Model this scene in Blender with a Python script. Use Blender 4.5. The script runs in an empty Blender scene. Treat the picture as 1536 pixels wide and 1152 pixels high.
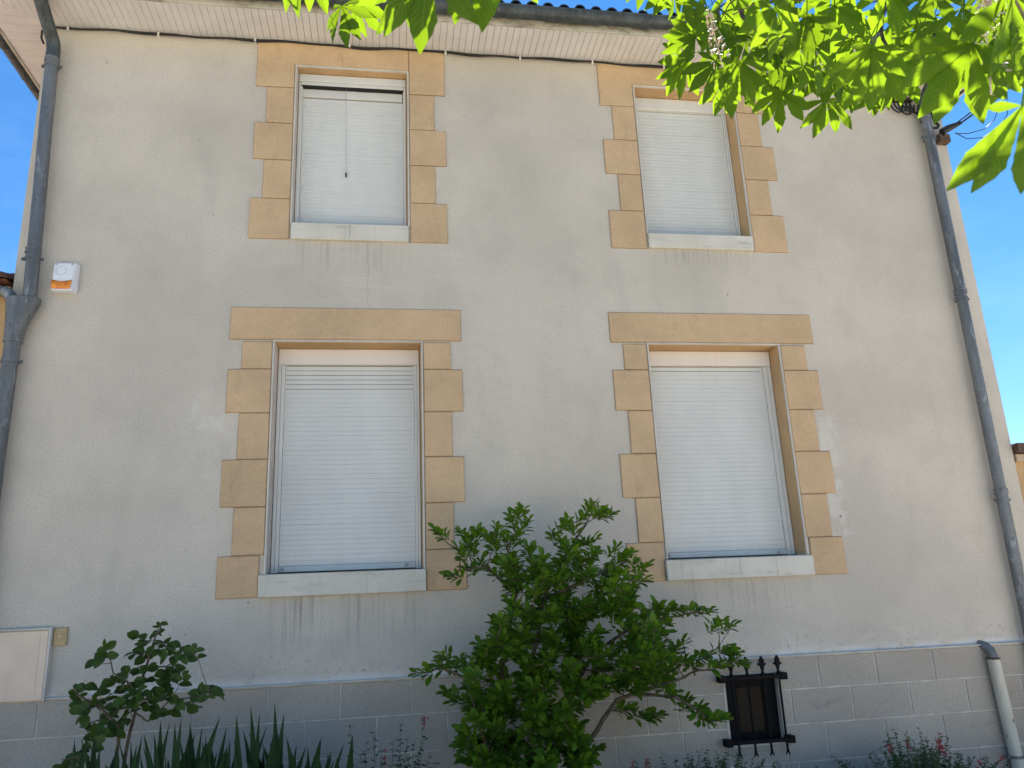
import bpy, bmesh, math, random
from mathutils import Vector, Matrix
random.seed(11)
SC = bpy.context.scene
COL = SC.collection
R = math.radians
PI = math.pi

# ------------------------------------------------------------------ camera, sky, sun, exposure
cam_d = bpy.data.cameras.new('camera')
cam = bpy.data.objects.new('camera', cam_d)
COL.objects.link(cam)
cam_d.sensor_width = 36.0
cam_d.lens = 27.615
cam_d.clip_start = 0.05
cam_d.clip_end = 2000
rx, ux, fx = (0.987929, -0.149081, -0.042084), (0.00049, -0.268663, 0.963234), (0.154906, 0.951628, 0.265347)
cam.matrix_world = Matrix(((rx[0], ux[0], -fx[0], 0.0), (rx[1], ux[1], -fx[1], -5.8586), (rx[2], ux[2], -fx[2], 1.6), (0, 0, 0, 1)))
cam_d.dof.use_dof = True
cam_d.dof.focus_distance = 6.0
cam_d.dof.aperture_fstop = 8.5
SC.camera = cam

SUN_EL, SUN_AZ = 58.0, 28.0            # degrees; azimuth from +Y towards +X: the sun stands behind the house
world = bpy.data.worlds.new('World')
SC.world = world
world.use_nodes = True
wn, wl = world.node_tree.nodes, world.node_tree.links
wn.clear()
w_out = wn.new('ShaderNodeOutputWorld')
w_bg = wn.new('ShaderNodeBackground')
w_sky = wn.new('ShaderNodeTexSky')
w_sky.sky_type = 'NISHITA'
w_sky.sun_disc = False
w_sky.sun_elevation = R(SUN_EL)
w_sky.sun_rotation = R(SUN_AZ)
w_sky.air_density = 1.0
w_sky.dust_density = 0.0
w_sky.ozone_density = 4.0
# thin streaky cirrus over the clear sky
w_tc = wn.new('ShaderNodeTexCoord')
w_mp = wn.new('ShaderNodeMapping'); w_mp.inputs['Scale'].default_value = (2.2, 1.4, 7.0); w_mp.inputs['Rotation'].default_value = (0.2, 0.5, 0.3)
w_nz = wn.new('ShaderNodeTexNoise'); w_nz.inputs['Scale'].default_value = 1.7; w_nz.inputs['Detail'].default_value = 7; w_nz.inputs['Roughness'].default_value = 0.6
w_rp = wn.new('ShaderNodeMapRange'); w_rp.inputs['From Min'].default_value = 0.50; w_rp.inputs['From Max'].default_value = 0.85
w_rp.inputs['To Max'].default_value = 0.14
w_mx = wn.new('ShaderNodeMix'); w_mx.data_type = 'RGBA'
w_mx.inputs[7].default_value = (5.0, 7.0, 9.0, 1)
w_gm = wn.new('ShaderNodeHueSaturation'); w_gm.inputs['Saturation'].default_value = 1.24
wl.new(w_tc.outputs['Generated'], w_mp.inputs['Vector'])
wl.new(w_mp.outputs[0], w_nz.inputs['Vector'])
wl.new(w_nz.outputs[0], w_rp.inputs['Value'])
wl.new(w_rp.outputs[0], w_mx.inputs[0])
wl.new(w_sky.outputs[0], w_gm.inputs['Color'])
wl.new(w_gm.outputs[0], w_mx.inputs[6])
wl.new(w_mx.outputs[2], w_bg.inputs['Color'])
w_bg.inputs['Strength'].default_value = 0.050
wl.new(w_bg.outputs[0], w_out.inputs['Surface'])

sun_d = bpy.data.lights.new('sun', 'SUN')
sun_d.energy = 5.0
sun_d.angle = R(0.53)
sun_d.color = (1.0, 0.94, 0.85)
sun = bpy.data.objects.new('sun', sun_d)
COL.objects.link(sun)
_s = Vector((math.sin(R(SUN_AZ)) * math.cos(R(SUN_EL)), math.cos(R(SUN_AZ)) * math.cos(R(SUN_EL)), math.sin(R(SUN_EL))))
sun.rotation_euler = _s.to_track_quat('Z', 'Y').to_euler()
sun.location = _s * 40

SC.view_settings.view_transform = 'Standard'
SC.view_settings.look = 'None'
SC.view_settings.exposure = 2.0
SC.view_settings.gamma = 1.0
SC.view_settings.use_curve_mapping = False
SC.render.engine = 'CYCLES'
SC.cycles.max_bounces = 8
SC.cycles.transparent_max_bounces = 8
SC.cycles.use_denoising = True

# ------------------------------------------------------------------ mesh builder
class MB:
    def __init__(s):
        s.v, s.f, s.uv = [], [], []
    def add(s, vs, fs, uvs=None):
        o = len(s.v)
        s.v += [tuple(v) for v in vs]
        s.f += [tuple(i + o for i in f) for f in fs]
        s.uv += list(uvs) if uvs else [(0.0, 0.0)] * len(vs)
    def box(s, x0, x1, y0, y1, z0, z1):
        s.add([(x0, y0, z0), (x1, y0, z0), (x1, y1, z0), (x0, y1, z0), (x0, y0, z1), (x1, y0, z1), (x1, y1, z1), (x0, y1, z1)],
              [(3, 2, 1, 0), (4, 5, 6, 7), (0, 1, 5, 4), (1, 2, 6, 5), (2, 3, 7, 6), (3, 0, 4, 7)])
    def slab(s, outline, y0, y1, ch=0.004):
        # a plate lying in the XZ plane, face at y0 (towards the viewer), back at y1, arris chamfered by ch; outline counter-clockwise seen from -Y
        n = len(outline)
        ins = []
        for i in range(n):
            p, q, r = Vector(outline[i - 1]), Vector(outline[i]), Vector(outline[(i + 1) % n])
            a, b = (q - p).normalized(), (r - q).normalized()
            na, nb = Vector((-a.y, a.x)), Vector((-b.y, b.x))
            d = na + nb
            k = ch * 2 / max(d.length_squared, 0.2)
            ins.append(q + d * k)
        vs = [(p[0], y1, p[1]) for p in outline] + [(p[0], y0 + ch, p[1]) for p in outline] + [(p.x, y0, p.y) for p in ins]
        fs = [tuple(reversed(range(n))), tuple(range(2 * n, 3 * n))]
        for i in range(n):
            j = (i + 1) % n
            fs.append((i, j, n + j, n + i))
            fs.append((n + i, n + j, 2 * n + j, 2 * n + i))
        s.add(vs, fs)
    def rslab(s, x0, x1, z0, z1, y0, y1, ch=0.004):
        s.slab([(x0, z0), (x1, z0), (x1, z1), (x0, z1)], y0, y1, ch)
    def tube(s, pts, radii, n=8, caps=True):
        pts = [Vector(p) for p in pts]
        if not isinstance(radii, (list, tuple)):
            radii = [radii] * len(pts)
        vs, fs = [], []
        t0 = (pts[1] - pts[0]).normalized()
        up = Vector((0, 0, 1)) if abs(t0.z) < 0.9 else Vector((0, 1, 0))
        a = t0.cross(up).normalized()
        for i, p in enumerate(pts):
            if i == 0: t = t0
            elif i == len(pts) - 1: t = (pts[i] - pts[i - 1]).normalized()
            else: t = ((pts[i] - pts[i - 1]).normalized() + (pts[i + 1] - pts[i]).normalized()).normalized()
            a = (a - t * a.dot(t)).normalized()
            b = t.cross(a)
            for k in range(n):
                c = 2 * PI * k / n
                vs.append(p + (a * math.cos(c) + b * math.sin(c)) * radii[i])
        for i in range(len(pts) - 1):
            for k in range(n):
                j = (k + 1) % n
                fs.append((i * n + k, i * n + j, (i + 1) * n + j, (i + 1) * n + k))
        if caps:
            fs.append(tuple(reversed(range(n))))
            fs.append(tuple(range((len(pts) - 1) * n, len(pts) * n)))
        s.add(vs, fs)
    def lathe(s, o, axis, prof, n=16):
        # prof: (distance along axis, radius)
        o, axis = Vector(o), Vector(axis).normalized()
        s.tube([o + axis * (d + 1e-5 * i) for i, (d, r) in enumerate(prof)], [max(r, 1e-4) for d, r in prof], n)
    def mesh(s, name, smooth=None):
        me = bpy.data.meshes.new(name)
        me.from_pydata(s.v, [], s.f)
        uvl = me.uv_layers.new(name='UVMap')
        for lp in me.loops:
            uvl.data[lp.index].uv = s.uv[lp.vertex_index]
        if smooth is not None:
            me.polygons.foreach_set('use_smooth', [True] * len(me.polygons))
            me.set_sharp_from_angle(angle=R(smooth))
        me.update()
        return me

def link(name, me, mat, parent=None, smooth=None, loc=None, M=None):
    """One object. Coordinates are world coordinates whatever the parent (all parents are unrotated)."""
    if isinstance(me, MB):
        me = me.mesh(name, smooth)
    if mat is not None and not me.materials:
        me.materials.append(mat)
    o = bpy.data.objects.new(name, me)
    COL.objects.link(o)
    if M is not None: o.matrix_basis = M
    elif loc is not None: o.location = loc
    if parent is not None:
        o.parent = parent
        o.matrix_parent_inverse = Matrix.Translation(-Vector(parent.get('_at', (0, 0, 0))))
    return o

def tag(o, label=None, cat=None, group=None, kind=None):
    if label: o['label'] = label
    if cat: o['category'] = cat
    if group: o['group'] = group
    if kind: o['kind'] = kind
    return o

def thing(name, at, label, cat, group=None):
    o = bpy.data.objects.new(name, None)
    COL.objects.link(o)
    o.location = at
    o['_at'] = tuple(at)
    o.empty_display_size = 0.2
    return tag(o, label, cat, group)

# ------------------------------------------------------------------ material helpers
class NT:
    def __init__(s, name):
        s.m = bpy.data.materials.new(name)
        s.m.use_nodes = True
        s.t = s.m.node_tree
        s.t.nodes.clear()
        s.out = s.t.nodes.new('ShaderNodeOutputMaterial')
        s.b = s.t.nodes.new('ShaderNodeBsdfPrincipled')
        s.t.links.new(s.b.outputs[0], s.out.inputs['Surface'])
        s.tc = s.t.nodes.new('ShaderNodeTexCoord')
    def L(s, a, b): s.t.links.new(a, b)
    def val(s, sock, v):
        if isinstance(v, (int, float)): sock.default_value = v
        elif isinstance(v, tuple): sock.default_value = v if len(v) != 3 or sock.type == 'VECTOR' else (*v, 1)
        else: s.L(v, sock)
    def math(s, op, a, b=0.0, c=None):
        n = s.t.nodes.new('ShaderNodeMath'); n.operation = op
        s.val(n.inputs[0], a); s.val(n.inputs[1], b)
        if c is not None: s.val(n.inputs[2], c)
        return n.outputs[0]
    def ss(s, v, a, b, lo=0.0, hi=1.0):
        n = s.t.nodes.new('ShaderNodeMapRange'); n.interpolation_type = 'SMOOTHSTEP'
        s.val(n.inputs['Value'], v)
        if a > b: a, b, lo, hi = b, a, hi, lo
        n.inputs['From Min'].default_value = a; n.inputs['From Max'].default_value = b
        n.inputs['To Min'].default_value = lo; n.inputs['To Max'].default_value = hi
        return n.outputs[0]
    def mul(s, *a):
        r = a[0]
        for x in a[1:]: r = s.math('MULTIPLY', r, x)
        return r
    def coord(s, scale=(1, 1, 1), src='Object', loc=(0, 0, 0), rot=(0, 0, 0)):
        n = s.t.nodes.new('ShaderNodeMapping')
        n.inputs['Scale'].default_value = scale; n.inputs['Location'].default_value = loc; n.inputs['Rotation'].default_value = rot
        if src == 'World':
            g = s.t.nodes.new('ShaderNodeNewGeometry'); s.L(g.outputs['Position'], n.inputs['Vector'])
        else: s.L(s.tc.outputs[src], n.inputs['Vector'])
        return n.outputs[0]
    def noise(s, vec, scale=5, detail=3, rough=0.5, out=0, dist=0.0):
        n = s.t.nodes.new('ShaderNodeTexNoise')
        s.L(vec, n.inputs['Vector'])
        n.inputs['Scale'].default_value = scale; n.inputs['Detail'].default_value = detail
        n.inputs['Roughness'].default_value = rough; n.inputs['Distortion'].default_value = dist
        return n.outputs[out]
    def voro(s, vec, scale=5, feature='F1', rnd=1.0):
        n = s.t.nodes.new('ShaderNodeTexVoronoi'); n.feature = feature
        s.L(vec, n.inputs['Vector']); n.inputs['Scale'].default_value = scale; n.inputs['Randomness'].default_value = rnd
        return n
    def mix(s, fac, a, b, mode='MIX'):
        n = s.t.nodes.new('ShaderNodeMix'); n.data_type = 'RGBA'; n.blend_type = mode
        s.val(n.inputs[0], fac)
        s.val(n.inputs[6], a); s.val(n.inputs[7], b)
        return n.outputs[2]
    def xyz(s, src='World'):
        n = s.t.nodes.new('ShaderNodeSeparateXYZ')
        if src == 'World':
            g = s.t.nodes.new('ShaderNodeNewGeometry'); s.L(g.outputs['Position'], n.inputs[0])
        else: s.L(s.tc.outputs[src], n.inputs[0])
        return n.outputs
    def rand(s):
        return s.t.nodes.new('ShaderNodeObjectInfo').outputs['Random']
    def bump(s, h, strength=0.3, dist=0.01, prev=None):
        n = s.t.nodes.new('ShaderNodeBump')
        n.inputs['Strength'].default_value = strength; n.inputs['Distance'].default_value = dist
        s.L(h, n.inputs['Height'])
        if prev is not None: s.L(prev, n.inputs['Normal'])
        s.L(n.outputs[0], s.b.inputs['Normal'])
        return n.outputs[0]
    def base(s, c): s.val(s.b.inputs['Base Color'], c)
    def set(s, rough=0.6, metal=0.0, spec=0.5):
        s.val(s.b.inputs['Roughness'], rough); s.val(s.b.inputs['Metallic'], metal)
        s.b.inputs['Specular IOR Level'].default_value = spec

def simple(name, c, rough=0.6, metal=0.0, var=0.12, scale=8, grain=0.0, spec=0.5, per_obj=0.0):
    n = NT(name)
    v = n.noise(n.coord(src='World'), scale, 5, 0.6)
    dark = tuple(x * (1 - var * 1.6) for x in c); lite = tuple(min(1, x * (1 + var)) for x in c)
    col = n.mix(n.ss(v, 0.3, 0.7), dark, lite)
    if per_obj:
        r = n.rand()
        col = n.mix(n.math('MULTIPLY', r, per_obj), col, tuple(x * 0.55 for x in c))
    n.base(col); n.set(rough, metal, spec)
    if grain:
        n.bump(n.noise(n.coord(src='World'), 260, 3, 0.6), grain, 0.004)
    return n.m
CHESTNUT_LEAVES = [
(-0.16,-3.52,3.62,-0.0,0.27,-0.96,-0.52,-0.83,-0.23,0.138,0),
(-0.12,-3.35,3.79,0.58,0.23,-0.78,-0.45,-0.71,-0.54,0.14,0),
(-0.27,-3.83,3.49,-0.09,0.28,-0.96,-0.74,-0.66,-0.13,0.146,1),
(-0.27,-3.45,3.82,0.34,0.2,-0.92,-0.13,-0.96,-0.26,0.152,3),
(0.07,-4.69,2.72,-0.0,0.27,-0.96,-0.16,-0.95,-0.27,0.154,1),
(0.04,-4.63,2.76,-0.32,0.4,-0.86,0.57,-0.64,-0.51,0.139,3),
(0.15,-4.59,2.87,-0.14,0.29,-0.95,0.05,-0.95,-0.3,0.153,0),
(0.19,-4.68,2.79,0.01,0.36,-0.93,-0.13,-0.92,-0.36,0.155,1),
(1.14,-3.5,3.61,-0.84,0.36,-0.42,0.14,-0.6,-0.79,0.14,3),
(1.23,-3.34,3.76,-0.49,-0.16,0.86,-0.42,-0.82,-0.39,0.15,1),
(1.21,-3.25,3.72,-0.77,0.19,-0.61,0.41,-0.58,-0.7,0.148,0),
(1.2,-3.27,3.69,-0.24,0.39,-0.89,-0.68,-0.72,-0.14,0.152,2),
(1.16,-3.6,3.43,-0.16,0.38,-0.91,0.06,-0.92,-0.4,0.155,3),
(1.07,-3.92,3.18,0.15,0.14,-0.98,-0.39,-0.9,-0.19,0.148,2),
(1.53,-2.95,3.86,-0.4,0.4,-0.82,-0.29,-0.91,-0.3,0.154,2),
(1.32,-3.36,3.55,0.26,0.22,-0.94,-0.26,-0.92,-0.29,0.152,1),
(1.36,-3.53,3.45,0.19,0.33,-0.92,-0.05,-0.94,-0.35,0.138,3),
(1.37,-3.64,3.29,-0.06,0.23,-0.97,-0.41,-0.89,-0.18,0.144,3),
(1.32,-3.94,3.23,0.27,0.31,-0.91,0.11,-0.95,-0.3,0.154,3),
(1.05,-4.19,3.14,0.11,0.44,-0.89,-0.01,-0.9,-0.44,0.138,3),
(1.83,-2.64,4.07,0.42,0.18,-0.89,-0.85,-0.26,-0.45,0.159,0),
(1.64,-3.49,3.38,-0.13,0.33,-0.93,-0.08,-0.94,-0.33,0.141,1),
(1.97,-3.06,3.69,0.63,0.11,-0.76,-0.38,-0.82,-0.43,0.151,3),
(1.58,-3.63,3.42,0.34,0.2,-0.92,-0.15,-0.95,-0.26,0.157,0),
(1.54,-3.53,3.5,0.01,0.36,-0.93,-0.23,-0.91,-0.36,0.158,3),
(1.45,-3.59,3.44,-0.49,0.31,-0.81,-0.14,-0.95,-0.28,0.145,2),
(1.62,-3.66,3.42,-0.16,0.38,-0.91,0.71,-0.6,-0.37,0.156,2),
(1.2,-4.34,2.9,-0.32,0.4,-0.86,-0.67,-0.73,-0.09,0.143,0),
(1.3,-4.23,2.98,0.34,0.2,-0.92,-0.58,-0.73,-0.37,0.146,2),
(2.06,-3.4,3.63,0.42,0.18,-0.89,-0.5,-0.77,-0.39,0.151,3),
(1.78,-3.72,3.38,-0.32,0.4,-0.86,-0.05,-0.91,-0.4,0.149,3),
(2.05,-3.28,3.67,-0.07,0.37,-0.92,-0.39,-0.86,-0.32,0.157,0),
(1.54,-3.84,3.25,0.17,0.24,-0.96,-0.21,-0.94,-0.27,0.139,2),
(1.05,-4.79,2.54,-0.46,0.31,-0.83,-0.19,-0.95,-0.25,0.148,1),
(1.13,-4.69,2.62,0.23,0.37,-0.9,-0.49,-0.76,-0.43,0.148,2),
(1.3,-4.57,2.74,0.65,0.2,-0.73,-0.6,-0.46,-0.66,0.147,3),
(0.88,-5.02,2.24,0.01,0.32,-0.95,-0.19,-0.93,-0.31,0.141,4),
(1.72,-3.99,3.34,-0.16,0.38,-0.91,-0.08,-0.92,-0.38,0.15,3),
(1.65,-4.17,3.21,0.35,0.3,-0.89,-0.43,-0.79,-0.43,0.147,2),
(1.3,-4.62,2.76,-0.0,0.27,-0.96,0.29,-0.92,-0.26,0.143,0),
(1.31,-4.65,2.71,0.19,0.33,-0.92,-0.56,-0.74,-0.38,0.154,2),
(1.75,-3.81,3.5,0.01,0.36,-0.93,-0.14,-0.92,-0.36,0.154,2),
(1.21,-4.09,3.22,0.01,0.36,-0.93,-0.57,-0.76,-0.31,0.141,2),
(1.37,-4.0,3.34,0.2,0.42,-0.89,-0.25,-0.85,-0.46,0.157,3),
(1.53,-3.9,3.41,-0.24,0.39,-0.89,0.19,-0.88,-0.44,0.158,3),
(1.3,-3.31,3.92,-0.64,0.3,-0.71,0.13,-0.87,-0.48,0.158,3),
(1.23,-3.53,3.69,-0.0,0.27,-0.96,-0.2,-0.94,-0.26,0.158,0),
(1.33,-3.54,3.61,0.01,0.36,-0.93,0.15,-0.92,-0.36,0.158,3),
(1.77,-3.56,3.45,0.14,0.25,-0.96,-0.21,-0.94,-0.27,0.14,0),
(2.02,-3.38,3.61,-0.26,0.3,-0.92,0.27,-0.89,-0.36,0.152,2),
(2.2,-3.27,3.72,0.34,0.2,-0.92,-0.76,-0.52,-0.39,0.149,1),
(2.18,-3.1,3.78,-0.09,0.28,-0.96,0.06,-0.96,-0.29,0.146,0),
(2.02,-3.13,3.77,0.26,0.22,-0.94,-0.11,-0.96,-0.25,0.149,1),
(1.39,-2.81,4.47,-0.0,0.27,-0.96,0.49,-0.84,-0.23,0.148,3),
(1.23,-2.83,4.51,-0.09,0.28,-0.96,-0.07,-0.96,-0.28,0.153,3),
(1.28,-2.98,4.32,-0.76,0.29,-0.59,0.02,-0.89,-0.46,0.14,2),
(1.71,-3.89,3.33,0.26,0.22,-0.94,-0.14,-0.96,-0.26,0.143,1),
(1.25,-3.83,3.32,-0.0,0.27,-0.96,0.12,-0.96,-0.27,0.138,0),
(1.35,-3.79,3.41,0.35,0.3,-0.89,-0.02,-0.95,-0.32,0.142,1),
(1.46,-3.93,3.28,0.01,0.36,-0.93,-0.39,-0.85,-0.34,0.144,3),
(1.07,-4.87,2.58,0.34,0.2,-0.92,-0.01,-0.98,-0.22,0.151,1),
(1.68,-4.05,3.39,0.01,0.36,-0.93,-0.23,-0.91,-0.36,0.157,1),
(1.5,-4.07,3.35,0.17,0.24,-0.96,-0.3,-0.91,-0.28,0.147,2),
(1.24,-3.64,3.71,0.17,0.24,-0.96,-0.7,-0.65,-0.29,0.153,2),
(1.18,-3.96,3.43,0.01,0.36,-0.93,-0.27,-0.9,-0.35,0.142,3),
(1.42,-3.94,3.49,0.17,0.24,-0.96,-0.36,-0.89,-0.29,0.156,0),
(2.49,-2.51,5.33,0.39,0.26,-0.88,-0.77,-0.43,-0.47,0.138,1),
(2.79,-2.29,5.72,0.02,0.27,-0.96,-0.25,-0.93,-0.27,0.146,3),
(1.36,-3.42,4.32,-0.22,0.09,-0.97,0.05,-0.99,-0.1,0.14,2),
(1.86,-2.96,4.29,0.9,-0.05,-0.43,-0.39,-0.5,-0.77,0.146,3),
(3.69,-2.99,5.09,0.75,-0.15,-0.65,-0.59,-0.6,-0.54,0.143,0),
(1.98,-2.46,5.12,0.74,0.17,-0.65,-0.46,-0.58,-0.67,0.143,2),
(3.41,-2.35,5.29,0.08,0.0,-1.0,-0.82,0.57,-0.06,0.146,2),
(2.23,-2.3,4.82,-0.17,0.39,-0.9,0.06,-0.91,-0.41,0.157,0),
(2.08,-3.37,4.25,0.66,-0.03,-0.75,0.75,-0.02,0.66,0.139,3),
(2.52,-3.09,4.33,0.8,-0.07,-0.6,-0.58,0.21,-0.79,0.155,1),
(3.31,-3.29,4.66,-0.23,0.11,-0.97,0.9,0.41,-0.17,0.157,1),
(2.27,-3.29,4.62,0.43,0.28,-0.86,-0.69,-0.52,-0.51,0.151,2),
(3.26,-3.08,4.65,0.49,0.26,-0.83,-0.51,-0.68,-0.52,0.154,3),
(2.31,-2.97,4.09,0.92,0.13,-0.38,-0.39,0.06,-0.92,0.139,2),
(1.28,-3.42,3.77,0.4,0.44,-0.81,-0.44,-0.68,-0.59,0.141,1),
(2.51,-2.28,5.25,0.42,0.2,-0.88,0.02,-0.98,-0.22,0.14,3),
(1.58,-3.35,4.4,-0.91,0.05,-0.4,0.38,-0.29,-0.88,0.142,0),
(2.58,-2.02,5.49,0.81,0.04,-0.58,-0.29,-0.84,-0.47,0.154,2),
(2.21,-3.31,3.78,0.71,-0.03,-0.71,-0.4,-0.84,-0.37,0.146,1),
(1.89,-3.5,4.05,0.79,-0.16,-0.6,-0.62,-0.3,-0.73,0.144,0),
(1.86,-2.91,4.76,-0.61,0.41,-0.68,0.42,-0.56,-0.71,0.146,3),
(2.32,-2.57,5.43,-0.19,0.38,-0.9,0.95,-0.17,-0.27,0.159,1),
(3.41,-3.02,4.3,0.07,0.42,-0.9,-0.02,-0.91,-0.42,0.156,1),
(1.41,-3.1,3.87,0.67,0.34,-0.66,-0.3,-0.69,-0.66,0.151,0),
(2.13,-3.12,4.4,-0.86,0.02,-0.51,0.3,-0.79,-0.54,0.146,0),
(1.68,-2.8,4.87,-0.77,0.03,-0.63,0.46,-0.66,-0.6,0.14,1),
(1.51,-2.86,4.85,-0.86,-0.0,-0.51,0.33,-0.76,-0.55,0.139,1),
(3.84,-2.5,4.88,-0.79,0.23,-0.57,0.41,-0.49,-0.77,0.155,2),
(1.76,-3.6,4.15,0.78,0.07,-0.62,-0.54,-0.42,-0.73,0.142,0),
(2.64,-2.83,5.09,-0.86,0.16,-0.48,0.34,-0.53,-0.78,0.147,1),
(2.69,-3.52,4.3,-0.92,0.29,-0.25,0.12,-0.41,-0.9,0.151,2),
(1.83,-2.76,4.55,-0.81,0.56,-0.17,-0.41,-0.75,-0.52,0.152,2),
(3.41,-2.83,4.46,-0.59,0.13,-0.79,0.67,-0.46,-0.58,0.147,3),
(3.42,-2.65,4.81,0.63,-0.03,-0.78,-0.7,-0.47,-0.54,0.153,1),
(3.1,-3.01,4.23,-0.65,0.25,-0.72,0.02,-0.94,-0.34,0.147,1),
(1.68,-2.7,5.19,-0.5,0.47,-0.72,-0.36,-0.88,-0.33,0.141,3),
(2.65,-3.7,3.86,0.89,0.31,-0.32,-0.09,-0.58,-0.81,0.14,2),
(2.48,-2.64,5.1,-0.66,0.15,-0.74,0.23,-0.89,-0.39,0.141,3),
(2.81,-3.36,4.16,0.34,-0.04,-0.94,0.05,-1.0,0.06,0.148,0),
(3.84,-2.22,4.94,-0.02,0.5,-0.87,0.14,-0.86,-0.5,0.158,3),
(2.16,-2.83,4.24,0.93,-0.07,-0.37,-0.12,-0.98,-0.13,0.14,1),
(4.17,-2.36,4.88,-0.76,0.1,-0.64,0.14,-0.94,-0.32,0.151,3),
(1.62,-3.07,3.98,0.93,-0.11,-0.36,-0.36,-0.02,-0.93,0.142,0),
(2.05,-3.63,4.14,-0.91,0.37,-0.21,0.3,0.22,-0.93,0.141,1),
(2.06,-3.42,3.63,-0.12,0.53,-0.84,-0.84,-0.5,-0.2,0.139,0),
(2.16,-2.55,5.12,-0.49,0.41,-0.77,-0.04,-0.89,-0.45,0.146,2),
(1.76,-3.27,4.2,-0.82,0.23,-0.53,0.4,-0.44,-0.8,0.152,3),
(2.41,-2.91,4.42,0.86,0.31,-0.4,-0.47,0.78,-0.41,0.142,3),
(3.1,-2.23,5.15,0.06,0.27,-0.96,-0.04,-0.96,-0.27,0.143,3),
(2.18,-2.48,5.51,0.7,0.12,-0.71,-0.61,-0.41,-0.67,0.146,2),
(2.77,-3.16,4.27,-0.42,0.39,-0.82,-0.83,-0.53,0.17,0.14,0),
(3.69,-2.56,5.47,0.14,0.14,-0.98,0.11,-0.99,-0.13,0.157,0),
(1.23,-4.27,3.47,0.22,0.53,-0.82,-0.63,-0.56,-0.54,0.139,0),
(1.2,-3.8,3.91,0.04,0.43,-0.9,-0.19,-0.88,-0.43,0.159,1),
(0.91,-4.31,3.37,-0.04,0.45,-0.89,0.21,-0.87,-0.45,0.141,1),
(1.42,-4.11,3.44,-0.56,0.6,-0.56,-0.71,-0.7,-0.04,0.139,1),
(1.51,-4.04,3.95,-0.91,0.01,-0.42,0.16,-0.92,-0.36,0.145,3),
(0.8,-4.22,3.67,0.5,0.45,-0.74,0.18,-0.89,-0.42,0.142,2),
(0.96,-3.58,4.05,0.48,0.45,-0.75,-0.45,-0.61,-0.65,0.146,2),
(1.8,-3.86,4.15,0.97,-0.05,-0.23,-0.06,-1.0,-0.06,0.157,0),
(1.77,-3.85,3.79,-0.83,0.33,-0.45,0.46,-0.06,-0.88,0.154,0),
(0.9,-4.17,3.68,-0.53,0.03,-0.84,0.14,-0.98,-0.12,0.143,2),
(1.28,-3.89,3.92,-0.95,0.31,-0.04,-0.06,-0.3,-0.95,0.144,3),
(1.03,-4.25,3.67,0.97,0.23,-0.05,0.13,-0.71,-0.69,0.143,2),
(0.74,-4.03,3.79,-0.98,0.09,-0.17,0.08,0.99,0.07,0.155,2),
(0.75,-4.06,3.67,0.91,-0.16,-0.39,-0.42,-0.45,-0.79,0.153,2),
(-0.22,-4.12,3.33,0.14,0.01,-0.99,-0.91,-0.4,-0.13,0.151,1),
(-0.45,-3.27,4.27,-0.13,0.6,-0.79,-0.32,-0.78,-0.53,0.151,2),
(0.18,-4.53,2.98,-0.88,0.02,-0.47,0.3,-0.75,-0.59,0.144,1),
(0.44,-4.22,3.46,-0.33,0.6,-0.73,0.11,-0.74,-0.66,0.142,1),
(-0.13,-3.84,3.93,0.03,0.04,-1.0,0.08,-1.0,-0.04,0.138,1),
(-0.27,-3.68,4.14,-0.7,0.21,-0.68,0.45,-0.6,-0.66,0.156,2),
(0.48,-3.53,4.3,-0.01,0.21,-0.98,0.94,-0.32,-0.08,0.158,3),
(-0.33,-4.18,3.47,-0.92,0.3,-0.23,-0.17,-0.87,-0.47,0.151,1),
(-0.28,-3.28,4.38,0.9,0.23,-0.36,-0.16,-0.6,-0.79,0.157,0),
(0.05,-3.78,3.87,0.76,0.11,-0.64,-0.59,-0.28,-0.76,0.157,1),
(-0.04,-4.21,3.28,0.5,0.14,-0.85,-0.85,-0.13,-0.52,0.141,1),
(-0.06,-3.43,4.46,-0.76,0.47,-0.45,0.38,-0.24,-0.89,0.149,3),
(-0.1,-4.44,3.23,-0.79,0.53,-0.32,0.29,-0.14,-0.95,0.153,3),
(0.3,-3.92,3.83,-0.61,0.32,-0.72,-0.32,-0.93,-0.15,0.142,0),
(-0.16,-4.6,2.96,-0.48,0.62,-0.62,0.26,-0.57,-0.78,0.141,0),
(0.17,-3.9,3.86,0.92,-0.09,-0.39,-0.32,-0.76,-0.56,0.144,2)]
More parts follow.
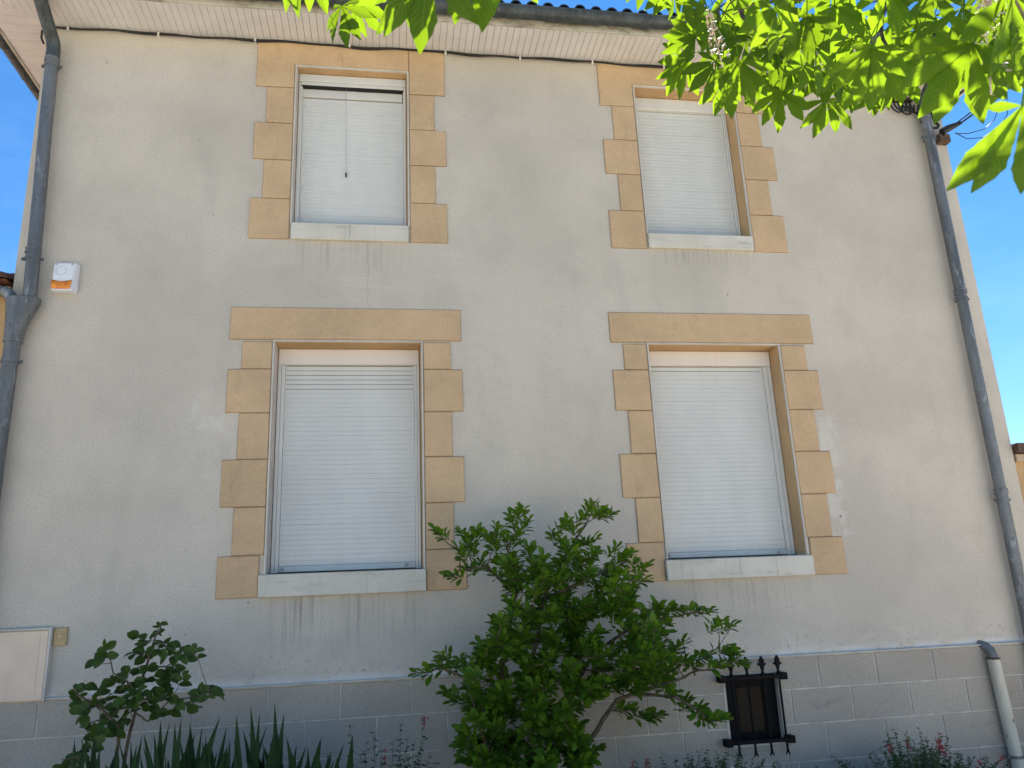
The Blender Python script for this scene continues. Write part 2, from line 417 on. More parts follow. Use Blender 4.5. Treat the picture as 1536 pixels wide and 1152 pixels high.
CHESTNUT_BRANCHES = [
(0.045,0.014,[(2.6,-8.4,3.0),(2.5,-7.4,4.2),(2.2,-5.6,4.5),(1.78,-4.03,3.8),(1.51,-3.86,3.74)]),
(0.011,0.005,[(1.51,-3.86,3.74),(1.22,-3.75,3.68),(1.2,-3.75,3.5),(1.25,-3.78,3.39),(1.31,-3.81,3.27)]),
(0.03,0.006,[(2.5,-7.4,4.2),(1.6,-6.2,4.6),(0.23,-4.09,3.79),(-0.05,-3.91,3.68),(-0.17,-3.8,3.57)]),
(0.012,0.004,[(1.78,-4.03,3.8),(1.71,-3.86,3.6),(1.61,-3.88,3.36),(1.57,-3.93,3.2)]),
(0.015,0.005,[(2.2,-5.6,4.5),(1.51,-4.71,3.02),(1.28,-4.78,2.64),(1.16,-4.82,2.46)]),
(0.004,0.002,[(1.66,-3.87,3.48),(1.67,-3.89,3.49),(1.69,-3.91,3.48)]),
(0.004,0.002,[(1.71,-3.86,3.6),(1.73,-3.85,3.64),(1.75,-3.85,3.66)]),
(0.004,0.002,[(1.61,-3.88,3.36),(1.57,-3.87,3.39),(1.52,-3.86,3.41)]),
(0.004,0.002,[(1.22,-3.76,3.44),(1.24,-3.81,3.47),(1.25,-3.85,3.47)]),
(0.004,0.002,[(1.21,-3.75,3.59),(1.19,-3.69,3.6),(1.18,-3.63,3.58)]),
(0.004,0.002,[(-0.17,-3.8,3.57),(-0.21,-3.83,3.62),(-0.26,-3.85,3.64)]),
(0.004,0.002,[(1.25,-3.85,3.47),(1.28,-3.84,3.53),(1.32,-3.82,3.56)]),
(0.004,0.002,[(1.36,-4.76,2.76),(1.32,-4.72,2.83),(1.29,-4.68,2.87)]),
(0.004,0.002,[(1.67,-3.89,3.49),(1.62,-3.91,3.54),(1.56,-3.94,3.56)]),
(0.004,0.002,[(1.71,-3.86,3.6),(1.76,-3.81,3.58),(1.81,-3.76,3.53)]),
(0.004,0.002,[(1.29,-4.68,2.87),(1.29,-4.67,2.9),(1.3,-4.65,2.92)]),
(0.004,0.002,[(1.51,-3.86,3.74),(1.46,-3.92,3.72),(1.41,-3.97,3.65)]),
(0.004,0.002,[(1.69,-3.91,3.48),(1.71,-3.97,3.5),(1.74,-4.02,3.49)]),
(0.004,0.002,[(1.25,-3.78,3.39),(1.31,-3.72,3.44),(1.38,-3.66,3.45)]),
(0.004,0.002,[(1.76,-3.81,3.58),(1.7,-3.75,3.6),(1.63,-3.69,3.57)]),
(0.004,0.002,[(1.52,-3.86,3.41),(1.49,-3.91,3.43),(1.46,-3.97,3.43)]),
(0.004,0.002,[(1.22,-4.8,2.55),(1.16,-4.81,2.64),(1.09,-4.82,2.68)]),
(0.004,0.002,[(1.78,-4.03,3.8),(1.82,-3.96,3.87),(1.85,-3.88,3.9)]),
(0.004,0.002,[(1.25,-3.85,3.47),(1.27,-3.91,3.45),(1.29,-3.97,3.38)]),
(0.004,0.002,[(1.22,-3.75,3.68),(1.22,-3.7,3.8),(1.23,-3.66,3.87)]),
(0.004,0.002,[(1.18,-3.63,3.58),(1.2,-3.59,3.67),(1.22,-3.54,3.71)]),
(0.004,0.002,[(1.09,-4.82,2.68),(1.1,-4.77,2.74),(1.11,-4.73,2.77)]),
(0.004,0.002,[(1.74,-4.02,3.49),(1.71,-4.06,3.53),(1.68,-4.09,3.54)]),
(0.004,0.002,[(1.22,-3.54,3.71),(1.28,-3.56,3.75),(1.33,-3.57,3.77)]),
(0.004,0.002,[(1.2,-3.59,3.67),(1.27,-3.57,3.65),(1.34,-3.56,3.61)]),
(0.004,0.002,[(1.3,-4.65,2.92),(1.26,-4.62,2.91),(1.23,-4.59,2.88)]),
(0.004,0.002,[(0.09,-4.0,3.73),(0.08,-3.94,3.87),(0.08,-3.89,3.96)]),
(0.004,0.002,[(1.27,-3.91,3.45),(1.22,-3.95,3.54),(1.18,-3.99,3.58)]),
(0.004,0.002,[(1.28,-3.56,3.75),(1.26,-3.56,3.81),(1.23,-3.56,3.84)]),
(0.004,0.002,[(1.29,-3.97,3.38),(1.17,-3.95,3.39),(1.06,-3.94,3.33)]),
(0.004,0.002,[(1.63,-3.69,3.57),(1.57,-3.66,3.6),(1.5,-3.62,3.59)]),
(0.004,0.002,[(0.23,-4.09,3.79),(0.3,-4.02,3.91),(0.36,-3.95,3.97)]),
(0.004,0.002,[(1.57,-3.66,3.6),(1.56,-3.65,3.59),(1.55,-3.65,3.57)]),
(0.004,0.002,[(1.09,-4.82,2.68),(1.07,-4.85,2.72),(1.04,-4.89,2.73)]),
(0.004,0.002,[(1.63,-3.69,3.57),(1.7,-3.64,3.61),(1.76,-3.59,3.6)]),
(0.004,0.002,[(1.46,-3.97,3.43),(1.47,-4.03,3.48),(1.49,-4.09,3.5)]),
(0.004,0.002,[(1.46,-3.92,3.72),(1.41,-3.92,3.88),(1.37,-3.92,3.98)]),
(0.004,0.002,[(0.35,-4.28,3.86),(0.41,-4.28,3.76),(0.47,-4.28,3.59)]),
(0.004,0.002,[(1.5,-3.62,3.59),(1.52,-3.6,3.63),(1.54,-3.57,3.65)]),
(0.004,0.002,[(1.47,-4.03,3.48),(1.41,-4.03,3.5),(1.35,-4.04,3.49)]),
(0.004,0.002,[(1.37,-3.92,3.98),(1.48,-3.98,4.05),(1.6,-4.04,4.05)]),
(0.004,0.002,[(1.49,-4.09,3.5),(1.55,-4.15,3.46),(1.61,-4.2,3.36)]),
(0.004,0.002,[(-0.26,-3.85,3.64),(-0.25,-3.99,3.6),(-0.23,-4.12,3.49)]),
(0.004,0.002,[(0.08,-3.89,3.96),(0.02,-3.84,3.99),(-0.03,-3.8,3.99)]),
(0.004,0.002,[(-0.21,-3.83,3.62),(-0.19,-3.69,3.74),(-0.16,-3.55,3.78)]),
(0.004,0.002,[(1.76,-3.59,3.6),(1.71,-3.56,3.58),(1.65,-3.53,3.53)]),
(0.004,0.002,[(1.29,-3.97,3.38),(1.25,-4.05,3.4),(1.21,-4.13,3.37)]),
(0.004,0.002,[(1.49,-4.09,3.5),(1.48,-4.13,3.54),(1.47,-4.17,3.56)]),
(0.004,0.002,[(0.41,-4.28,3.76),(0.58,-4.27,3.82),(0.75,-4.27,3.81)]),
(0.004,0.002,[(1.23,-3.56,3.84),(1.24,-3.51,3.89),(1.24,-3.47,3.91)]),
(0.004,0.002,[(1.16,-4.82,2.46),(1.02,-4.93,2.47),(0.88,-5.05,2.39)]),
(0.004,0.002,[(1.22,-3.54,3.71),(1.26,-3.46,3.73),(1.3,-3.38,3.7)]),
(0.004,0.002,[(-0.23,-4.12,3.49),(-0.24,-4.17,3.53),(-0.24,-4.21,3.55)]),
(0.004,0.002,[(1.37,-3.92,3.98),(1.28,-3.88,4.05),(1.19,-3.84,4.06)]),
(0.004,0.002,[(0.75,-4.27,3.81),(0.7,-4.16,3.82),(0.66,-4.05,3.77)]),
(0.004,0.002,[(-0.23,-4.12,3.49),(-0.16,-4.17,3.48),(-0.09,-4.22,3.43)]),
(0.004,0.002,[(-0.03,-3.8,3.99),(-0.08,-3.82,4.06),(-0.14,-3.85,4.09)]),
(0.004,0.002,[(1.23,-4.59,2.88),(1.23,-4.49,2.99),(1.24,-4.38,3.05)]),
(0.004,0.002,[(1.3,-3.38,3.7),(1.29,-3.35,3.73),(1.28,-3.32,3.74)]),
(0.004,0.002,[(1.24,-4.38,3.05),(1.25,-4.32,3.11),(1.27,-4.25,3.13)]),
(0.004,0.002,[(1.28,-3.32,3.74),(1.25,-3.32,3.8),(1.23,-3.31,3.84)]),
(0.004,0.002,[(1.6,-4.04,4.05),(1.65,-3.95,4.17),(1.7,-3.86,4.23)]),
(0.004,0.002,[(1.21,-4.13,3.37),(1.12,-4.18,3.36),(1.04,-4.24,3.29)]),
(0.004,0.002,[(0.7,-4.16,3.82),(0.77,-4.1,3.87),(0.84,-4.04,3.87)]),
(0.004,0.002,[(1.25,-3.32,3.8),(1.27,-3.29,3.83),(1.29,-3.27,3.84)]),
(0.004,0.002,[(0.84,-4.04,3.87),(0.9,-4.11,3.87),(0.96,-4.18,3.83)]),
(0.004,0.002,[(0.96,-4.18,3.83),(0.94,-4.23,3.8),(0.93,-4.28,3.73)]),
(0.004,0.002,[(-0.16,-3.55,3.78),(-0.23,-3.51,3.91),(-0.3,-3.47,3.98)]),
(0.004,0.002,[(1.12,-4.18,3.36),(1.16,-4.25,3.52),(1.2,-4.32,3.61)]),
(0.004,0.002,[(1.76,-3.59,3.6),(1.92,-3.53,3.74),(2.07,-3.47,3.78)]),
(0.004,0.002,[(2.07,-3.47,3.78),(2.05,-3.45,3.79),(2.02,-3.42,3.78)]),
(0.004,0.002,[(-0.23,-3.51,3.91),(-0.2,-3.44,3.94),(-0.17,-3.37,3.93)]),
(0.004,0.002,[(1.24,-3.47,3.91),(1.3,-3.41,4.01),(1.36,-3.34,4.06)]),
(0.004,0.002,[(2.02,-3.42,3.78),(2.03,-3.42,3.77),(2.04,-3.41,3.76)]),
(0.004,0.002,[(1.19,-3.84,4.06),(1.05,-3.73,4.17),(0.91,-3.62,4.18)]),
(0.004,0.002,[(1.7,-3.86,4.23),(1.69,-3.73,4.28),(1.68,-3.6,4.27)]),
(0.004,0.002,[(0.93,-4.28,3.73),(0.92,-4.31,3.66),(0.92,-4.35,3.52)]),
(0.004,0.002,[(1.68,-3.6,4.27),(1.75,-3.54,4.25),(1.81,-3.48,4.17)]),
(0.004,0.002,[(-0.14,-3.85,4.09),(-0.17,-3.77,4.21),(-0.2,-3.7,4.26)]),
(0.004,0.002,[(-0.09,-4.22,3.43),(-0.06,-4.36,3.41),(-0.02,-4.49,3.32)]),
(0.004,0.002,[(1.81,-3.48,4.17),(1.98,-3.57,4.24),(2.14,-3.67,4.22)]),
(0.004,0.002,[(2.03,-3.42,3.77),(2.05,-3.37,3.81),(2.06,-3.32,3.82)]),
(0.004,0.002,[(1.29,-3.27,3.84),(1.32,-3.2,3.94),(1.35,-3.13,3.99)]),
(0.004,0.002,[(2.06,-3.32,3.82),(2.1,-3.31,3.88),(2.14,-3.3,3.91)]),
(0.004,0.002,[(2.14,-3.3,3.91),(2.15,-3.3,3.9),(2.16,-3.29,3.87)]),
(0.004,0.002,[(-0.02,-4.49,3.32),(0.12,-4.51,3.25),(0.26,-4.54,3.09)]),
(0.004,0.002,[(2.1,-3.31,3.88),(2.05,-3.23,3.92),(2.0,-3.15,3.92)]),
(0.004,0.002,[(2.0,-3.15,3.92),(1.95,-3.11,3.9),(1.91,-3.07,3.83)]),
(0.004,0.002,[(2.14,-3.67,4.22),(2.35,-3.7,4.15),(2.56,-3.73,3.95)]),
(0.004,0.002,[(1.35,-3.13,3.99),(1.43,-3.09,4.06),(1.52,-3.05,4.07)]),
(0.004,0.002,[(1.68,-3.6,4.27),(1.53,-3.51,4.43),(1.39,-3.42,4.48)]),
(0.004,0.002,[(1.81,-3.48,4.17),(1.82,-3.39,4.27),(1.84,-3.3,4.31)]),
(0.004,0.002,[(1.52,-3.05,4.07),(1.55,-3.02,4.05),(1.57,-2.99,4.0)]),
(0.004,0.002,[(0.91,-3.62,4.18),(0.7,-3.59,4.38),(0.49,-3.55,4.45)]),
(0.004,0.002,[(0.26,-4.54,3.09),(0.22,-4.58,3.07),(0.17,-4.62,3.03)]),
(0.004,0.002,[(1.84,-3.3,4.31),(1.92,-3.33,4.37),(2.01,-3.36,4.39)]),
(0.004,0.002,[(1.53,-3.51,4.43),(1.6,-3.43,4.49),(1.67,-3.35,4.5)]),
(0.004,0.002,[(2.05,-3.23,3.92),(2.12,-3.18,3.95),(2.19,-3.13,3.94)]),
(0.004,0.002,[(0.17,-4.62,3.03),(0.03,-4.64,3.09),(-0.11,-4.67,3.08)]),
(0.004,0.002,[(-0.2,-3.7,4.26),(-0.09,-3.59,4.47),(0.02,-3.47,4.56)]),
(0.004,0.002,[(-0.09,-3.59,4.47),(-0.26,-3.46,4.49),(-0.44,-3.33,4.41)]),
(0.004,0.002,[(0.17,-4.62,3.03),(0.18,-4.67,3.0),(0.19,-4.72,2.95)]),
(0.004,0.002,[(-0.44,-3.33,4.41),(-0.4,-3.32,4.46),(-0.37,-3.31,4.48)]),
(0.004,0.002,[(0.19,-4.72,2.95),(0.13,-4.69,2.94),(0.07,-4.67,2.91)]),
(0.004,0.002,[(1.43,-3.09,4.06),(1.39,-3.05,4.3),(1.35,-3.01,4.44)]),
(0.004,0.002,[(0.07,-4.67,2.91),(0.07,-4.69,2.9),(0.07,-4.72,2.88)]),
(0.004,0.002,[(1.84,-3.3,4.31),(1.81,-3.13,4.39),(1.77,-2.95,4.39)]),
(0.004,0.002,[(2.19,-3.13,3.94),(2.2,-3.06,4.1),(2.22,-2.98,4.19)]),
(0.004,0.002,[(2.01,-3.36,4.39),(2.11,-3.25,4.49),(2.22,-3.13,4.51)]),
(0.004,0.002,[(2.35,-3.7,4.15),(2.57,-3.62,4.33),(2.78,-3.55,4.39)]),
(0.004,0.002,[(2.11,-3.25,4.49),(2.17,-3.28,4.66),(2.22,-3.31,4.76)]),
(0.004,0.002,[(2.78,-3.55,4.39),(2.78,-3.45,4.38),(2.78,-3.36,4.32)]),
(0.004,0.002,[(2.22,-2.98,4.19),(2.14,-2.9,4.3),(2.06,-2.82,4.34)]),
(0.004,0.002,[(1.35,-3.01,4.44),(1.37,-2.93,4.56),(1.39,-2.84,4.62)]),
(0.004,0.002,[(2.22,-3.13,4.51),(2.33,-3.11,4.51),(2.44,-3.09,4.45)]),
(0.004,0.002,[(2.06,-2.82,4.34),(1.93,-2.74,4.32),(1.79,-2.66,4.22)]),
(0.004,0.002,[(1.39,-2.84,4.62),(1.31,-2.85,4.66),(1.24,-2.86,4.66)]),
(0.004,0.002,[(2.33,-3.11,4.51),(2.33,-3.02,4.53),(2.32,-2.94,4.52)]),
(0.004,0.002,[(1.77,-2.95,4.39),(1.84,-2.89,4.54),(1.91,-2.82,4.62)]),
(0.004,0.002,[(2.78,-3.36,4.32),(2.8,-3.28,4.38),(2.82,-3.2,4.41)]),
(0.004,0.002,[(1.91,-2.82,4.62),(1.92,-2.88,4.79),(1.92,-2.95,4.89)]),
(0.004,0.002,[(1.92,-2.95,4.89),(1.76,-2.9,4.97),(1.6,-2.86,4.97)]),
(0.004,0.002,[(1.76,-2.9,4.97),(1.76,-2.86,4.99),(1.76,-2.81,4.99)]),
(0.004,0.002,[(2.82,-3.2,4.41),(2.99,-3.11,4.43),(3.16,-3.03,4.37)]),
(0.004,0.002,[(1.76,-2.81,4.99),(1.74,-2.78,5.19),(1.73,-2.75,5.32)]),
(0.004,0.002,[(2.99,-3.11,4.43),(3.1,-3.11,4.66),(3.21,-3.1,4.79)]),
(0.004,0.002,[(3.21,-3.1,4.79),(3.27,-3.2,4.83),(3.33,-3.3,4.81)]),
(0.004,0.002,[(3.16,-3.03,4.37),(3.28,-3.04,4.44),(3.4,-3.06,4.45)]),
(0.004,0.002,[(3.21,-3.1,4.79),(2.97,-2.98,5.07),(2.73,-2.85,5.2)]),
(0.004,0.002,[(1.73,-2.75,5.32),(1.82,-2.61,5.32),(1.91,-2.48,5.24)]),
(0.004,0.002,[(1.91,-2.48,5.24),(2.06,-2.53,5.29),(2.21,-2.59,5.26)]),
(0.004,0.002,[(2.21,-2.59,5.26),(2.23,-2.46,5.16),(2.25,-2.34,4.97)]),
(0.004,0.002,[(2.73,-2.85,5.2),(2.64,-2.75,5.25),(2.54,-2.66,5.24)]),
(0.004,0.002,[(3.4,-3.06,4.45),(3.43,-2.95,4.56),(3.47,-2.84,4.6)]),
(0.004,0.002,[(2.54,-2.66,5.24),(2.5,-2.6,5.39),(2.45,-2.53,5.48)]),
(0.004,0.002,[(2.45,-2.53,5.48),(2.4,-2.57,5.55),(2.34,-2.61,5.59)]),
(0.004,0.002,[(3.47,-2.84,4.6),(3.41,-2.74,4.82),(3.36,-2.65,4.95)]),
(0.004,0.002,[(2.34,-2.61,5.59),(2.23,-2.55,5.64),(2.11,-2.5,5.64)]),
(0.004,0.002,[(2.45,-2.53,5.48),(2.46,-2.42,5.47),(2.46,-2.3,5.4)]),
(0.004,0.002,[(3.36,-2.65,4.95),(3.49,-2.81,5.14),(3.62,-2.98,5.22)]),
(0.004,0.002,[(3.36,-2.65,4.95),(3.22,-2.45,5.2),(3.09,-2.26,5.31)]),
(0.004,0.002,[(2.46,-2.3,5.4),(2.48,-2.16,5.54),(2.5,-2.03,5.61)]),
(0.004,0.002,[(3.22,-2.45,5.2),(3.31,-2.4,5.36),(3.4,-2.36,5.45)]),
(0.004,0.002,[(3.49,-2.81,5.14),(3.7,-2.67,5.13),(3.92,-2.52,5.0)]),
(0.004,0.002,[(2.48,-2.16,5.54),(2.64,-2.24,5.77),(2.79,-2.32,5.87)]),
(0.004,0.002,[(3.92,-2.52,5.0),(3.88,-2.39,5.07),(3.85,-2.27,5.09)]),
(0.004,0.002,[(3.4,-2.36,5.45),(3.54,-2.46,5.59),(3.67,-2.57,5.63)]),
(0.004,0.002,[(3.92,-2.52,5.0),(4.08,-2.44,5.04),(4.24,-2.37,5.01)])]
CHESTNUT_FLOWERS = [(1.07, -3.79, 3.36), (1.13, -4.74, 2.59), (1.46, -3.67, 3.44), (1.31, -4.61, 2.77)]
SHRUB_BASE = (0.86, -0.6, 0.02)
SHRUB_SPRAYS = [
(0.309,-0.631,2.052,-0.83,-0.06,0.55),
(0.488,-0.334,2.064,-0.79,0.19,0.58),
(0.602,-0.35,2.059,0.02,0.24,0.97),
(0.692,-0.73,2.058,-0.19,-0.53,0.83),
(0.813,-0.532,2.149,-0.35,0.15,0.93),
(0.858,-0.69,2.175,-0.02,-0.71,0.7),
(0.959,-0.345,2.118,0.55,0.08,0.83),
(0.528,-0.374,1.969,-0.63,-0.06,0.77),
(0.455,-0.675,1.924,-0.48,-0.63,0.61),
(0.672,-0.695,1.963,-0.24,-0.68,0.69),
(0.813,-0.34,2.017,-0.35,0.26,0.9),
(0.893,-0.68,1.927,-0.31,-0.68,0.66),
(0.845,-0.587,2.031,0.11,-0.6,0.79),
(0.645,-0.487,2.019,-0.82,-0.01,0.58),
(0.393,-0.592,1.766,-0.9,-0.41,0.14),
(0.525,-0.37,1.826,-0.56,0.7,0.43),
(0.621,-0.337,1.869,0.24,0.43,0.87),
(0.741,-0.309,1.866,-0.67,0.47,0.57),
(0.849,-0.374,1.877,0.14,0.12,0.98),
(0.666,-0.518,1.788,-0.81,0.27,0.52),
(0.956,-0.548,1.833,-0.17,-0.44,0.88),
(1.404,-0.521,2.217,0.62,0.0,0.78),
(1.404,-0.767,2.143,0.7,-0.51,0.49),
(1.46,-0.758,2.121,0.94,-0.19,0.27),
(1.402,-0.321,2.156,0.85,0.16,0.5),
(1.229,-0.66,2.058,-0.08,-0.81,0.59),
(1.244,-0.354,2.11,0.72,0.23,0.66),
(1.125,-0.399,2.03,-0.05,0.64,0.77),
(1.161,-0.586,1.956,-0.38,-0.57,0.73),
(1.321,-0.495,1.957,0.84,0.23,0.48),
(1.401,-0.504,1.977,0.88,-0.13,0.46),
(1.36,-0.689,1.877,0.74,-0.45,0.5),
(1.208,-0.755,1.869,0.23,-0.85,0.47),
(1.161,-0.717,1.916,-0.13,-0.66,0.74),
(1.56,-0.478,1.919,0.72,-0.11,0.68),
(1.538,-0.694,1.836,0.46,-0.77,0.45),
(1.723,-0.311,1.818,0.43,0.75,0.5),
(1.767,-0.441,1.787,0.83,0.07,0.56),
(1.568,-0.755,1.866,0.62,-0.66,0.42),
(1.672,-0.705,1.684,0.97,-0.17,0.15),
(1.506,-0.468,1.795,0.65,0.12,0.75),
(1.72,-0.75,1.521,-0.02,-0.78,0.63),
(1.813,-0.738,1.509,0.8,-0.44,0.41),
(1.899,-0.748,1.492,0.96,-0.27,0.12),
(2.138,-0.367,1.48,0.78,0.58,0.25),
(2.217,-0.412,1.463,0.99,0.05,0.16),
(2.16,-0.676,1.387,0.83,-0.06,0.55),
(2.401,-0.321,1.355,0.94,0.13,0.32),
(1.857,-0.519,1.406,0.87,-0.48,-0.11),
(1.764,-0.458,1.453,0.67,0.5,0.55),
(2.021,-0.357,1.262,0.79,0.29,0.54),
(2.012,-0.415,1.157,0.72,0.63,0.28),
(2.15,-0.436,1.172,0.98,-0.14,0.15),
(2.21,-0.59,1.221,0.93,0.36,0.11),
(2.26,-0.654,1.201,0.82,-0.57,0.05),
(2.294,-0.675,1.138,0.9,-0.38,-0.2),
(2.107,-0.754,1.132,0.77,-0.62,0.16),
(2.114,-0.324,1.102,0.82,0.57,-0.04),
(1.95,-0.342,1.221,0.3,0.74,0.6),
(1.87,-0.416,1.164,0.21,-0.09,0.97),
(1.787,-0.729,0.987,0.47,-0.85,0.23),
(1.984,-0.417,0.894,0.54,0.59,0.6),
(2.05,-0.473,0.843,0.7,0.56,0.45),
(2.085,-0.546,0.788,0.85,0.53,0.04),
(2.097,-0.708,0.808,0.89,-0.46,0.05),
(1.771,-0.398,0.809,0.97,0.26,0.01),
(1.658,-0.466,0.824,0.92,0.39,-0.07),
(1.522,-0.632,0.893,0.98,-0.21,0.02),
(1.79,-0.612,1.057,0.88,0.03,0.48),
(2.0,-0.647,0.806,0.32,-0.57,-0.75),
(0.184,-0.605,1.185,-0.97,-0.25,0.07),
(0.268,-0.333,1.188,-0.95,0.3,0.11),
(0.33,-0.747,1.284,-0.53,-0.79,0.31),
(0.407,-0.413,1.199,-0.41,0.89,0.21),
(0.476,-0.342,1.232,-0.27,0.84,0.47),
(0.37,-0.408,1.037,-0.85,0.47,0.25),
(0.414,-0.487,0.994,-0.99,0.03,0.14),
(0.321,-0.546,1.213,-0.75,0.64,0.18),
(0.503,-0.635,1.189,-0.59,-0.6,0.54),
(1.268,-0.42,0.581,0.98,0.13,-0.12),
(1.344,-0.399,0.632,0.97,0.21,0.11),
(1.152,-0.755,0.702,0.27,-0.96,0.08),
(0.439,-0.526,0.732,-0.82,0.56,-0.12),
(0.461,-0.724,0.688,-0.97,-0.22,0.13),
(1.147,-0.558,1.821,-0.06,-0.94,0.35),
(1.256,-0.66,1.473,0.89,-0.33,0.31),
(1.239,-0.415,1.469,-0.49,0.72,0.5),
(0.594,-0.356,0.925,-0.89,0.46,0.01),
(1.93,-0.253,0.982,0.75,0.62,0.21),
(1.098,-0.876,1.104,-0.31,-0.88,0.37),
(0.834,-0.268,1.668,-0.89,0.4,0.24),
(1.638,-0.227,1.146,0.69,0.54,0.48),
(1.234,-0.745,1.729,0.82,-0.48,0.31),
(0.589,-0.304,0.603,-0.83,0.55,0.04),
(1.536,-0.496,1.265,1.0,-0.02,0.03),
(0.964,-0.666,1.464,-0.1,-0.89,0.45),
(1.355,-0.546,1.835,0.29,0.22,0.93),
(1.133,-0.649,0.703,0.26,-0.87,0.42),
(1.228,-0.639,1.424,0.77,-0.38,0.52),
(1.382,-0.82,1.51,0.75,-0.63,0.18),
(0.924,-0.457,0.988,-0.05,1.0,-0.05),
(1.217,-0.411,1.5,0.93,0.13,0.34),
(1.419,-0.728,1.04,0.24,-0.97,0.07),
(0.718,-0.798,0.646,0.02,-0.85,-0.52),
(0.633,-0.848,1.027,-0.12,-0.98,0.16),
(0.846,-0.786,1.479,-0.18,-0.8,0.57),
(0.557,-0.781,0.709,-0.49,-0.84,0.24),
(1.58,-0.99,1.233,0.81,-0.56,0.19),
(1.593,-0.826,1.259,0.73,-0.44,0.52),
(0.781,-0.453,0.715,0.59,0.75,-0.32),
(1.317,-0.34,0.947,0.64,0.76,0.12),
(1.227,-0.858,1.556,0.06,-0.93,0.36),
(0.595,-0.797,1.313,-0.54,-0.62,0.58),
(0.809,-0.444,1.33,-0.38,0.46,0.8),
(0.641,-0.623,0.755,-0.37,-0.92,0.14),
(0.459,-0.596,0.751,-0.95,-0.09,0.29),
(1.609,-0.992,1.408,0.52,-0.67,0.52),
(0.782,-0.258,0.873,-0.79,0.61,-0.02),
(0.765,-0.339,1.402,-0.48,0.68,0.55),
(1.1,-0.629,1.595,0.46,-0.81,0.36),
(0.447,-0.711,0.852,-0.64,-0.73,0.25),
(0.897,-0.644,0.879,-0.66,-0.74,-0.15),
(1.163,-0.431,0.58,0.34,0.87,-0.37),
(1.244,-0.803,1.012,0.67,-0.74,-0.06),
(0.943,-0.941,1.791,0.12,-0.88,0.46),
(1.304,-0.915,1.093,0.61,-0.75,0.27),
(0.929,-0.256,1.315,-0.45,0.86,0.24),
(1.725,-0.872,1.221,0.92,-0.26,0.29),
(1.643,-0.499,1.591,0.51,-0.03,0.86),
(0.668,-0.352,0.96,-0.62,0.78,0.1),
(1.694,-0.223,1.257,0.77,0.62,0.16),
(1.614,-0.389,1.188,0.46,0.87,0.19),
(0.771,-0.464,0.915,-0.74,0.23,0.63),
(1.139,-0.377,0.744,0.8,0.59,-0.05),
(0.905,-0.75,1.005,-0.56,-0.82,0.12),
(0.517,-0.881,0.745,-0.78,-0.55,0.28),
(0.817,-0.933,1.369,0.3,-0.88,0.38),
(1.333,-0.265,1.408,0.7,0.51,0.5),
(1.214,-0.546,1.391,0.79,0.47,0.41),
(1.357,-0.334,1.041,0.57,0.77,0.28),
(0.732,-0.388,1.258,-0.75,0.63,0.19),
(0.74,-0.583,1.336,-0.68,-0.66,0.32),
(1.752,-0.503,1.076,0.97,0.19,0.18),
(0.819,-0.834,1.223,-0.79,-0.51,0.34),
(0.552,-0.476,0.752,-0.98,-0.19,0.1),
(0.998,-0.631,0.761,-0.83,-0.49,0.27),
(1.299,-0.294,1.177,0.54,0.81,0.23),
(1.384,-0.872,1.525,0.41,-0.86,0.32),
(0.693,-0.457,1.448,-0.69,0.39,0.61),
(1.15,-0.637,1.464,0.29,-0.44,0.85),
(1.025,-0.473,0.509,0.78,0.54,-0.32),
(0.715,-0.496,1.392,-0.96,0.07,0.26),
(1.04,-0.887,0.883,-0.17,-0.96,0.21),
(0.701,-0.901,1.335,-0.03,-0.97,0.23),
(0.553,-0.734,1.018,-0.79,-0.45,0.41),
(1.631,-0.288,1.057,0.84,0.49,0.21),
(0.815,-0.804,1.422,-0.46,-0.87,0.2),
(0.914,-0.74,1.213,-0.7,-0.71,0.02),
(0.942,-0.616,1.604,-0.53,-0.64,0.56),
(1.594,-0.241,1.697,0.17,0.77,0.61),
(0.536,-0.689,0.589,-0.45,-0.84,-0.3),
(1.241,-0.552,1.305,0.76,-0.45,0.47),
(0.958,-0.964,1.726,0.36,-0.68,0.64),
(1.673,-0.403,1.177,0.98,-0.16,0.14),
(0.529,-0.576,1.213,-0.65,0.6,0.48),
(1.018,-0.475,1.684,-0.15,0.67,0.73),
(1.257,-0.864,1.033,0.44,-0.89,0.15),
(1.13,-0.274,1.755,-0.43,0.58,0.69),
(0.425,-0.892,0.783,-0.92,-0.39,-0.04),
(0.905,-0.327,0.883,-0.48,0.86,0.18),
(1.216,-0.612,0.632,0.97,-0.08,-0.22),
(1.192,-0.396,0.717,0.96,-0.06,-0.28),
(1.001,-0.684,0.938,0.46,-0.88,-0.09),
(0.536,-0.537,0.97,-0.82,0.46,0.34),
(0.649,-0.572,0.849,-0.81,-0.55,-0.19),
(0.591,-0.301,1.231,-0.88,0.46,0.11),
(1.234,-0.993,1.298,0.38,-0.77,0.51),
(0.591,-0.785,1.261,-0.51,-0.84,0.21),
(1.29,-0.42,1.233,0.01,0.95,0.31),
(1.837,-0.417,1.328,0.71,0.7,-0.07),
(1.516,-0.408,1.669,0.68,0.71,0.21),
(0.846,-0.611,1.122,-0.86,-0.51,0.06),
(1.285,-0.756,1.335,0.61,-0.73,0.32),
(1.568,-0.753,1.026,0.46,-0.87,0.17),
(1.205,-0.246,1.652,0.07,0.86,0.5),
(0.555,-0.872,0.673,-0.61,-0.79,0.02),
(1.645,-0.393,1.175,1.0,-0.06,0.01),
(1.134,-0.411,1.497,0.56,0.47,0.68),
(0.938,-0.515,1.496,-0.51,0.42,0.75),
(0.644,-0.544,0.764,-0.62,0.73,0.28),
(1.031,-0.398,1.351,-0.08,0.95,0.29),
(0.792,-0.463,1.26,0.06,0.94,0.35),
(0.859,-0.877,1.519,-0.1,-0.91,0.4),
(1.49,-0.89,1.464,0.41,-0.88,-0.26),
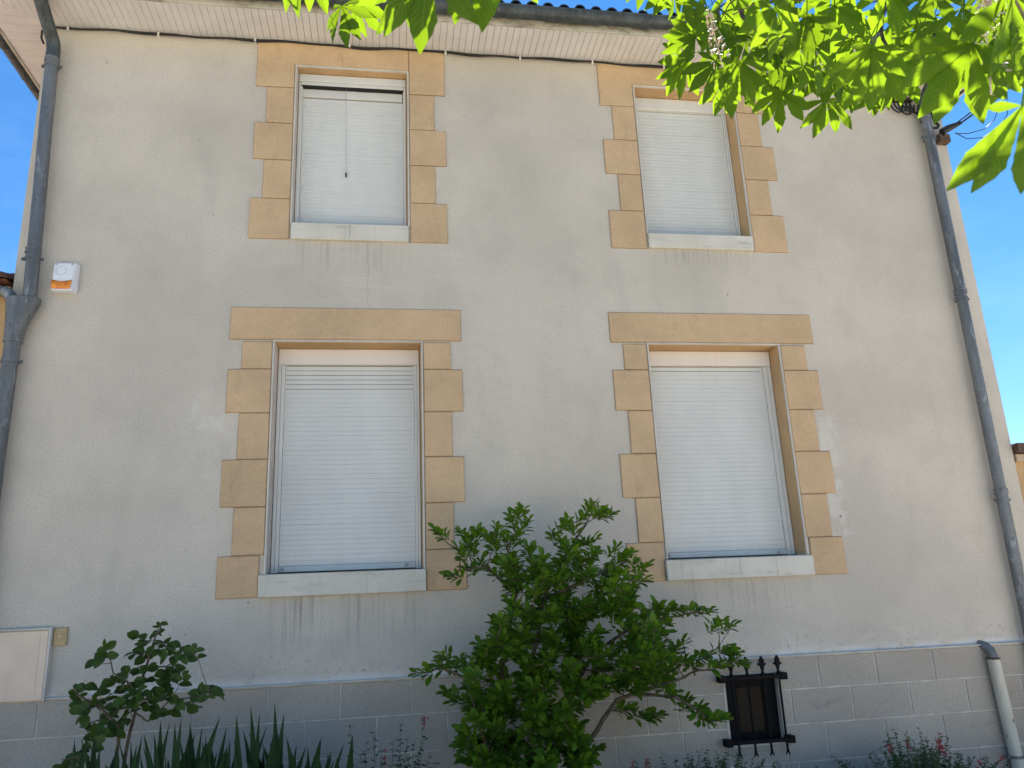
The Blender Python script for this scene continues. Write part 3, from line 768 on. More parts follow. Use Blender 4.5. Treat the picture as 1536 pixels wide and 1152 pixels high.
(0.651,-0.378,0.55,-0.81,0.57,-0.09),
(1.186,-0.61,0.811,0.47,-0.64,0.61),
(1.185,-0.622,1.128,0.51,-0.81,0.29),
(0.985,-0.437,0.786,-0.92,0.39,0.08),
(0.981,-0.582,1.135,0.96,0.25,0.14),
(0.953,-0.689,1.801,-0.53,-0.39,0.76),
(1.252,-0.35,1.51,0.65,0.67,0.36),
(0.849,-0.843,1.207,-0.44,-0.89,0.13),
(0.794,-0.371,1.777,-0.38,0.78,0.5),
(0.822,-0.72,1.106,-0.68,-0.64,0.35),
(0.759,-0.615,0.653,0.37,-0.93,0.05),
(1.678,-0.639,1.335,0.83,-0.49,0.26),
(1.277,-0.84,1.739,0.48,-0.81,0.34),
(1.691,-0.542,1.059,0.68,0.61,0.4),
(0.692,-0.782,0.682,0.21,-0.98,0.0),
(0.587,-0.537,1.28,-0.5,0.27,0.82),
(1.402,-0.342,1.696,-0.11,0.68,0.73),
(0.865,-0.705,0.571,-0.41,-0.8,-0.44),
(0.941,-0.62,0.921,-0.07,-0.98,0.17),
(0.839,-0.282,1.782,0.12,0.86,0.5),
(1.24,-0.337,1.625,0.48,0.51,0.72),
(1.01,-0.438,1.556,0.16,0.8,0.58),
(0.702,-0.266,0.571,-0.0,0.99,-0.15),
(0.486,-0.978,1.178,-0.76,-0.61,0.21),
(1.185,-0.406,0.835,0.8,0.6,-0.05),
(1.121,-0.752,1.738,-0.37,-0.73,0.57),
(1.476,-0.656,1.048,0.67,-0.57,0.48),
(1.337,-0.71,1.219,0.51,-0.69,0.52),
(0.977,-0.704,1.366,0.1,-0.9,0.42),
(1.099,-0.287,0.731,0.18,0.98,-0.08),
(1.818,-0.288,1.173,0.41,0.24,0.88),
(1.694,-0.35,1.645,0.87,0.0,0.49),
(0.535,-0.709,1.068,-0.43,-0.89,0.13),
(0.951,-0.941,1.845,0.05,-0.6,0.8),
(0.773,-0.714,1.732,-0.18,-0.89,0.42),
(0.846,-0.859,0.918,-0.27,-0.96,0.04),
(1.033,-0.658,0.684,0.31,-0.95,-0.09),
(0.628,-0.808,1.33,-0.03,-0.85,0.53),
(0.806,-0.797,0.827,-0.58,-0.8,0.17),
(0.594,-0.624,1.272,-0.82,-0.33,0.47),
(0.667,-0.508,1.183,-0.94,-0.05,0.34),
(1.13,-0.907,0.784,0.37,-0.92,-0.1),
(1.023,-0.814,1.52,0.23,-0.88,0.42),
(0.769,-0.676,1.355,-0.32,-0.87,0.38),
(0.697,-0.237,0.715,0.39,0.92,0.03),
(0.63,-0.655,1.03,-0.66,-0.63,0.42),
(1.142,-0.654,1.172,0.06,-0.67,0.74),
(0.791,-0.968,1.404,-0.42,-0.82,0.38),
(0.981,-0.859,1.502,-0.39,-0.89,0.24),
(1.569,-0.82,1.147,0.16,-0.76,0.63),
(0.714,-0.353,1.048,-0.47,0.86,0.2),
(1.472,-0.893,1.618,0.67,-0.6,0.44),
(0.666,-0.992,1.477,-0.2,-0.71,0.67),
(1.487,-0.344,1.119,0.99,0.14,0.07),
(1.703,-0.729,1.137,0.58,-0.71,0.4),
(0.88,-0.262,0.976,-0.35,0.87,0.36),
(0.594,-0.405,1.325,-0.57,0.73,0.38),
(0.596,-0.806,1.015,-0.69,-0.72,0.12),
(1.107,-0.971,0.615,0.03,-0.99,-0.13),
(1.5,-0.331,1.038,0.99,0.11,0.08),
(0.972,-0.244,0.562,-0.3,0.95,0.03),
(0.81,-0.288,0.719,-0.15,0.99,-0.08),
(1.177,-0.773,0.682,0.48,-0.88,-0.03),
(0.577,-0.652,0.915,-0.29,-0.96,-0.01),
(0.443,-0.895,0.864,-0.8,-0.51,0.31),
(0.819,-0.517,1.776,-0.31,-0.63,0.71),
(0.69,-0.567,1.463,-0.65,-0.5,0.57),
(0.801,-0.503,0.742,-0.33,-0.95,0.01),
(1.103,-0.654,1.548,0.44,-0.89,0.13),
(0.913,-0.86,1.752,-0.23,-0.91,0.34),
(0.834,-0.543,1.243,-0.92,0.07,0.39),
(1.476,-0.905,1.707,0.14,-0.93,0.33),
(1.624,-0.823,1.118,0.86,-0.41,0.3),
(0.744,-0.64,0.984,0.05,-0.99,0.14),
(0.894,-0.986,0.677,-0.17,-0.99,0.03),
(1.183,-0.972,1.076,0.12,-0.97,0.2),
(1.003,-0.346,1.315,-0.23,0.97,0.08),
(1.159,-0.75,0.57,0.51,-0.85,-0.11),
(0.97,-0.747,1.122,0.26,-0.86,0.43),
(0.623,-0.724,0.985,-0.06,-0.89,0.45),
(0.68,-0.843,1.452,-0.25,-0.73,0.64),
(1.114,-0.222,1.31,0.07,0.94,0.32),
(1.193,-0.235,1.837,-0.09,0.88,0.47),
(0.752,-0.912,1.829,-0.65,-0.59,0.48),
(0.887,-0.953,1.652,-0.02,-0.81,0.59),
(1.22,-0.657,0.616,0.43,-0.86,-0.27),
(1.196,-0.286,0.618,0.24,0.97,0.01),
(1.318,-0.426,1.486,0.97,-0.01,0.24),
(1.501,-0.646,1.462,0.43,-0.75,0.5),
(1.427,-0.698,1.558,0.24,-0.88,0.41),
(1.294,-0.304,1.349,0.27,0.79,0.55),
(0.907,-0.361,1.211,-0.14,0.69,0.71),
(0.75,-0.244,1.114,-0.2,0.92,0.33),
(0.916,-0.873,0.684,-0.11,-0.94,0.33),
(0.961,-0.315,1.507,-0.26,0.64,0.72),
(0.712,-0.983,1.804,-0.53,-0.79,0.3),
(1.178,-0.729,1.05,0.83,-0.52,0.2),
(1.434,-0.349,1.126,0.96,0.26,0.1),
(0.92,-0.594,0.844,0.15,-0.99,-0.01),
(1.826,-0.479,1.257,0.7,0.53,0.48),
(1.389,-0.346,1.478,0.81,0.54,0.23),
(0.594,-0.281,0.696,-0.69,0.55,0.47),
(1.356,-0.451,0.977,0.98,-0.04,0.22),
(1.035,-0.68,1.74,-0.1,-0.83,0.55),
(0.911,-0.883,0.604,0.05,-1.0,-0.07),
(1.705,-0.515,1.462,0.74,-0.28,0.61),
(0.598,-0.46,0.73,-1.0,0.07,-0.01),
(0.833,-0.725,1.404,0.02,-0.82,0.58),
(1.196,-0.494,1.041,0.91,0.22,0.35),
(0.895,-0.374,1.129,-0.33,0.94,0.08),
(1.018,-0.819,1.366,-0.13,-0.8,0.59),
(1.74,-0.244,1.381,0.92,0.3,0.23),
(1.287,-0.746,1.534,0.53,-0.71,0.46),
(0.752,-0.766,0.712,0.4,-0.91,0.1),
(1.232,-0.516,1.436,0.71,0.29,0.64),
(1.062,-0.433,0.73,0.46,0.89,-0.05),
(0.974,-0.968,1.262,0.3,-0.92,0.25),
(1.298,-0.992,1.261,0.79,-0.59,0.18),
(1.036,-0.494,1.18,0.95,0.19,0.23),
(0.697,-0.687,1.317,-0.78,-0.61,0.14),
(1.512,-0.717,1.737,0.77,-0.59,0.26),
(0.956,-0.758,1.78,-0.27,-0.82,0.5),
(0.657,-0.77,1.019,-0.27,-0.93,0.26),
(0.892,-0.603,0.625,-0.15,-0.98,-0.14),
(1.099,-0.838,0.799,0.13,-0.99,0.06),
(1.609,-0.953,1.296,0.83,-0.24,0.5),
(1.285,-0.556,1.731,0.66,0.24,0.71),
(1.163,-0.69,0.645,0.26,-0.95,-0.15),
(1.605,-0.321,1.043,0.99,0.12,0.1),
(1.622,-0.888,1.158,0.5,-0.82,0.29),
(0.674,-0.887,1.099,-0.21,-0.89,0.4),
(1.085,-0.977,1.2,0.1,-0.94,0.32),
(0.53,-0.617,0.637,-0.96,-0.25,-0.11),
(1.15,-0.376,1.266,0.12,0.9,0.41),
(0.731,-0.974,1.516,-0.54,-0.63,0.56),
(0.651,-0.985,1.082,-0.32,-0.94,0.15),
(0.783,-0.404,1.335,-0.67,0.68,0.3),
(0.749,-0.876,1.584,-0.73,-0.49,0.48),
(1.045,-0.803,1.309,0.44,-0.82,0.37),
(0.543,-0.474,0.966,-0.64,0.77,0.04),
(1.252,-0.689,1.3,0.69,-0.7,0.17),
(0.634,-0.994,1.388,-0.53,-0.79,0.29),
(1.673,-0.717,1.305,0.94,-0.32,0.1),
(0.862,-0.738,0.73,-0.4,-0.91,0.11),
(1.009,-0.568,0.64,0.03,-0.95,-0.3),
(0.962,-0.731,1.245,-0.1,-0.92,0.38),
(0.992,-0.98,1.5,0.06,-0.97,0.23),
(1.524,-0.899,1.526,0.63,-0.77,0.13),
(1.542,-0.636,1.089,0.96,-0.06,0.26),
(1.567,-0.713,1.526,0.81,-0.51,0.29),
(0.762,-0.509,1.328,-0.29,-0.89,0.36),
(1.272,-0.629,1.458,0.91,0.36,0.21),
(0.725,-0.473,0.715,-0.82,0.52,0.25),
(1.378,-0.228,1.233,0.78,0.53,0.32),
(1.202,-0.602,1.312,0.25,-0.86,0.44),
(0.621,-0.471,0.863,-0.98,0.21,-0.03),
(0.574,-0.426,0.726,-0.84,0.54,-0.08),
(1.387,-0.988,1.66,0.03,-0.91,0.41),
(1.498,-0.853,1.54,0.93,-0.32,0.19),
(1.6,-0.439,1.594,0.33,0.79,0.51),
(1.576,-0.722,1.305,0.21,-0.98,0.03),
(1.675,-0.51,1.199,0.77,0.04,0.64),
(0.958,-0.461,0.776,-0.8,-0.4,-0.45),
(1.545,-0.22,1.191,0.72,0.62,0.31),
(0.913,-0.924,0.715,-0.11,-0.99,0.07),
(0.876,-0.525,1.511,-0.83,-0.08,0.56),
(0.726,-0.684,0.978,-0.64,-0.77,-0.02),
(1.354,-0.41,1.258,0.65,0.7,0.28),
(0.652,-0.569,0.89,-0.83,-0.55,0.07),
(1.259,-0.612,1.556,0.93,-0.03,0.36),
(1.164,-0.477,0.597,0.56,0.8,-0.21),
(1.14,-0.913,0.662,0.38,-0.92,0.09),
(1.655,-0.287,1.363,0.75,0.4,0.53),
(1.08,-0.221,0.812,-0.29,0.7,-0.65),
(1.34,-0.589,1.563,0.94,0.01,0.33),
(0.89,-0.655,0.617,-0.2,-0.94,-0.29),
(0.941,-0.463,1.18,-0.0,0.93,0.37),
(1.089,-0.839,0.975,0.19,-0.98,0.0),
(1.472,-0.852,1.196,0.09,-0.89,0.45),
(0.63,-0.816,0.87,-0.39,-0.83,0.41),
(0.739,-0.869,0.648,-0.13,-0.99,-0.08),
(0.974,-0.504,1.765,-0.31,-0.22,0.93),
(0.622,-0.621,0.966,-0.71,0.07,0.7),
(1.02,-0.995,0.961,-0.02,-0.98,0.19),
(1.487,-0.5,1.686,0.74,0.62,0.28),
(1.511,-0.448,1.686,0.78,0.53,0.33),
(1.317,-0.509,1.535,0.69,0.65,0.32),
(0.649,-0.266,1.294,-0.12,0.73,0.67),
(1.535,-0.236,1.657,-0.13,0.82,0.56),
(1.572,-0.839,1.301,0.42,-0.68,0.6),
(1.23,-0.301,1.838,0.31,0.3,0.9),
(0.865,-0.759,1.734,0.41,-0.75,0.52),
(1.025,-0.774,1.11,0.57,-0.82,0.03),
(1.261,-0.635,1.817,0.26,-0.63,0.73),
(1.908,-0.417,1.151,-0.06,-0.46,0.89),
(0.857,-0.794,0.905,-0.34,-0.94,0.0),
(1.073,-0.749,0.829,-0.11,-0.96,0.26),
(0.941,-0.777,1.758,-0.39,-0.89,0.22),
(0.503,-0.98,0.94,-0.28,-0.87,0.41),
(1.0,-0.713,1.682,0.26,-0.72,0.64),
(1.915,-0.301,1.085,0.96,0.17,0.25),
(1.493,-0.439,1.733,0.54,0.72,0.44),
(0.851,-0.704,1.052,-0.03,-0.97,0.22),
(1.313,-0.82,1.38,0.55,-0.75,0.36),
(0.643,-0.346,0.619,-0.74,0.58,0.33),
(0.773,-0.916,1.803,0.32,-0.94,0.15),
(1.09,-0.223,0.83,0.17,0.92,0.35),
(1.209,-0.889,1.037,-0.16,-0.98,0.11),
(0.794,-0.503,1.705,-0.26,0.31,0.91),
(1.018,-0.336,0.512,0.03,0.98,-0.19),
(1.115,-0.709,1.575,0.33,-0.78,0.52),
(0.507,-0.35,1.046,-0.91,0.15,0.38),
(1.38,-0.634,1.081,0.63,0.31,0.72),
(1.188,-0.666,1.162,0.58,-0.74,0.34),
(1.12,-0.88,1.042,-0.42,-0.9,-0.15),
(0.932,-0.936,1.079,-0.07,-0.99,0.11),
(0.902,-0.559,0.979,-0.43,-0.49,-0.76),
(1.064,-0.488,1.363,0.77,0.44,0.47),
(0.618,-0.586,0.731,-0.68,0.69,0.24),
(0.759,-0.461,0.868,0.15,0.98,-0.13),
(0.647,-0.567,1.101,-0.89,-0.42,0.19),
(1.734,-0.813,1.354,0.72,-0.64,0.28),
(1.034,-0.823,1.52,0.48,-0.81,0.34),
(1.61,-0.347,1.552,0.68,0.72,0.12),
(1.424,-0.477,1.608,0.88,0.1,0.47),
(1.463,-0.643,1.549,0.47,-0.28,0.84),
(1.225,-0.426,0.893,0.89,0.46,-0.03),
(1.816,-0.336,1.033,0.44,0.51,0.74),
(0.629,-0.604,1.206,-0.74,-0.64,0.23),
(1.199,-0.465,1.227,-0.14,-0.55,0.82),
(1.111,-0.851,0.614,-0.04,-1.0,-0.01),
(1.119,-0.709,1.751,0.73,-0.49,0.48),
(1.232,-0.963,1.326,0.71,-0.57,0.41),
(0.527,-0.255,0.908,-0.75,0.66,0.0),
(1.055,-0.894,1.709,0.22,-0.9,0.37),
(0.578,-0.723,0.927,-0.51,-0.86,0.08),
(0.972,-0.373,0.705,-0.49,0.85,-0.19),
(0.814,-0.6,1.559,-0.31,-0.74,0.6),
(1.188,-0.619,1.378,0.91,-0.15,0.38),
(1.581,-0.723,1.368,0.22,-0.89,0.41),
(0.829,-0.973,1.096,-0.63,-0.76,0.14),
(0.857,-0.983,0.984,-0.11,-0.98,0.17),
(1.464,-0.942,1.205,0.37,-0.92,0.16),
(0.875,-0.274,1.689,-0.05,0.87,0.49),
(1.556,-0.805,1.058,0.47,-0.84,0.28),
(0.761,-0.981,1.299,-0.22,-0.97,-0.0),
(1.858,-0.623,1.164,0.62,-0.33,0.71),
(0.445,-0.942,0.831,-0.51,-0.83,0.23),
(1.165,-0.253,1.559,-0.04,0.92,0.4),
(1.183,-0.588,1.372,-0.09,-0.86,0.5)]
SHRUB_BRANCHES = [
(0.022,0.008,[(0.863,-0.6,0.02),(0.888,-0.55,0.477),(0.886,-0.55,0.863),(0.927,-0.55,1.263),(1.011,-0.55,1.594),(1.188,-0.55,1.891),(1.34,-0.55,2.088)]),
(0.02,0.007,[(0.863,-0.6,0.02),(0.769,-0.5,0.476),(0.7,-0.5,0.868),(0.737,-0.5,1.269),(0.842,-0.5,1.644),(0.787,-0.5,1.952)]),
(0.02,0.007,[(0.863,-0.6,0.02),(1.089,-0.62,0.552),(1.251,-0.62,0.732),(1.443,-0.62,0.956),(1.534,-0.62,0.983),(1.786,-0.62,1.038),(2.021,-0.62,1.107)]),
(0.016,0.006,[(0.863,-0.6,0.02),(0.987,-0.5,0.575),(1.141,-0.5,0.961),(1.339,-0.5,1.239),(1.628,-0.5,1.395),(1.916,-0.5,1.447),(2.109,-0.5,1.469)]),
(0.016,0.006,[(0.863,-0.6,0.02),(0.712,-0.6,0.463),(0.56,-0.6,0.851),(0.484,-0.6,1.128),(0.318,-0.6,1.217)]),
(0.014,0.005,[(1.011,-0.55,1.594),(1.396,-0.6,1.75),(1.612,-0.6,1.83)]),
(0.012,0.004,[(0.842,-0.5,1.644),(0.64,-0.55,1.822),(0.463,-0.55,1.807)]),
(0.012,0.004,[(1.534,-0.62,0.983),(1.812,-0.65,0.958),(2.023,-0.65,0.825)]),
(0.005,0.002,[(0.755,-0.5,1.332),(0.758,-0.505,1.329),(0.762,-0.509,1.328)]),
(0.005,0.002,[(1.152,-0.55,1.831),(1.15,-0.554,1.825),(1.147,-0.558,1.821)]),
(0.005,0.002,[(0.611,-0.6,0.721),(0.614,-0.593,0.724),(0.618,-0.586,0.731)]),
(0.005,0.002,[(0.792,-0.512,1.689),(0.793,-0.508,1.695),(0.794,-0.503,1.705)]),
(0.005,0.002,[(0.82,-0.5,1.767),(0.819,-0.509,1.77),(0.819,-0.517,1.776)]),
(0.005,0.002,[(0.899,-0.55,0.996),(0.9,-0.555,0.986),(0.902,-0.559,0.979)]),
(0.005,0.002,[(1.786,-0.62,1.038),(1.788,-0.616,1.046),(1.79,-0.612,1.057)]),
(0.005,0.002,[(1.181,-0.5,1.017),(1.189,-0.497,1.027),(1.196,-0.494,1.041)]),
(0.005,0.002,[(2.023,-0.65,0.825),(2.012,-0.649,0.813),(2.0,-0.647,0.806)]),
(0.005,0.002,[(0.691,-0.537,1.778),(0.678,-0.528,1.78),(0.666,-0.518,1.788)]),
(0.005,0.002,[(0.735,-0.5,0.672),(0.73,-0.487,0.689),(0.725,-0.473,0.715)]),
(0.005,0.002,[(1.844,-0.5,1.434),(1.851,-0.51,1.417),(1.857,-0.519,1.406)]),
(0.005,0.002,[(1.268,-0.583,1.698),(1.276,-0.569,1.71),(1.285,-0.556,1.731)]),
(0.005,0.002,[(1.17,-0.62,0.642),(1.193,-0.616,0.633),(1.216,-0.612,0.632)]),
(0.005,0.002,[(0.618,-0.586,0.731),(0.629,-0.605,0.739),(0.641,-0.623,0.755)]),
(0.005,0.002,[(1.772,-0.5,1.421),(1.768,-0.479,1.433),(1.764,-0.458,1.453)]),
(0.005,0.002,[(0.318,-0.6,1.217),(0.319,-0.573,1.21),(0.321,-0.546,1.213)]),
(0.005,0.002,[(0.887,-0.55,0.606),(0.89,-0.577,0.611),(0.892,-0.603,0.625)]),
(0.005,0.002,[(1.7,-0.5,1.408),(1.703,-0.508,1.431),(1.705,-0.515,1.462)]),
(0.005,0.002,[(0.772,-0.5,1.394),(0.743,-0.498,1.389),(0.715,-0.496,1.392)]),
(0.005,0.002,[(0.886,-0.55,0.798),(0.903,-0.572,0.816),(0.92,-0.594,0.844)]),
(0.005,0.002,[(0.977,-0.55,1.461),(0.958,-0.532,1.473),(0.938,-0.515,1.496)]),
(0.005,0.002,[(0.541,-0.6,0.92),(0.559,-0.626,0.912),(0.577,-0.652,0.915)]),
(0.005,0.002,[(0.974,-0.511,0.513),(1.0,-0.492,0.506),(1.025,-0.473,0.509)]),
(0.005,0.002,[(0.737,-0.5,1.269),(0.764,-0.481,1.259),(0.792,-0.463,1.26)]),
(0.005,0.002,[(1.216,-0.612,0.632),(1.218,-0.634,0.621),(1.22,-0.657,0.616)]),
(0.005,0.002,[(0.725,-0.5,1.136),(0.696,-0.504,1.153),(0.667,-0.508,1.183)]),
(0.005,0.002,[(0.541,-0.6,0.92),(0.538,-0.568,0.939),(0.536,-0.537,0.97)]),
(0.005,0.002,[(1.013,-0.5,0.639),(1.011,-0.534,0.634),(1.009,-0.568,0.64)]),
(0.005,0.002,[(1.17,-0.62,0.642),(1.166,-0.655,0.638),(1.163,-0.69,0.645)]),
(0.005,0.002,[(0.7,-0.5,0.868),(0.729,-0.48,0.862),(0.759,-0.461,0.868)]),
(0.005,0.002,[(1.455,-0.5,1.301),(1.495,-0.498,1.276),(1.536,-0.496,1.265)]),
(0.005,0.002,[(0.484,-0.6,1.128),(0.494,-0.617,1.153),(0.503,-0.635,1.189)]),
(0.005,0.002,[(0.938,-0.515,1.496),(0.907,-0.52,1.498),(0.876,-0.525,1.511)]),
(0.005,0.002,[(0.913,-0.55,1.129),(0.947,-0.566,1.126),(0.981,-0.582,1.135)]),
(0.005,0.002,[(1.039,-0.5,0.704),(1.05,-0.466,0.711),(1.062,-0.433,0.73)]),
(0.005,0.002,[(1.226,-0.55,1.94),(1.193,-0.568,1.942),(1.161,-0.586,1.956)]),
(0.005,0.002,[(1.166,-0.655,0.638),(1.15,-0.652,0.664),(1.133,-0.649,0.703)]),
(0.005,0.002,[(0.759,-0.461,0.868),(0.765,-0.462,0.887),(0.771,-0.464,0.915)]),
(0.005,0.002,[(0.792,-0.463,1.26),(0.8,-0.454,1.289),(0.809,-0.444,1.33)]),
(0.005,0.002,[(0.725,-0.473,0.715),(0.753,-0.463,0.71),(0.781,-0.453,0.715)]),
(0.005,0.002,[(0.618,-0.586,0.731),(0.631,-0.565,0.743),(0.644,-0.544,0.764)]),
(0.005,0.002,[(0.781,-0.453,0.715),(0.791,-0.478,0.724),(0.801,-0.503,0.742)]),
(0.005,0.002,[(1.075,-0.558,1.62),(1.088,-0.594,1.601),(1.1,-0.629,1.595)]),
(0.005,0.002,[(0.7,-0.5,0.868),(0.66,-0.486,0.859),(0.621,-0.471,0.863)]),
(0.005,0.002,[(0.762,-0.509,1.328),(0.751,-0.546,1.326),(0.74,-0.583,1.336)]),
(0.005,0.002,[(1.395,-0.62,0.9),(1.459,-0.626,0.886),(1.522,-0.632,0.893)]),
(0.005,0.002,[(0.92,-0.594,0.844),(0.93,-0.607,0.876),(0.941,-0.62,0.921)]),
(0.005,0.002,[(1.226,-0.55,1.94),(1.274,-0.522,1.94),(1.321,-0.495,1.957)]),
(0.005,0.002,[(1.046,-0.55,1.653),(1.032,-0.512,1.662),(1.018,-0.475,1.684)]),
(0.005,0.002,[(1.488,-0.62,0.97),(1.482,-0.638,1.002),(1.476,-0.656,1.048)]),
(0.005,0.002,[(0.7,-0.5,0.868),(0.676,-0.535,0.872),(0.652,-0.569,0.89)]),
(0.005,0.002,[(1.812,-0.65,0.958),(1.799,-0.689,0.966),(1.787,-0.729,0.987)]),
(0.005,0.002,[(0.676,-0.535,0.872),(0.663,-0.553,0.857),(0.649,-0.572,0.849)]),
(0.005,0.002,[(1.723,-0.62,1.024),(1.707,-0.581,1.034),(1.691,-0.542,1.059)]),
(0.005,0.002,[(0.913,-0.55,1.129),(0.927,-0.507,1.146),(0.941,-0.463,1.18)]),
(0.005,0.002,[(0.463,-0.55,1.807),(0.428,-0.571,1.779),(0.393,-0.592,1.766)]),
(0.005,0.002,[(0.913,-0.55,1.129),(0.879,-0.581,1.118),(0.846,-0.611,1.122)]),
(0.005,0.002,[(1.339,-0.5,1.239),(1.346,-0.455,1.241),(1.354,-0.41,1.258)]),
(0.005,0.002,[(1.346,-0.455,1.241),(1.318,-0.437,1.231),(1.29,-0.42,1.233)]),
(0.005,0.002,[(2.012,-0.649,0.813),(2.054,-0.678,0.802),(2.097,-0.708,0.808)]),
(0.005,0.002,[(0.92,-0.55,1.196),(0.877,-0.546,1.212),(0.834,-0.543,1.243)]),
(0.005,0.002,[(0.577,-0.652,0.915),(0.6,-0.636,0.934),(0.622,-0.621,0.966)]),
(0.005,0.002,[(0.93,-0.607,0.876),(0.914,-0.625,0.874),(0.897,-0.644,0.879)]),
(0.005,0.002,[(1.011,-0.55,1.594),(0.976,-0.583,1.591),(0.942,-0.616,1.604)]),
(0.005,0.002,[(0.9,-0.555,0.986),(0.912,-0.506,0.979),(0.924,-0.457,0.988)]),
(0.005,0.002,[(0.503,-0.635,1.189),(0.516,-0.605,1.195),(0.529,-0.576,1.213)]),
(0.005,0.002,[(1.54,-0.6,1.803),(1.539,-0.647,1.811),(1.538,-0.694,1.836)]),
(0.005,0.002,[(0.809,-0.444,1.33),(0.796,-0.424,1.329),(0.783,-0.404,1.335)]),
(0.005,0.002,[(0.807,-0.5,1.519),(0.811,-0.55,1.53),(0.814,-0.6,1.559)]),
(0.005,0.002,[(1.062,-0.433,0.73),(1.024,-0.435,0.75),(0.985,-0.437,0.786)]),
(0.005,0.002,[(0.719,-0.5,1.069),(0.683,-0.534,1.076),(0.647,-0.567,1.101)]),
(0.005,0.002,[(1.904,-0.62,1.072),(1.881,-0.621,1.11),(1.858,-0.623,1.164)]),
(0.005,0.002,[(1.251,-0.62,0.732),(1.218,-0.615,0.763),(1.186,-0.61,0.811)]),
(0.005,0.002,[(0.715,-0.496,1.392),(0.704,-0.476,1.414),(0.693,-0.457,1.448)]),
(0.005,0.002,[(0.892,-0.603,0.625),(0.891,-0.629,0.617),(0.89,-0.655,0.617)]),
(0.005,0.002,[(1.476,-0.656,1.048),(1.509,-0.646,1.062),(1.542,-0.636,1.089)]),
(0.005,0.002,[(1.396,-0.6,1.75),(1.376,-0.573,1.784),(1.355,-0.546,1.835)]),
(0.005,0.002,[(0.636,-0.6,0.657),(0.583,-0.609,0.638),(0.53,-0.617,0.637)]),
(0.005,0.002,[(0.792,-0.463,1.26),(0.762,-0.425,1.251),(0.732,-0.388,1.258)]),
(0.005,0.002,[(0.985,-0.437,0.786),(0.972,-0.449,0.778),(0.958,-0.461,0.776)]),
(0.005,0.002,[(0.503,-0.6,1.059),(0.519,-0.654,1.054),(0.535,-0.709,1.068)]),
(0.005,0.002,[(1.29,-0.42,1.233),(1.245,-0.442,1.222),(1.199,-0.465,1.227)]),
(0.005,0.002,[(0.661,-0.6,0.592),(0.71,-0.608,0.613),(0.759,-0.615,0.653)]),
(0.005,0.002,[(0.994,-0.55,1.527),(1.002,-0.494,1.533),(1.01,-0.438,1.556)]),
(0.005,0.002,[(0.977,-0.55,1.461),(0.971,-0.608,1.453),(0.964,-0.666,1.464)]),
(0.005,0.002,[(0.715,-0.496,1.392),(0.702,-0.531,1.419),(0.69,-0.567,1.463)]),
(0.005,0.002,[(1.1,-0.629,1.595),(1.102,-0.641,1.567),(1.103,-0.654,1.548)]),
(0.005,0.002,[(0.944,-0.55,1.329),(1.004,-0.519,1.335),(1.064,-0.488,1.363)]),
(0.005,0.002,[(1.321,-0.495,1.957),(1.361,-0.5,1.96),(1.401,-0.504,1.977)]),
(0.005,0.002,[(1.285,-0.556,1.731),(1.273,-0.595,1.764),(1.261,-0.635,1.817)]),
(0.005,0.002,[(2.054,-0.678,0.802),(2.069,-0.612,0.784),(2.085,-0.546,0.788)]),
(0.005,0.002,[(1.691,-0.542,1.059),(1.721,-0.523,1.062),(1.752,-0.503,1.076)]),
(0.005,0.002,[(0.622,-0.621,0.966),(0.626,-0.638,0.992),(0.63,-0.655,1.03)]),
(0.005,0.002,[(1.018,-0.475,1.684),(0.996,-0.489,1.717),(0.974,-0.504,1.765)]),
(0.005,0.002,[(0.577,-0.652,0.915),(0.578,-0.688,0.915),(0.578,-0.723,0.927)]),
(0.005,0.002,[(0.941,-0.463,1.18),(0.988,-0.479,1.172),(1.036,-0.494,1.18)]),
(0.005,0.002,[(1.199,-0.465,1.227),(1.22,-0.509,1.256),(1.241,-0.552,1.305)]),
(0.005,0.002,[(0.536,-0.537,0.97),(0.539,-0.505,0.963),(0.543,-0.474,0.966)]),
(0.005,0.002,[(1.116,-0.5,0.897),(1.17,-0.463,0.885),(1.225,-0.426,0.893)]),
(0.005,0.002,[(0.53,-0.617,0.637),(0.494,-0.607,0.683),(0.459,-0.596,0.751)]),
(0.005,0.002,[(1.396,-0.6,1.75),(1.454,-0.659,1.73),(1.512,-0.717,1.737)]),
(0.005,0.002,[(0.82,-0.5,1.767),(0.807,-0.436,1.761),(0.794,-0.371,1.777)]),
(0.005,0.002,[(0.787,-0.5,1.952),(0.816,-0.544,1.981),(0.845,-0.587,2.031)]),
(0.005,0.002,[(0.725,-0.473,0.715),(0.661,-0.467,0.712),(0.598,-0.46,0.73)]),
(0.005,0.002,[(1.09,-0.5,0.832),(1.137,-0.453,0.823),(1.185,-0.406,0.835)]),
(0.005,0.002,[(0.598,-0.46,0.73),(0.575,-0.468,0.736),(0.552,-0.476,0.752)]),
(0.005,0.002,[(1.103,-0.654,1.548),(1.181,-0.633,1.539),(1.259,-0.612,1.556)]),
(0.005,0.002,[(1.302,-0.55,2.038),(1.265,-0.605,2.037),(1.229,-0.66,2.058)]),
(0.005,0.002,[(1.857,-0.519,1.406),(1.847,-0.468,1.357),(1.837,-0.417,1.328)]),
(0.005,0.002,[(1.009,-0.568,0.64),(1.021,-0.613,0.654),(1.033,-0.658,0.684)]),
(0.005,0.002,[(1.089,-0.62,0.552),(1.124,-0.685,0.549),(1.159,-0.75,0.57)]),
(0.005,0.002,[(0.794,-0.371,1.777),(0.822,-0.373,1.818),(0.849,-0.374,1.877)]),
(0.005,0.002,[(2.109,-0.5,1.469),(2.124,-0.434,1.464),(2.138,-0.367,1.48)]),
(0.005,0.002,[(1.454,-0.659,1.73),(1.471,-0.579,1.694),(1.487,-0.5,1.686)]),
(0.005,0.002,[(1.487,-0.5,1.686),(1.496,-0.484,1.731),(1.506,-0.468,1.795)]),
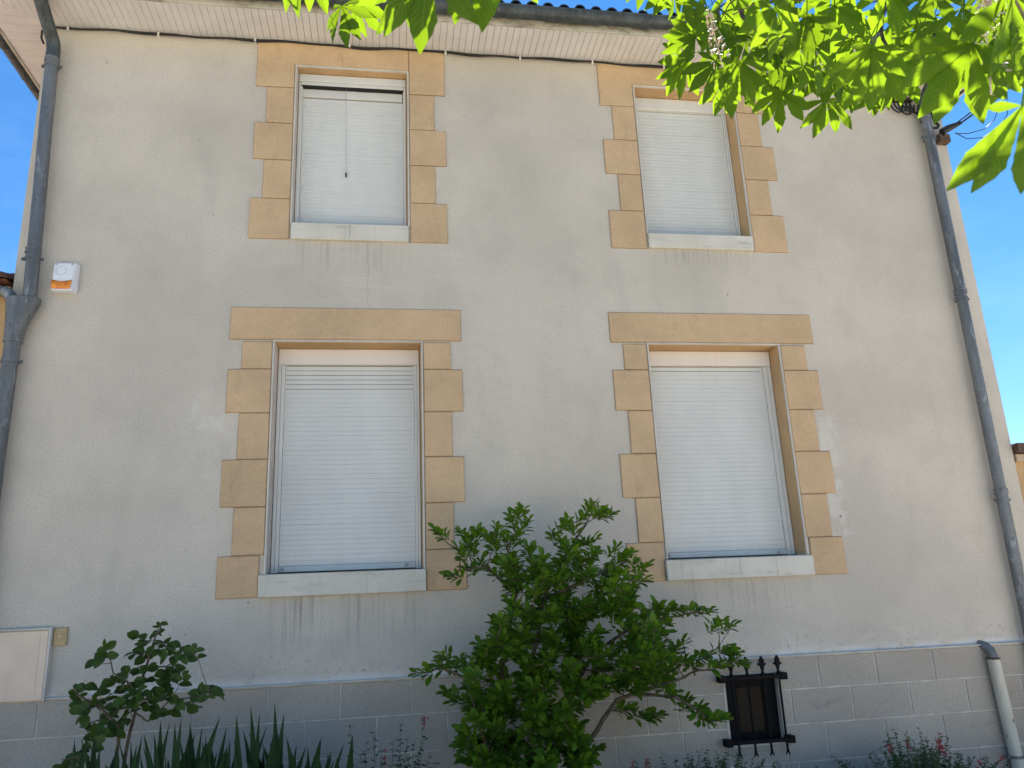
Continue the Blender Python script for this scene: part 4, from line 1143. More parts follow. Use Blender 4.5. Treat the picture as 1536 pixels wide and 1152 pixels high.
(0.005,0.002,[(0.319,-0.573,1.21),(0.251,-0.589,1.186),(0.184,-0.605,1.185)]),
(0.005,0.002,[(1.22,-0.5,1.072),(1.203,-0.561,1.089),(1.185,-0.622,1.128)]),
(0.005,0.002,[(1.476,-0.656,1.048),(1.447,-0.692,1.036),(1.419,-0.728,1.04)]),
(0.005,0.002,[(2.124,-0.434,1.464),(2.17,-0.423,1.456),(2.217,-0.412,1.463)]),
(0.005,0.002,[(1.597,-0.62,0.997),(1.582,-0.687,1.0),(1.568,-0.753,1.026)]),
(0.005,0.002,[(0.578,-0.723,0.927),(0.566,-0.729,0.965),(0.553,-0.734,1.018)]),
(0.005,0.002,[(1.447,-0.692,1.036),(1.413,-0.663,1.051),(1.38,-0.634,1.081)]),
(0.005,0.002,[(1.082,-0.55,1.713),(1.058,-0.615,1.715),(1.035,-0.68,1.74)]),
(0.005,0.002,[(1.033,-0.658,0.684),(1.016,-0.644,0.715),(0.998,-0.631,0.761)]),
(0.005,0.002,[(1.05,-0.466,0.711),(1.011,-0.42,0.698),(0.972,-0.373,0.705)]),
(0.005,0.002,[(0.622,-0.621,0.966),(0.683,-0.63,0.965),(0.744,-0.64,0.984)]),
(0.005,0.002,[(1.062,-0.433,0.73),(1.101,-0.405,0.729),(1.139,-0.377,0.744)]),
(0.005,0.002,[(0.667,-0.508,1.183),(0.648,-0.556,1.186),(0.629,-0.604,1.206)]),
(0.005,0.002,[(1.13,-0.62,0.597),(1.147,-0.549,0.585),(1.164,-0.477,0.597)]),
(0.005,0.002,[(1.34,-0.55,2.088),(1.372,-0.535,2.141),(1.404,-0.521,2.217)]),
(0.005,0.002,[(0.712,-0.5,1.002),(0.713,-0.427,1.013),(0.714,-0.353,1.048)]),
(0.005,0.002,[(1.163,-0.69,0.645),(1.157,-0.723,0.667),(1.152,-0.755,0.702)]),
(0.005,0.002,[(0.53,-0.617,0.637),(0.533,-0.653,0.606),(0.536,-0.689,0.589)]),
(0.005,0.002,[(1.259,-0.612,1.556),(1.299,-0.6,1.553),(1.34,-0.589,1.563)]),
(0.005,0.002,[(0.974,-0.504,1.765),(0.965,-0.526,1.792),(0.956,-0.548,1.833)]),
(0.005,0.002,[(0.706,-0.5,0.935),(0.687,-0.426,0.935),(0.668,-0.352,0.96)]),
(0.005,0.002,[(0.529,-0.576,1.213),(0.558,-0.557,1.239),(0.587,-0.537,1.28)]),
(0.005,0.002,[(0.539,-0.505,0.963),(0.477,-0.496,0.968),(0.414,-0.487,0.994)]),
(0.005,0.002,[(1.157,-0.723,0.667),(1.167,-0.748,0.67),(1.177,-0.773,0.682)]),
(0.005,0.002,[(0.944,-0.55,1.329),(0.961,-0.627,1.335),(0.977,-0.704,1.366)]),
(0.005,0.002,[(0.787,-0.5,1.952),(0.716,-0.494,1.973),(0.645,-0.487,2.019)]),
(0.005,0.002,[(1.536,-0.496,1.265),(1.607,-0.567,1.283),(1.678,-0.639,1.335)]),
(0.005,0.002,[(1.723,-0.62,1.024),(1.713,-0.674,1.068),(1.703,-0.729,1.137)]),
(0.005,0.002,[(0.459,-0.596,0.751),(0.453,-0.654,0.789),(0.447,-0.711,0.852)]),
(0.005,0.002,[(0.89,-0.655,0.617),(0.878,-0.68,0.588),(0.865,-0.705,0.571)]),
(0.005,0.002,[(1.261,-0.635,1.817),(1.31,-0.662,1.837),(1.36,-0.689,1.877)]),
(0.005,0.002,[(1.506,-0.468,1.795),(1.533,-0.473,1.847),(1.56,-0.478,1.919)]),
(0.005,0.002,[(1.035,-0.68,1.74),(1.077,-0.694,1.738),(1.119,-0.709,1.751)]),
(0.005,0.002,[(0.566,-0.729,0.965),(0.594,-0.726,0.97),(0.623,-0.724,0.985)]),
(0.005,0.002,[(2.021,-0.62,1.107),(2.064,-0.687,1.107),(2.107,-0.754,1.132)]),
(0.005,0.002,[(1.103,-0.654,1.548),(1.109,-0.681,1.557),(1.115,-0.709,1.575)]),
(0.005,0.002,[(0.783,-0.404,1.335),(0.774,-0.372,1.361),(0.765,-0.339,1.402)]),
(0.005,0.002,[(0.758,-0.5,0.541),(0.705,-0.439,0.533),(0.651,-0.378,0.55)]),
(0.005,0.002,[(0.318,-0.6,1.217),(0.324,-0.674,1.237),(0.33,-0.747,1.284)]),
(0.005,0.002,[(0.744,-0.64,0.984),(0.797,-0.672,1.006),(0.851,-0.704,1.052)]),
(0.005,0.002,[(1.538,-0.694,1.836),(1.553,-0.725,1.845),(1.568,-0.755,1.866)]),
(0.005,0.002,[(0.598,-0.46,0.73),(0.586,-0.443,0.725),(0.574,-0.426,0.726)]),
(0.005,0.002,[(1.496,-0.484,1.731),(1.495,-0.462,1.729),(1.493,-0.439,1.733)]),
(0.005,0.002,[(1.119,-0.709,1.751),(1.177,-0.727,1.73),(1.234,-0.745,1.729)]),
(0.005,0.002,[(0.463,-0.55,1.807),(0.459,-0.612,1.852),(0.455,-0.675,1.924)]),
(0.005,0.002,[(1.261,-0.635,1.817),(1.211,-0.676,1.853),(1.161,-0.717,1.916)]),
(0.005,0.002,[(0.942,-0.616,1.604),(0.971,-0.665,1.632),(1.0,-0.713,1.682)]),
(0.005,0.002,[(1.225,-0.426,0.893),(1.29,-0.439,0.923),(1.356,-0.451,0.977)]),
(0.005,0.002,[(1.139,-0.377,0.744),(1.166,-0.387,0.726),(1.192,-0.396,0.717)]),
(0.005,0.002,[(0.941,-0.62,0.921),(0.971,-0.652,0.923),(1.001,-0.684,0.938)]),
(0.005,0.002,[(0.459,-0.596,0.751),(0.449,-0.561,0.736),(0.439,-0.526,0.732)]),
(0.005,0.002,[(1.064,-0.488,1.363),(1.048,-0.443,1.35),(1.031,-0.398,1.351)]),
(0.005,0.002,[(1.858,-0.623,1.164),(1.842,-0.551,1.197),(1.826,-0.479,1.257)]),
(0.005,0.002,[(0.849,-0.374,1.877),(0.831,-0.357,1.935),(0.813,-0.34,2.017)]),
(0.005,0.002,[(1.164,-0.477,0.597),(1.164,-0.454,0.585),(1.163,-0.431,0.58)]),
(0.005,0.002,[(0.927,-0.507,1.146),(0.911,-0.44,1.127),(0.895,-0.374,1.129)]),
(0.005,0.002,[(1.025,-0.473,0.509),(1.022,-0.405,0.5),(1.018,-0.336,0.512)]),
(0.005,0.002,[(0.74,-0.583,1.336),(0.755,-0.629,1.337),(0.769,-0.676,1.355)]),
(0.005,0.002,[(2.085,-0.546,0.788),(2.068,-0.509,0.807),(2.05,-0.473,0.843)]),
(0.005,0.002,[(0.587,-0.537,1.28),(0.59,-0.471,1.292),(0.594,-0.405,1.325)]),
(0.005,0.002,[(1.487,-0.5,1.686),(1.499,-0.474,1.681),(1.511,-0.448,1.686)]),
(0.005,0.002,[(0.687,-0.426,0.935),(0.641,-0.391,0.921),(0.594,-0.356,0.925)]),
(0.005,0.002,[(0.629,-0.604,1.206),(0.611,-0.614,1.233),(0.594,-0.624,1.272)]),
(0.005,0.002,[(0.552,-0.55,1.815),(0.538,-0.46,1.806),(0.525,-0.37,1.826)]),
(0.005,0.002,[(1.185,-0.622,1.128),(1.187,-0.644,1.141),(1.188,-0.666,1.162)]),
(0.005,0.002,[(1.299,-0.6,1.553),(1.308,-0.555,1.536),(1.317,-0.509,1.535)]),
(0.005,0.002,[(0.981,-0.582,1.135),(0.971,-0.657,1.175),(0.962,-0.731,1.245)]),
(0.005,0.002,[(0.651,-0.378,0.55),(0.647,-0.362,0.578),(0.643,-0.346,0.619)]),
(0.005,0.002,[(0.744,-0.64,0.984),(0.735,-0.662,0.977),(0.726,-0.684,0.978)]),
(0.005,0.002,[(1.241,-0.552,1.305),(1.221,-0.577,1.303),(1.202,-0.602,1.312)]),
(0.005,0.002,[(1.317,-0.509,1.535),(1.37,-0.493,1.561),(1.424,-0.477,1.608)]),
(0.005,0.002,[(1.57,-0.5,1.364),(1.536,-0.573,1.398),(1.501,-0.646,1.462)]),
(0.005,0.002,[(1.202,-0.602,1.312),(1.176,-0.619,1.375),(1.15,-0.637,1.464)]),
(0.005,0.002,[(0.536,-0.689,0.589),(0.546,-0.735,0.637),(0.557,-0.781,0.709)]),
(0.005,0.002,[(1.512,-0.717,1.737),(1.592,-0.711,1.697),(1.672,-0.705,1.684)]),
(0.005,0.002,[(0.89,-0.655,0.617),(0.876,-0.696,0.662),(0.862,-0.738,0.73)]),
(0.005,0.002,[(0.895,-0.374,1.129),(0.901,-0.368,1.163),(0.907,-0.361,1.211)]),
(0.005,0.002,[(0.962,-0.731,1.245),(0.938,-0.736,1.224),(0.914,-0.74,1.213)]),
(0.005,0.002,[(0.321,-0.546,1.213),(0.364,-0.48,1.193),(0.407,-0.413,1.199)]),
(0.005,0.002,[(1.705,-0.515,1.462),(1.674,-0.507,1.515),(1.643,-0.499,1.591)]),
(0.005,0.002,[(0.546,-0.735,0.637),(0.619,-0.758,0.647),(0.692,-0.782,0.682)]),
(0.005,0.002,[(0.741,-0.525,1.733),(0.757,-0.62,1.717),(0.773,-0.714,1.732)]),
(0.005,0.002,[(0.851,-0.704,1.052),(0.836,-0.712,1.074),(0.822,-0.72,1.106)]),
(0.005,0.002,[(1.691,-0.542,1.059),(1.683,-0.526,1.117),(1.675,-0.51,1.199)]),
(0.005,0.002,[(0.755,-0.629,1.337),(0.726,-0.658,1.321),(0.697,-0.687,1.317)]),
(0.005,0.002,[(0.546,-0.735,0.637),(0.504,-0.729,0.654),(0.461,-0.724,0.688)]),
(0.005,0.002,[(1.568,-0.753,1.026),(1.562,-0.779,1.037),(1.556,-0.805,1.058)]),
(0.005,0.002,[(1.188,-0.666,1.162),(1.165,-0.66,1.163),(1.142,-0.654,1.172)]),
(0.005,0.002,[(1.064,-0.488,1.363),(1.099,-0.45,1.417),(1.134,-0.411,1.497)]),
(0.005,0.002,[(1.001,-0.684,0.938),(0.953,-0.717,0.961),(0.905,-0.75,1.005)]),
(0.005,0.002,[(2.107,-0.754,1.132),(2.134,-0.715,1.238),(2.16,-0.676,1.387)]),
(0.005,0.002,[(0.822,-0.373,1.818),(0.781,-0.341,1.833),(0.741,-0.309,1.866)]),
(0.005,0.002,[(0.845,-0.587,2.031),(0.829,-0.559,2.079),(0.813,-0.532,2.149)]),
(0.005,0.002,[(1.176,-0.619,1.375),(1.195,-0.583,1.376),(1.214,-0.546,1.391)]),
(0.005,0.002,[(1.193,-0.568,1.942),(1.159,-0.484,1.97),(1.125,-0.399,2.03)]),
(0.005,0.002,[(0.64,-0.55,1.822),(0.656,-0.623,1.876),(0.672,-0.695,1.963)]),
(0.005,0.002,[(0.905,-0.75,1.005),(0.938,-0.748,1.052),(0.97,-0.747,1.122)]),
(0.005,0.002,[(1.177,-0.727,1.73),(1.149,-0.74,1.729),(1.121,-0.752,1.738)]),
(0.005,0.002,[(1.26,-0.5,1.128),(1.279,-0.397,1.135),(1.299,-0.294,1.177)]),
(0.005,0.002,[(0.956,-0.548,1.833),(0.924,-0.614,1.866),(0.893,-0.68,1.927)]),
(0.005,0.002,[(1.211,-0.676,1.853),(1.21,-0.715,1.855),(1.208,-0.755,1.869)]),
(0.005,0.002,[(1.675,-0.51,1.199),(1.644,-0.449,1.182),(1.614,-0.389,1.188)]),
(0.005,0.002,[(1.035,-0.68,1.74),(0.994,-0.685,1.762),(0.953,-0.689,1.801)]),
(0.005,0.002,[(1.279,-0.397,1.135),(1.357,-0.373,1.118),(1.434,-0.349,1.126)]),
(0.005,0.002,[(1.643,-0.499,1.591),(1.621,-0.469,1.586),(1.6,-0.439,1.594)]),
(0.005,0.002,[(0.692,-0.782,0.682),(0.722,-0.774,0.692),(0.752,-0.766,0.712)]),
(0.005,0.002,[(1.356,-0.451,0.977),(1.356,-0.393,0.999),(1.357,-0.334,1.041)]),
(0.005,0.002,[(1.38,-0.634,1.081),(1.358,-0.672,1.137),(1.337,-0.71,1.219)]),
(0.005,0.002,[(1.199,-0.465,1.227),(1.175,-0.42,1.238),(1.15,-0.376,1.266)]),
(0.005,0.002,[(2.021,-0.62,1.107),(2.017,-0.517,1.115),(2.012,-0.415,1.157)]),
(0.005,0.002,[(1.031,-0.398,1.351),(1.017,-0.372,1.328),(1.003,-0.346,1.315)]),
(0.005,0.002,[(0.692,-0.782,0.682),(0.705,-0.79,0.661),(0.718,-0.798,0.646)]),
(0.005,0.002,[(1.501,-0.646,1.462),(1.482,-0.644,1.498),(1.463,-0.643,1.549)]),
(0.005,0.002,[(1.125,-0.399,2.03),(1.185,-0.377,2.058),(1.244,-0.354,2.11)]),
(0.005,0.002,[(0.769,-0.676,1.355),(0.801,-0.7,1.372),(0.833,-0.725,1.404)]),
(0.005,0.002,[(1.614,-0.389,1.188),(1.634,-0.338,1.259),(1.655,-0.287,1.363)]),
(0.005,0.002,[(1.202,-0.602,1.312),(1.227,-0.646,1.298),(1.252,-0.689,1.3)]),
(0.005,0.002,[(2.012,-0.415,1.157),(1.96,-0.416,1.145),(1.908,-0.417,1.151)]),
(0.005,0.002,[(1.463,-0.643,1.549),(1.445,-0.671,1.548),(1.427,-0.698,1.558)]),
(0.005,0.002,[(0.525,-0.37,1.826),(0.573,-0.353,1.839),(0.621,-0.337,1.869)]),
(0.005,0.002,[(1.101,-0.405,0.729),(1.1,-0.346,0.721),(1.099,-0.287,0.731)]),
(0.005,0.002,[(0.623,-0.724,0.985),(0.64,-0.747,0.997),(0.657,-0.77,1.019)]),
(0.005,0.002,[(0.794,-0.371,1.777),(0.817,-0.327,1.771),(0.839,-0.282,1.782)]),
(0.005,0.002,[(1.6,-0.439,1.594),(1.605,-0.393,1.565),(1.61,-0.347,1.552)]),
(0.005,0.002,[(0.64,-0.747,0.997),(0.618,-0.777,1.0),(0.596,-0.806,1.015)]),
(0.005,0.002,[(1.29,-0.439,0.923),(1.304,-0.389,0.927),(1.317,-0.34,0.947)]),
(0.005,0.002,[(1.15,-0.637,1.464),(1.203,-0.648,1.46),(1.256,-0.66,1.473)]),
(0.005,0.002,[(2.134,-0.715,1.238),(2.172,-0.652,1.217),(2.21,-0.59,1.221)]),
(0.005,0.002,[(1.678,-0.639,1.335),(1.63,-0.681,1.341),(1.581,-0.723,1.368)]),
(0.005,0.002,[(1.195,-0.583,1.376),(1.189,-0.585,1.373),(1.183,-0.588,1.372)]),
(0.005,0.002,[(1.522,-0.632,0.893),(1.59,-0.549,0.841),(1.658,-0.466,0.824)]),
(0.005,0.002,[(0.985,-0.437,0.786),(0.945,-0.382,0.821),(0.905,-0.327,0.883)]),
(0.005,0.002,[(1.214,-0.546,1.391),(1.223,-0.531,1.409),(1.232,-0.516,1.436)]),
(0.005,0.002,[(1.511,-0.448,1.686),(1.514,-0.428,1.674),(1.516,-0.408,1.669)]),
(0.005,0.002,[(1.908,-0.417,1.151),(1.889,-0.416,1.154),(1.87,-0.416,1.164)]),
(0.005,0.002,[(1.134,-0.411,1.497),(1.176,-0.411,1.492),(1.217,-0.411,1.5)]),
(0.005,0.002,[(1.643,-0.499,1.591),(1.705,-0.47,1.67),(1.767,-0.441,1.787)]),
(0.005,0.002,[(0.557,-0.781,0.709),(0.594,-0.798,0.775),(0.63,-0.816,0.87)]),
(0.005,0.002,[(1.354,-0.41,1.258),(1.324,-0.357,1.291),(1.294,-0.304,1.349)]),
(0.005,0.002,[(1.614,-0.389,1.188),(1.629,-0.391,1.179),(1.645,-0.393,1.175)]),
(0.005,0.002,[(0.781,-0.453,0.715),(0.796,-0.371,0.704),(0.81,-0.288,0.719)]),
(0.005,0.002,[(1.63,-0.681,1.341),(1.603,-0.701,1.317),(1.576,-0.722,1.305)]),
(0.005,0.002,[(1.256,-0.66,1.473),(1.264,-0.644,1.462),(1.272,-0.629,1.458)]),
(0.005,0.002,[(1.001,-0.684,0.938),(1.089,-0.706,0.977),(1.178,-0.729,1.05)]),
(0.005,0.002,[(0.842,-0.5,1.644),(0.858,-0.387,1.648),(0.875,-0.274,1.689)]),
(0.005,0.002,[(1.256,-0.66,1.473),(1.272,-0.703,1.495),(1.287,-0.746,1.534)]),
(0.005,0.002,[(1.163,-0.431,0.58),(1.216,-0.425,0.572),(1.268,-0.42,0.581)]),
(0.005,0.002,[(1.159,-0.75,0.57),(1.135,-0.8,0.582),(1.111,-0.851,0.614)]),
(0.005,0.002,[(1.556,-0.805,1.058),(1.59,-0.814,1.081),(1.624,-0.823,1.118)]),
(0.005,0.002,[(1.229,-0.66,2.058),(1.317,-0.714,2.083),(1.404,-0.767,2.143)]),
(0.005,0.002,[(0.875,-0.274,1.689),(0.854,-0.271,1.675),(0.834,-0.268,1.668)]),
(0.005,0.002,[(1.645,-0.393,1.175),(1.659,-0.398,1.174),(1.673,-0.403,1.177)]),
(0.005,0.002,[(0.414,-0.487,0.994),(0.392,-0.448,1.008),(0.37,-0.408,1.037)]),
(0.005,0.002,[(2.012,-0.415,1.157),(2.081,-0.425,1.153),(2.15,-0.436,1.172)]),
(0.005,0.002,[(0.573,-0.353,1.839),(0.55,-0.364,1.893),(0.528,-0.374,1.969)]),
(0.005,0.002,[(1.434,-0.349,1.126),(1.461,-0.347,1.118),(1.487,-0.344,1.119)]),
(0.005,0.002,[(1.176,-0.619,1.375),(1.182,-0.619,1.375),(1.188,-0.619,1.378)]),
(0.005,0.002,[(1.152,-0.755,0.702),(1.112,-0.752,0.754),(1.073,-0.749,0.829)]),
(0.005,0.002,[(2.05,-0.473,0.843),(2.017,-0.445,0.86),(1.984,-0.417,0.894)]),
(0.005,0.002,[(1.031,-0.398,1.351),(0.996,-0.357,1.414),(0.961,-0.315,1.507)]),
(0.005,0.002,[(1.603,-0.701,1.317),(1.638,-0.709,1.305),(1.673,-0.717,1.305)]),
(0.005,0.002,[(0.647,-0.362,0.578),(0.675,-0.314,0.566),(0.702,-0.266,0.571)]),
(0.005,0.002,[(1.217,-0.411,1.5),(1.268,-0.419,1.485),(1.318,-0.426,1.486)]),
(0.005,0.002,[(1.404,-0.767,2.143),(1.432,-0.762,2.127),(1.46,-0.758,2.121)]),
(0.005,0.002,[(2.012,-0.415,1.157),(2.017,-0.386,1.2),(2.021,-0.357,1.262)]),
(0.005,0.002,[(1.318,-0.426,1.486),(1.354,-0.386,1.474),(1.389,-0.346,1.478)]),
(0.005,0.002,[(0.732,-0.388,1.258),(0.661,-0.345,1.231),(0.591,-0.301,1.231)]),
(0.005,0.002,[(1.217,-0.411,1.5),(1.229,-0.374,1.551),(1.24,-0.337,1.625)]),
(0.005,0.002,[(1.244,-0.354,2.11),(1.323,-0.337,2.119),(1.402,-0.321,2.156)]),
(0.005,0.002,[(0.897,-0.644,0.879),(0.877,-0.719,0.88),(0.857,-0.794,0.905)]),
(0.005,0.002,[(1.188,-0.619,1.378),(1.208,-0.629,1.396),(1.228,-0.639,1.424)]),
(0.005,0.002,[(0.594,-0.356,0.925),(0.551,-0.353,0.974),(0.507,-0.35,1.046)]),
(0.005,0.002,[(0.647,-0.362,0.578),(0.618,-0.333,0.584),(0.589,-0.304,0.603)]),
(0.005,0.002,[(0.97,-0.747,1.122),(0.998,-0.76,1.111),(1.025,-0.774,1.11)]),
(0.005,0.002,[(0.611,-0.614,1.233),(0.601,-0.7,1.233),(0.591,-0.785,1.261)]),
(0.005,0.002,[(1.678,-0.639,1.335),(1.746,-0.688,1.403),(1.813,-0.738,1.509)]),
(0.005,0.002,[(0.591,-0.301,1.231),(0.62,-0.284,1.255),(0.649,-0.266,1.294)]),
(0.005,0.002,[(1.624,-0.823,1.118),(1.597,-0.821,1.127),(1.569,-0.82,1.147)]),
(0.005,0.002,[(0.994,-0.685,1.762),(0.975,-0.721,1.764),(0.956,-0.758,1.78)]),
(0.005,0.002,[(1.813,-0.738,1.509),(1.856,-0.743,1.493),(1.899,-0.748,1.492)]),
(0.005,0.002,[(1.268,-0.419,1.485),(1.253,-0.417,1.474),(1.239,-0.415,1.469)]),
(0.005,0.002,[(1.234,-0.745,1.729),(1.255,-0.793,1.725),(1.277,-0.84,1.739)]),
(0.005,0.002,[(0.905,-0.327,0.883),(0.843,-0.293,0.867),(0.782,-0.258,0.873)]),
(0.005,0.002,[(1.018,-0.336,0.512),(0.995,-0.29,0.528),(0.972,-0.244,0.562)]),
(0.005,0.002,[(0.589,-0.304,0.603),(0.592,-0.293,0.642),(0.594,-0.281,0.696)]),
(0.005,0.002,[(1.482,-0.644,1.498),(1.524,-0.679,1.503),(1.567,-0.713,1.526)]),
(0.005,0.002,[(1.24,-0.337,1.625),(1.235,-0.319,1.714),(1.23,-0.301,1.838)]),
(0.005,0.002,[(2.21,-0.59,1.221),(2.235,-0.622,1.204),(2.26,-0.654,1.201)]),
(0.005,0.002,[(0.714,-0.353,1.048),(0.732,-0.299,1.07),(0.75,-0.244,1.114)]),
(0.005,0.002,[(1.268,-0.42,0.581),(1.306,-0.409,0.599),(1.344,-0.399,0.632)]),
(0.005,0.002,[(1.655,-0.287,1.363),(1.697,-0.266,1.364),(1.74,-0.244,1.381)]),
(0.005,0.002,[(1.516,-0.408,1.669),(1.459,-0.375,1.672),(1.402,-0.342,1.696)]),
(0.005,0.002,[(0.862,-0.738,0.73),(0.834,-0.767,0.769),(0.806,-0.797,0.827)]),
(0.005,0.002,[(0.773,-0.714,1.732),(0.819,-0.737,1.725),(0.865,-0.759,1.734)]),
(0.005,0.002,[(0.528,-0.374,1.969),(0.565,-0.362,2.004),(0.602,-0.35,2.059)]),
(0.005,0.002,[(1.178,-0.729,1.05),(1.211,-0.766,1.022),(1.244,-0.803,1.012)]),
(0.005,0.002,[(0.594,-0.281,0.696),(0.646,-0.259,0.697),(0.697,-0.237,0.715)]),
(0.005,0.002,[(0.964,-0.666,1.464),(0.993,-0.74,1.479),(1.023,-0.814,1.52)]),
(0.005,0.002,[(1.112,-0.752,0.754),(1.106,-0.795,0.768),(1.099,-0.838,0.799)]),
(0.005,0.002,[(0.672,-0.695,1.963),(0.682,-0.713,2.002),(0.692,-0.73,2.058)]),
(0.005,0.002,[(0.956,-0.758,1.78),(0.948,-0.767,1.766),(0.941,-0.777,1.758)]),
(0.005,0.002,[(0.833,-0.725,1.404),(0.839,-0.756,1.434),(0.846,-0.786,1.479)]),
(0.005,0.002,[(0.407,-0.413,1.199),(0.441,-0.378,1.207),(0.476,-0.342,1.232)]),
(0.005,0.002,[(0.407,-0.413,1.199),(0.338,-0.373,1.181),(0.268,-0.333,1.188)]),
(0.005,0.002,[(0.962,-0.731,1.245),(1.003,-0.767,1.267),(1.045,-0.803,1.309)]),
(0.005,0.002,[(0.596,-0.806,1.015),(0.614,-0.827,1.016),(0.633,-0.848,1.027)]),
(0.005,0.002,[(1.813,-0.738,1.509),(1.766,-0.744,1.507),(1.72,-0.75,1.521)]),
(0.005,0.002,[(1.299,-0.294,1.177),(1.338,-0.261,1.195),(1.378,-0.228,1.233)]),
(0.005,0.002,[(1.023,-0.814,1.52),(1.028,-0.818,1.519),(1.034,-0.823,1.52)]),
(0.005,0.002,[(1.045,-0.803,1.309),(1.031,-0.811,1.332),(1.018,-0.819,1.366)]),
(0.005,0.002,[(1.099,-0.287,0.731),(1.094,-0.255,0.771),(1.09,-0.223,0.83)]),
(0.005,0.002,[(1.235,-0.319,1.714),(1.182,-0.297,1.725),(1.13,-0.274,1.755)]),
(0.005,0.002,[(2.017,-0.386,1.2),(1.983,-0.364,1.204),(1.95,-0.342,1.221)]),
(0.005,0.002,[(1.252,-0.689,1.3),(1.269,-0.723,1.311),(1.285,-0.756,1.335)]),
(0.005,0.002,[(1.216,-0.425,0.572),(1.206,-0.356,0.583),(1.196,-0.286,0.618)]),
(0.005,0.002,[(1.217,-0.411,1.5),(1.235,-0.381,1.499),(1.252,-0.35,1.51)]),
(0.005,0.002,[(2.26,-0.654,1.201),(2.277,-0.664,1.163),(2.294,-0.675,1.138)]),
(0.005,0.002,[(1.09,-0.223,0.83),(1.085,-0.222,0.819),(1.08,-0.221,0.812)]),
(0.005,0.002,[(1.294,-0.304,1.349),(1.313,-0.285,1.372),(1.333,-0.265,1.408)]),
(0.005,0.002,[(1.61,-0.347,1.552),(1.652,-0.349,1.588),(1.694,-0.35,1.645)]),
(0.005,0.002,[(0.619,-0.758,0.647),(0.587,-0.815,0.649),(0.555,-0.872,0.673)]),
(0.005,0.002,[(0.813,-0.34,2.017),(0.886,-0.342,2.053),(0.959,-0.345,2.118)]),
(0.005,0.002,[(0.718,-0.798,0.646),(0.728,-0.834,0.641),(0.739,-0.869,0.648)]),
(0.005,0.002,[(1.984,-0.417,0.894),(1.9,-0.376,0.945),(1.816,-0.336,1.033)]),
(0.005,0.002,[(0.905,-0.327,0.883),(0.892,-0.295,0.92),(0.88,-0.262,0.976)]),
(0.005,0.002,[(1.658,-0.466,0.824),(1.715,-0.432,0.806),(1.771,-0.398,0.809)]),
(0.005,0.002,[(0.555,-0.872,0.673),(0.536,-0.876,0.703),(0.517,-0.881,0.745)]),
(0.005,0.002,[(0.591,-0.785,1.261),(0.593,-0.791,1.282),(0.595,-0.797,1.313)]),
(0.005,0.002,[(0.839,-0.756,1.434),(0.827,-0.78,1.423),(0.815,-0.804,1.422)]),
(0.005,0.002,[(1.003,-0.346,1.315),(0.966,-0.301,1.306),(0.929,-0.256,1.315)]),
(0.005,0.002,[(1.111,-0.851,0.614),(1.126,-0.882,0.631),(1.14,-0.913,0.662)]),
(0.005,0.002,[(1.357,-0.334,1.041),(1.428,-0.332,1.028),(1.5,-0.331,1.038)]),
(0.005,0.002,[(0.455,-0.675,1.924),(0.382,-0.653,1.972),(0.309,-0.631,2.052)]),
(0.005,0.002,[(0.914,-0.74,1.213),(0.881,-0.791,1.2),(0.849,-0.843,1.207)]),
(0.005,0.002,[(0.829,-0.559,2.079),(0.844,-0.625,2.114),(0.858,-0.69,2.175)]),
(0.005,0.002,[(0.849,-0.843,1.207),(0.834,-0.838,1.212),(0.819,-0.834,1.223)]),
(0.005,0.002,[(0.594,-0.356,0.925),(0.56,-0.305,0.907),(0.527,-0.255,0.908)]),
(0.005,0.002,[(1.5,-0.331,1.038),(1.553,-0.326,1.032),(1.605,-0.321,1.043)]),
(0.005,0.002,[(1.287,-0.746,1.534),(1.257,-0.802,1.535),(1.227,-0.858,1.556)]),
(0.005,0.002,[(1.624,-0.823,1.118),(1.623,-0.855,1.132),(1.622,-0.888,1.158)]),
(0.005,0.002,[(1.767,-0.441,1.787),(1.745,-0.376,1.792),(1.723,-0.311,1.818)]),
(0.005,0.002,[(2.081,-0.425,1.153),(2.098,-0.375,1.118),(2.114,-0.324,1.102)]),
(0.005,0.002,[(1.028,-0.818,1.519),(1.004,-0.839,1.505),(0.981,-0.859,1.502)]),
(0.005,0.002,[(1.244,-0.803,1.012),(1.25,-0.834,1.017),(1.257,-0.864,1.033)]),
(0.005,0.002,[(0.857,-0.794,0.905),(0.852,-0.827,0.906),(0.846,-0.859,0.918)]),
(0.005,0.002,[(1.592,-0.711,1.697),(1.534,-0.808,1.684),(1.476,-0.905,1.707)]),
(0.005,0.002,[(1.099,-0.838,0.799),(1.114,-0.872,0.785),(1.13,-0.907,0.784)]),
(0.005,0.002,[(1.487,-0.344,1.119),(1.516,-0.282,1.143),(1.545,-0.22,1.191)]),
(0.005,0.002,[(1.634,-0.338,1.259),(1.664,-0.281,1.248),(1.694,-0.223,1.257)]),
(0.005,0.002,[(1.287,-0.746,1.534),(1.335,-0.783,1.513),(1.382,-0.82,1.51)]),
(0.005,0.002,[(0.517,-0.881,0.745),(0.48,-0.888,0.793),(0.443,-0.895,0.864)]),
(0.005,0.002,[(1.622,-0.888,1.158),(1.673,-0.88,1.18),(1.725,-0.872,1.221)]),
(0.005,0.002,[(1.23,-0.301,1.838),(1.212,-0.268,1.832),(1.193,-0.235,1.837)]),
(0.005,0.002,[(1.673,-0.717,1.305),(1.703,-0.765,1.32),(1.734,-0.813,1.354)]),
(0.005,0.002,[(1.816,-0.336,1.033),(1.865,-0.319,1.049),(1.915,-0.301,1.085)]),
(0.005,0.002,[(1.569,-0.82,1.147),(1.521,-0.836,1.162),(1.472,-0.852,1.196)]),
(0.005,0.002,[(0.865,-0.705,0.571),(0.888,-0.794,0.572),(0.911,-0.883,0.604)]),
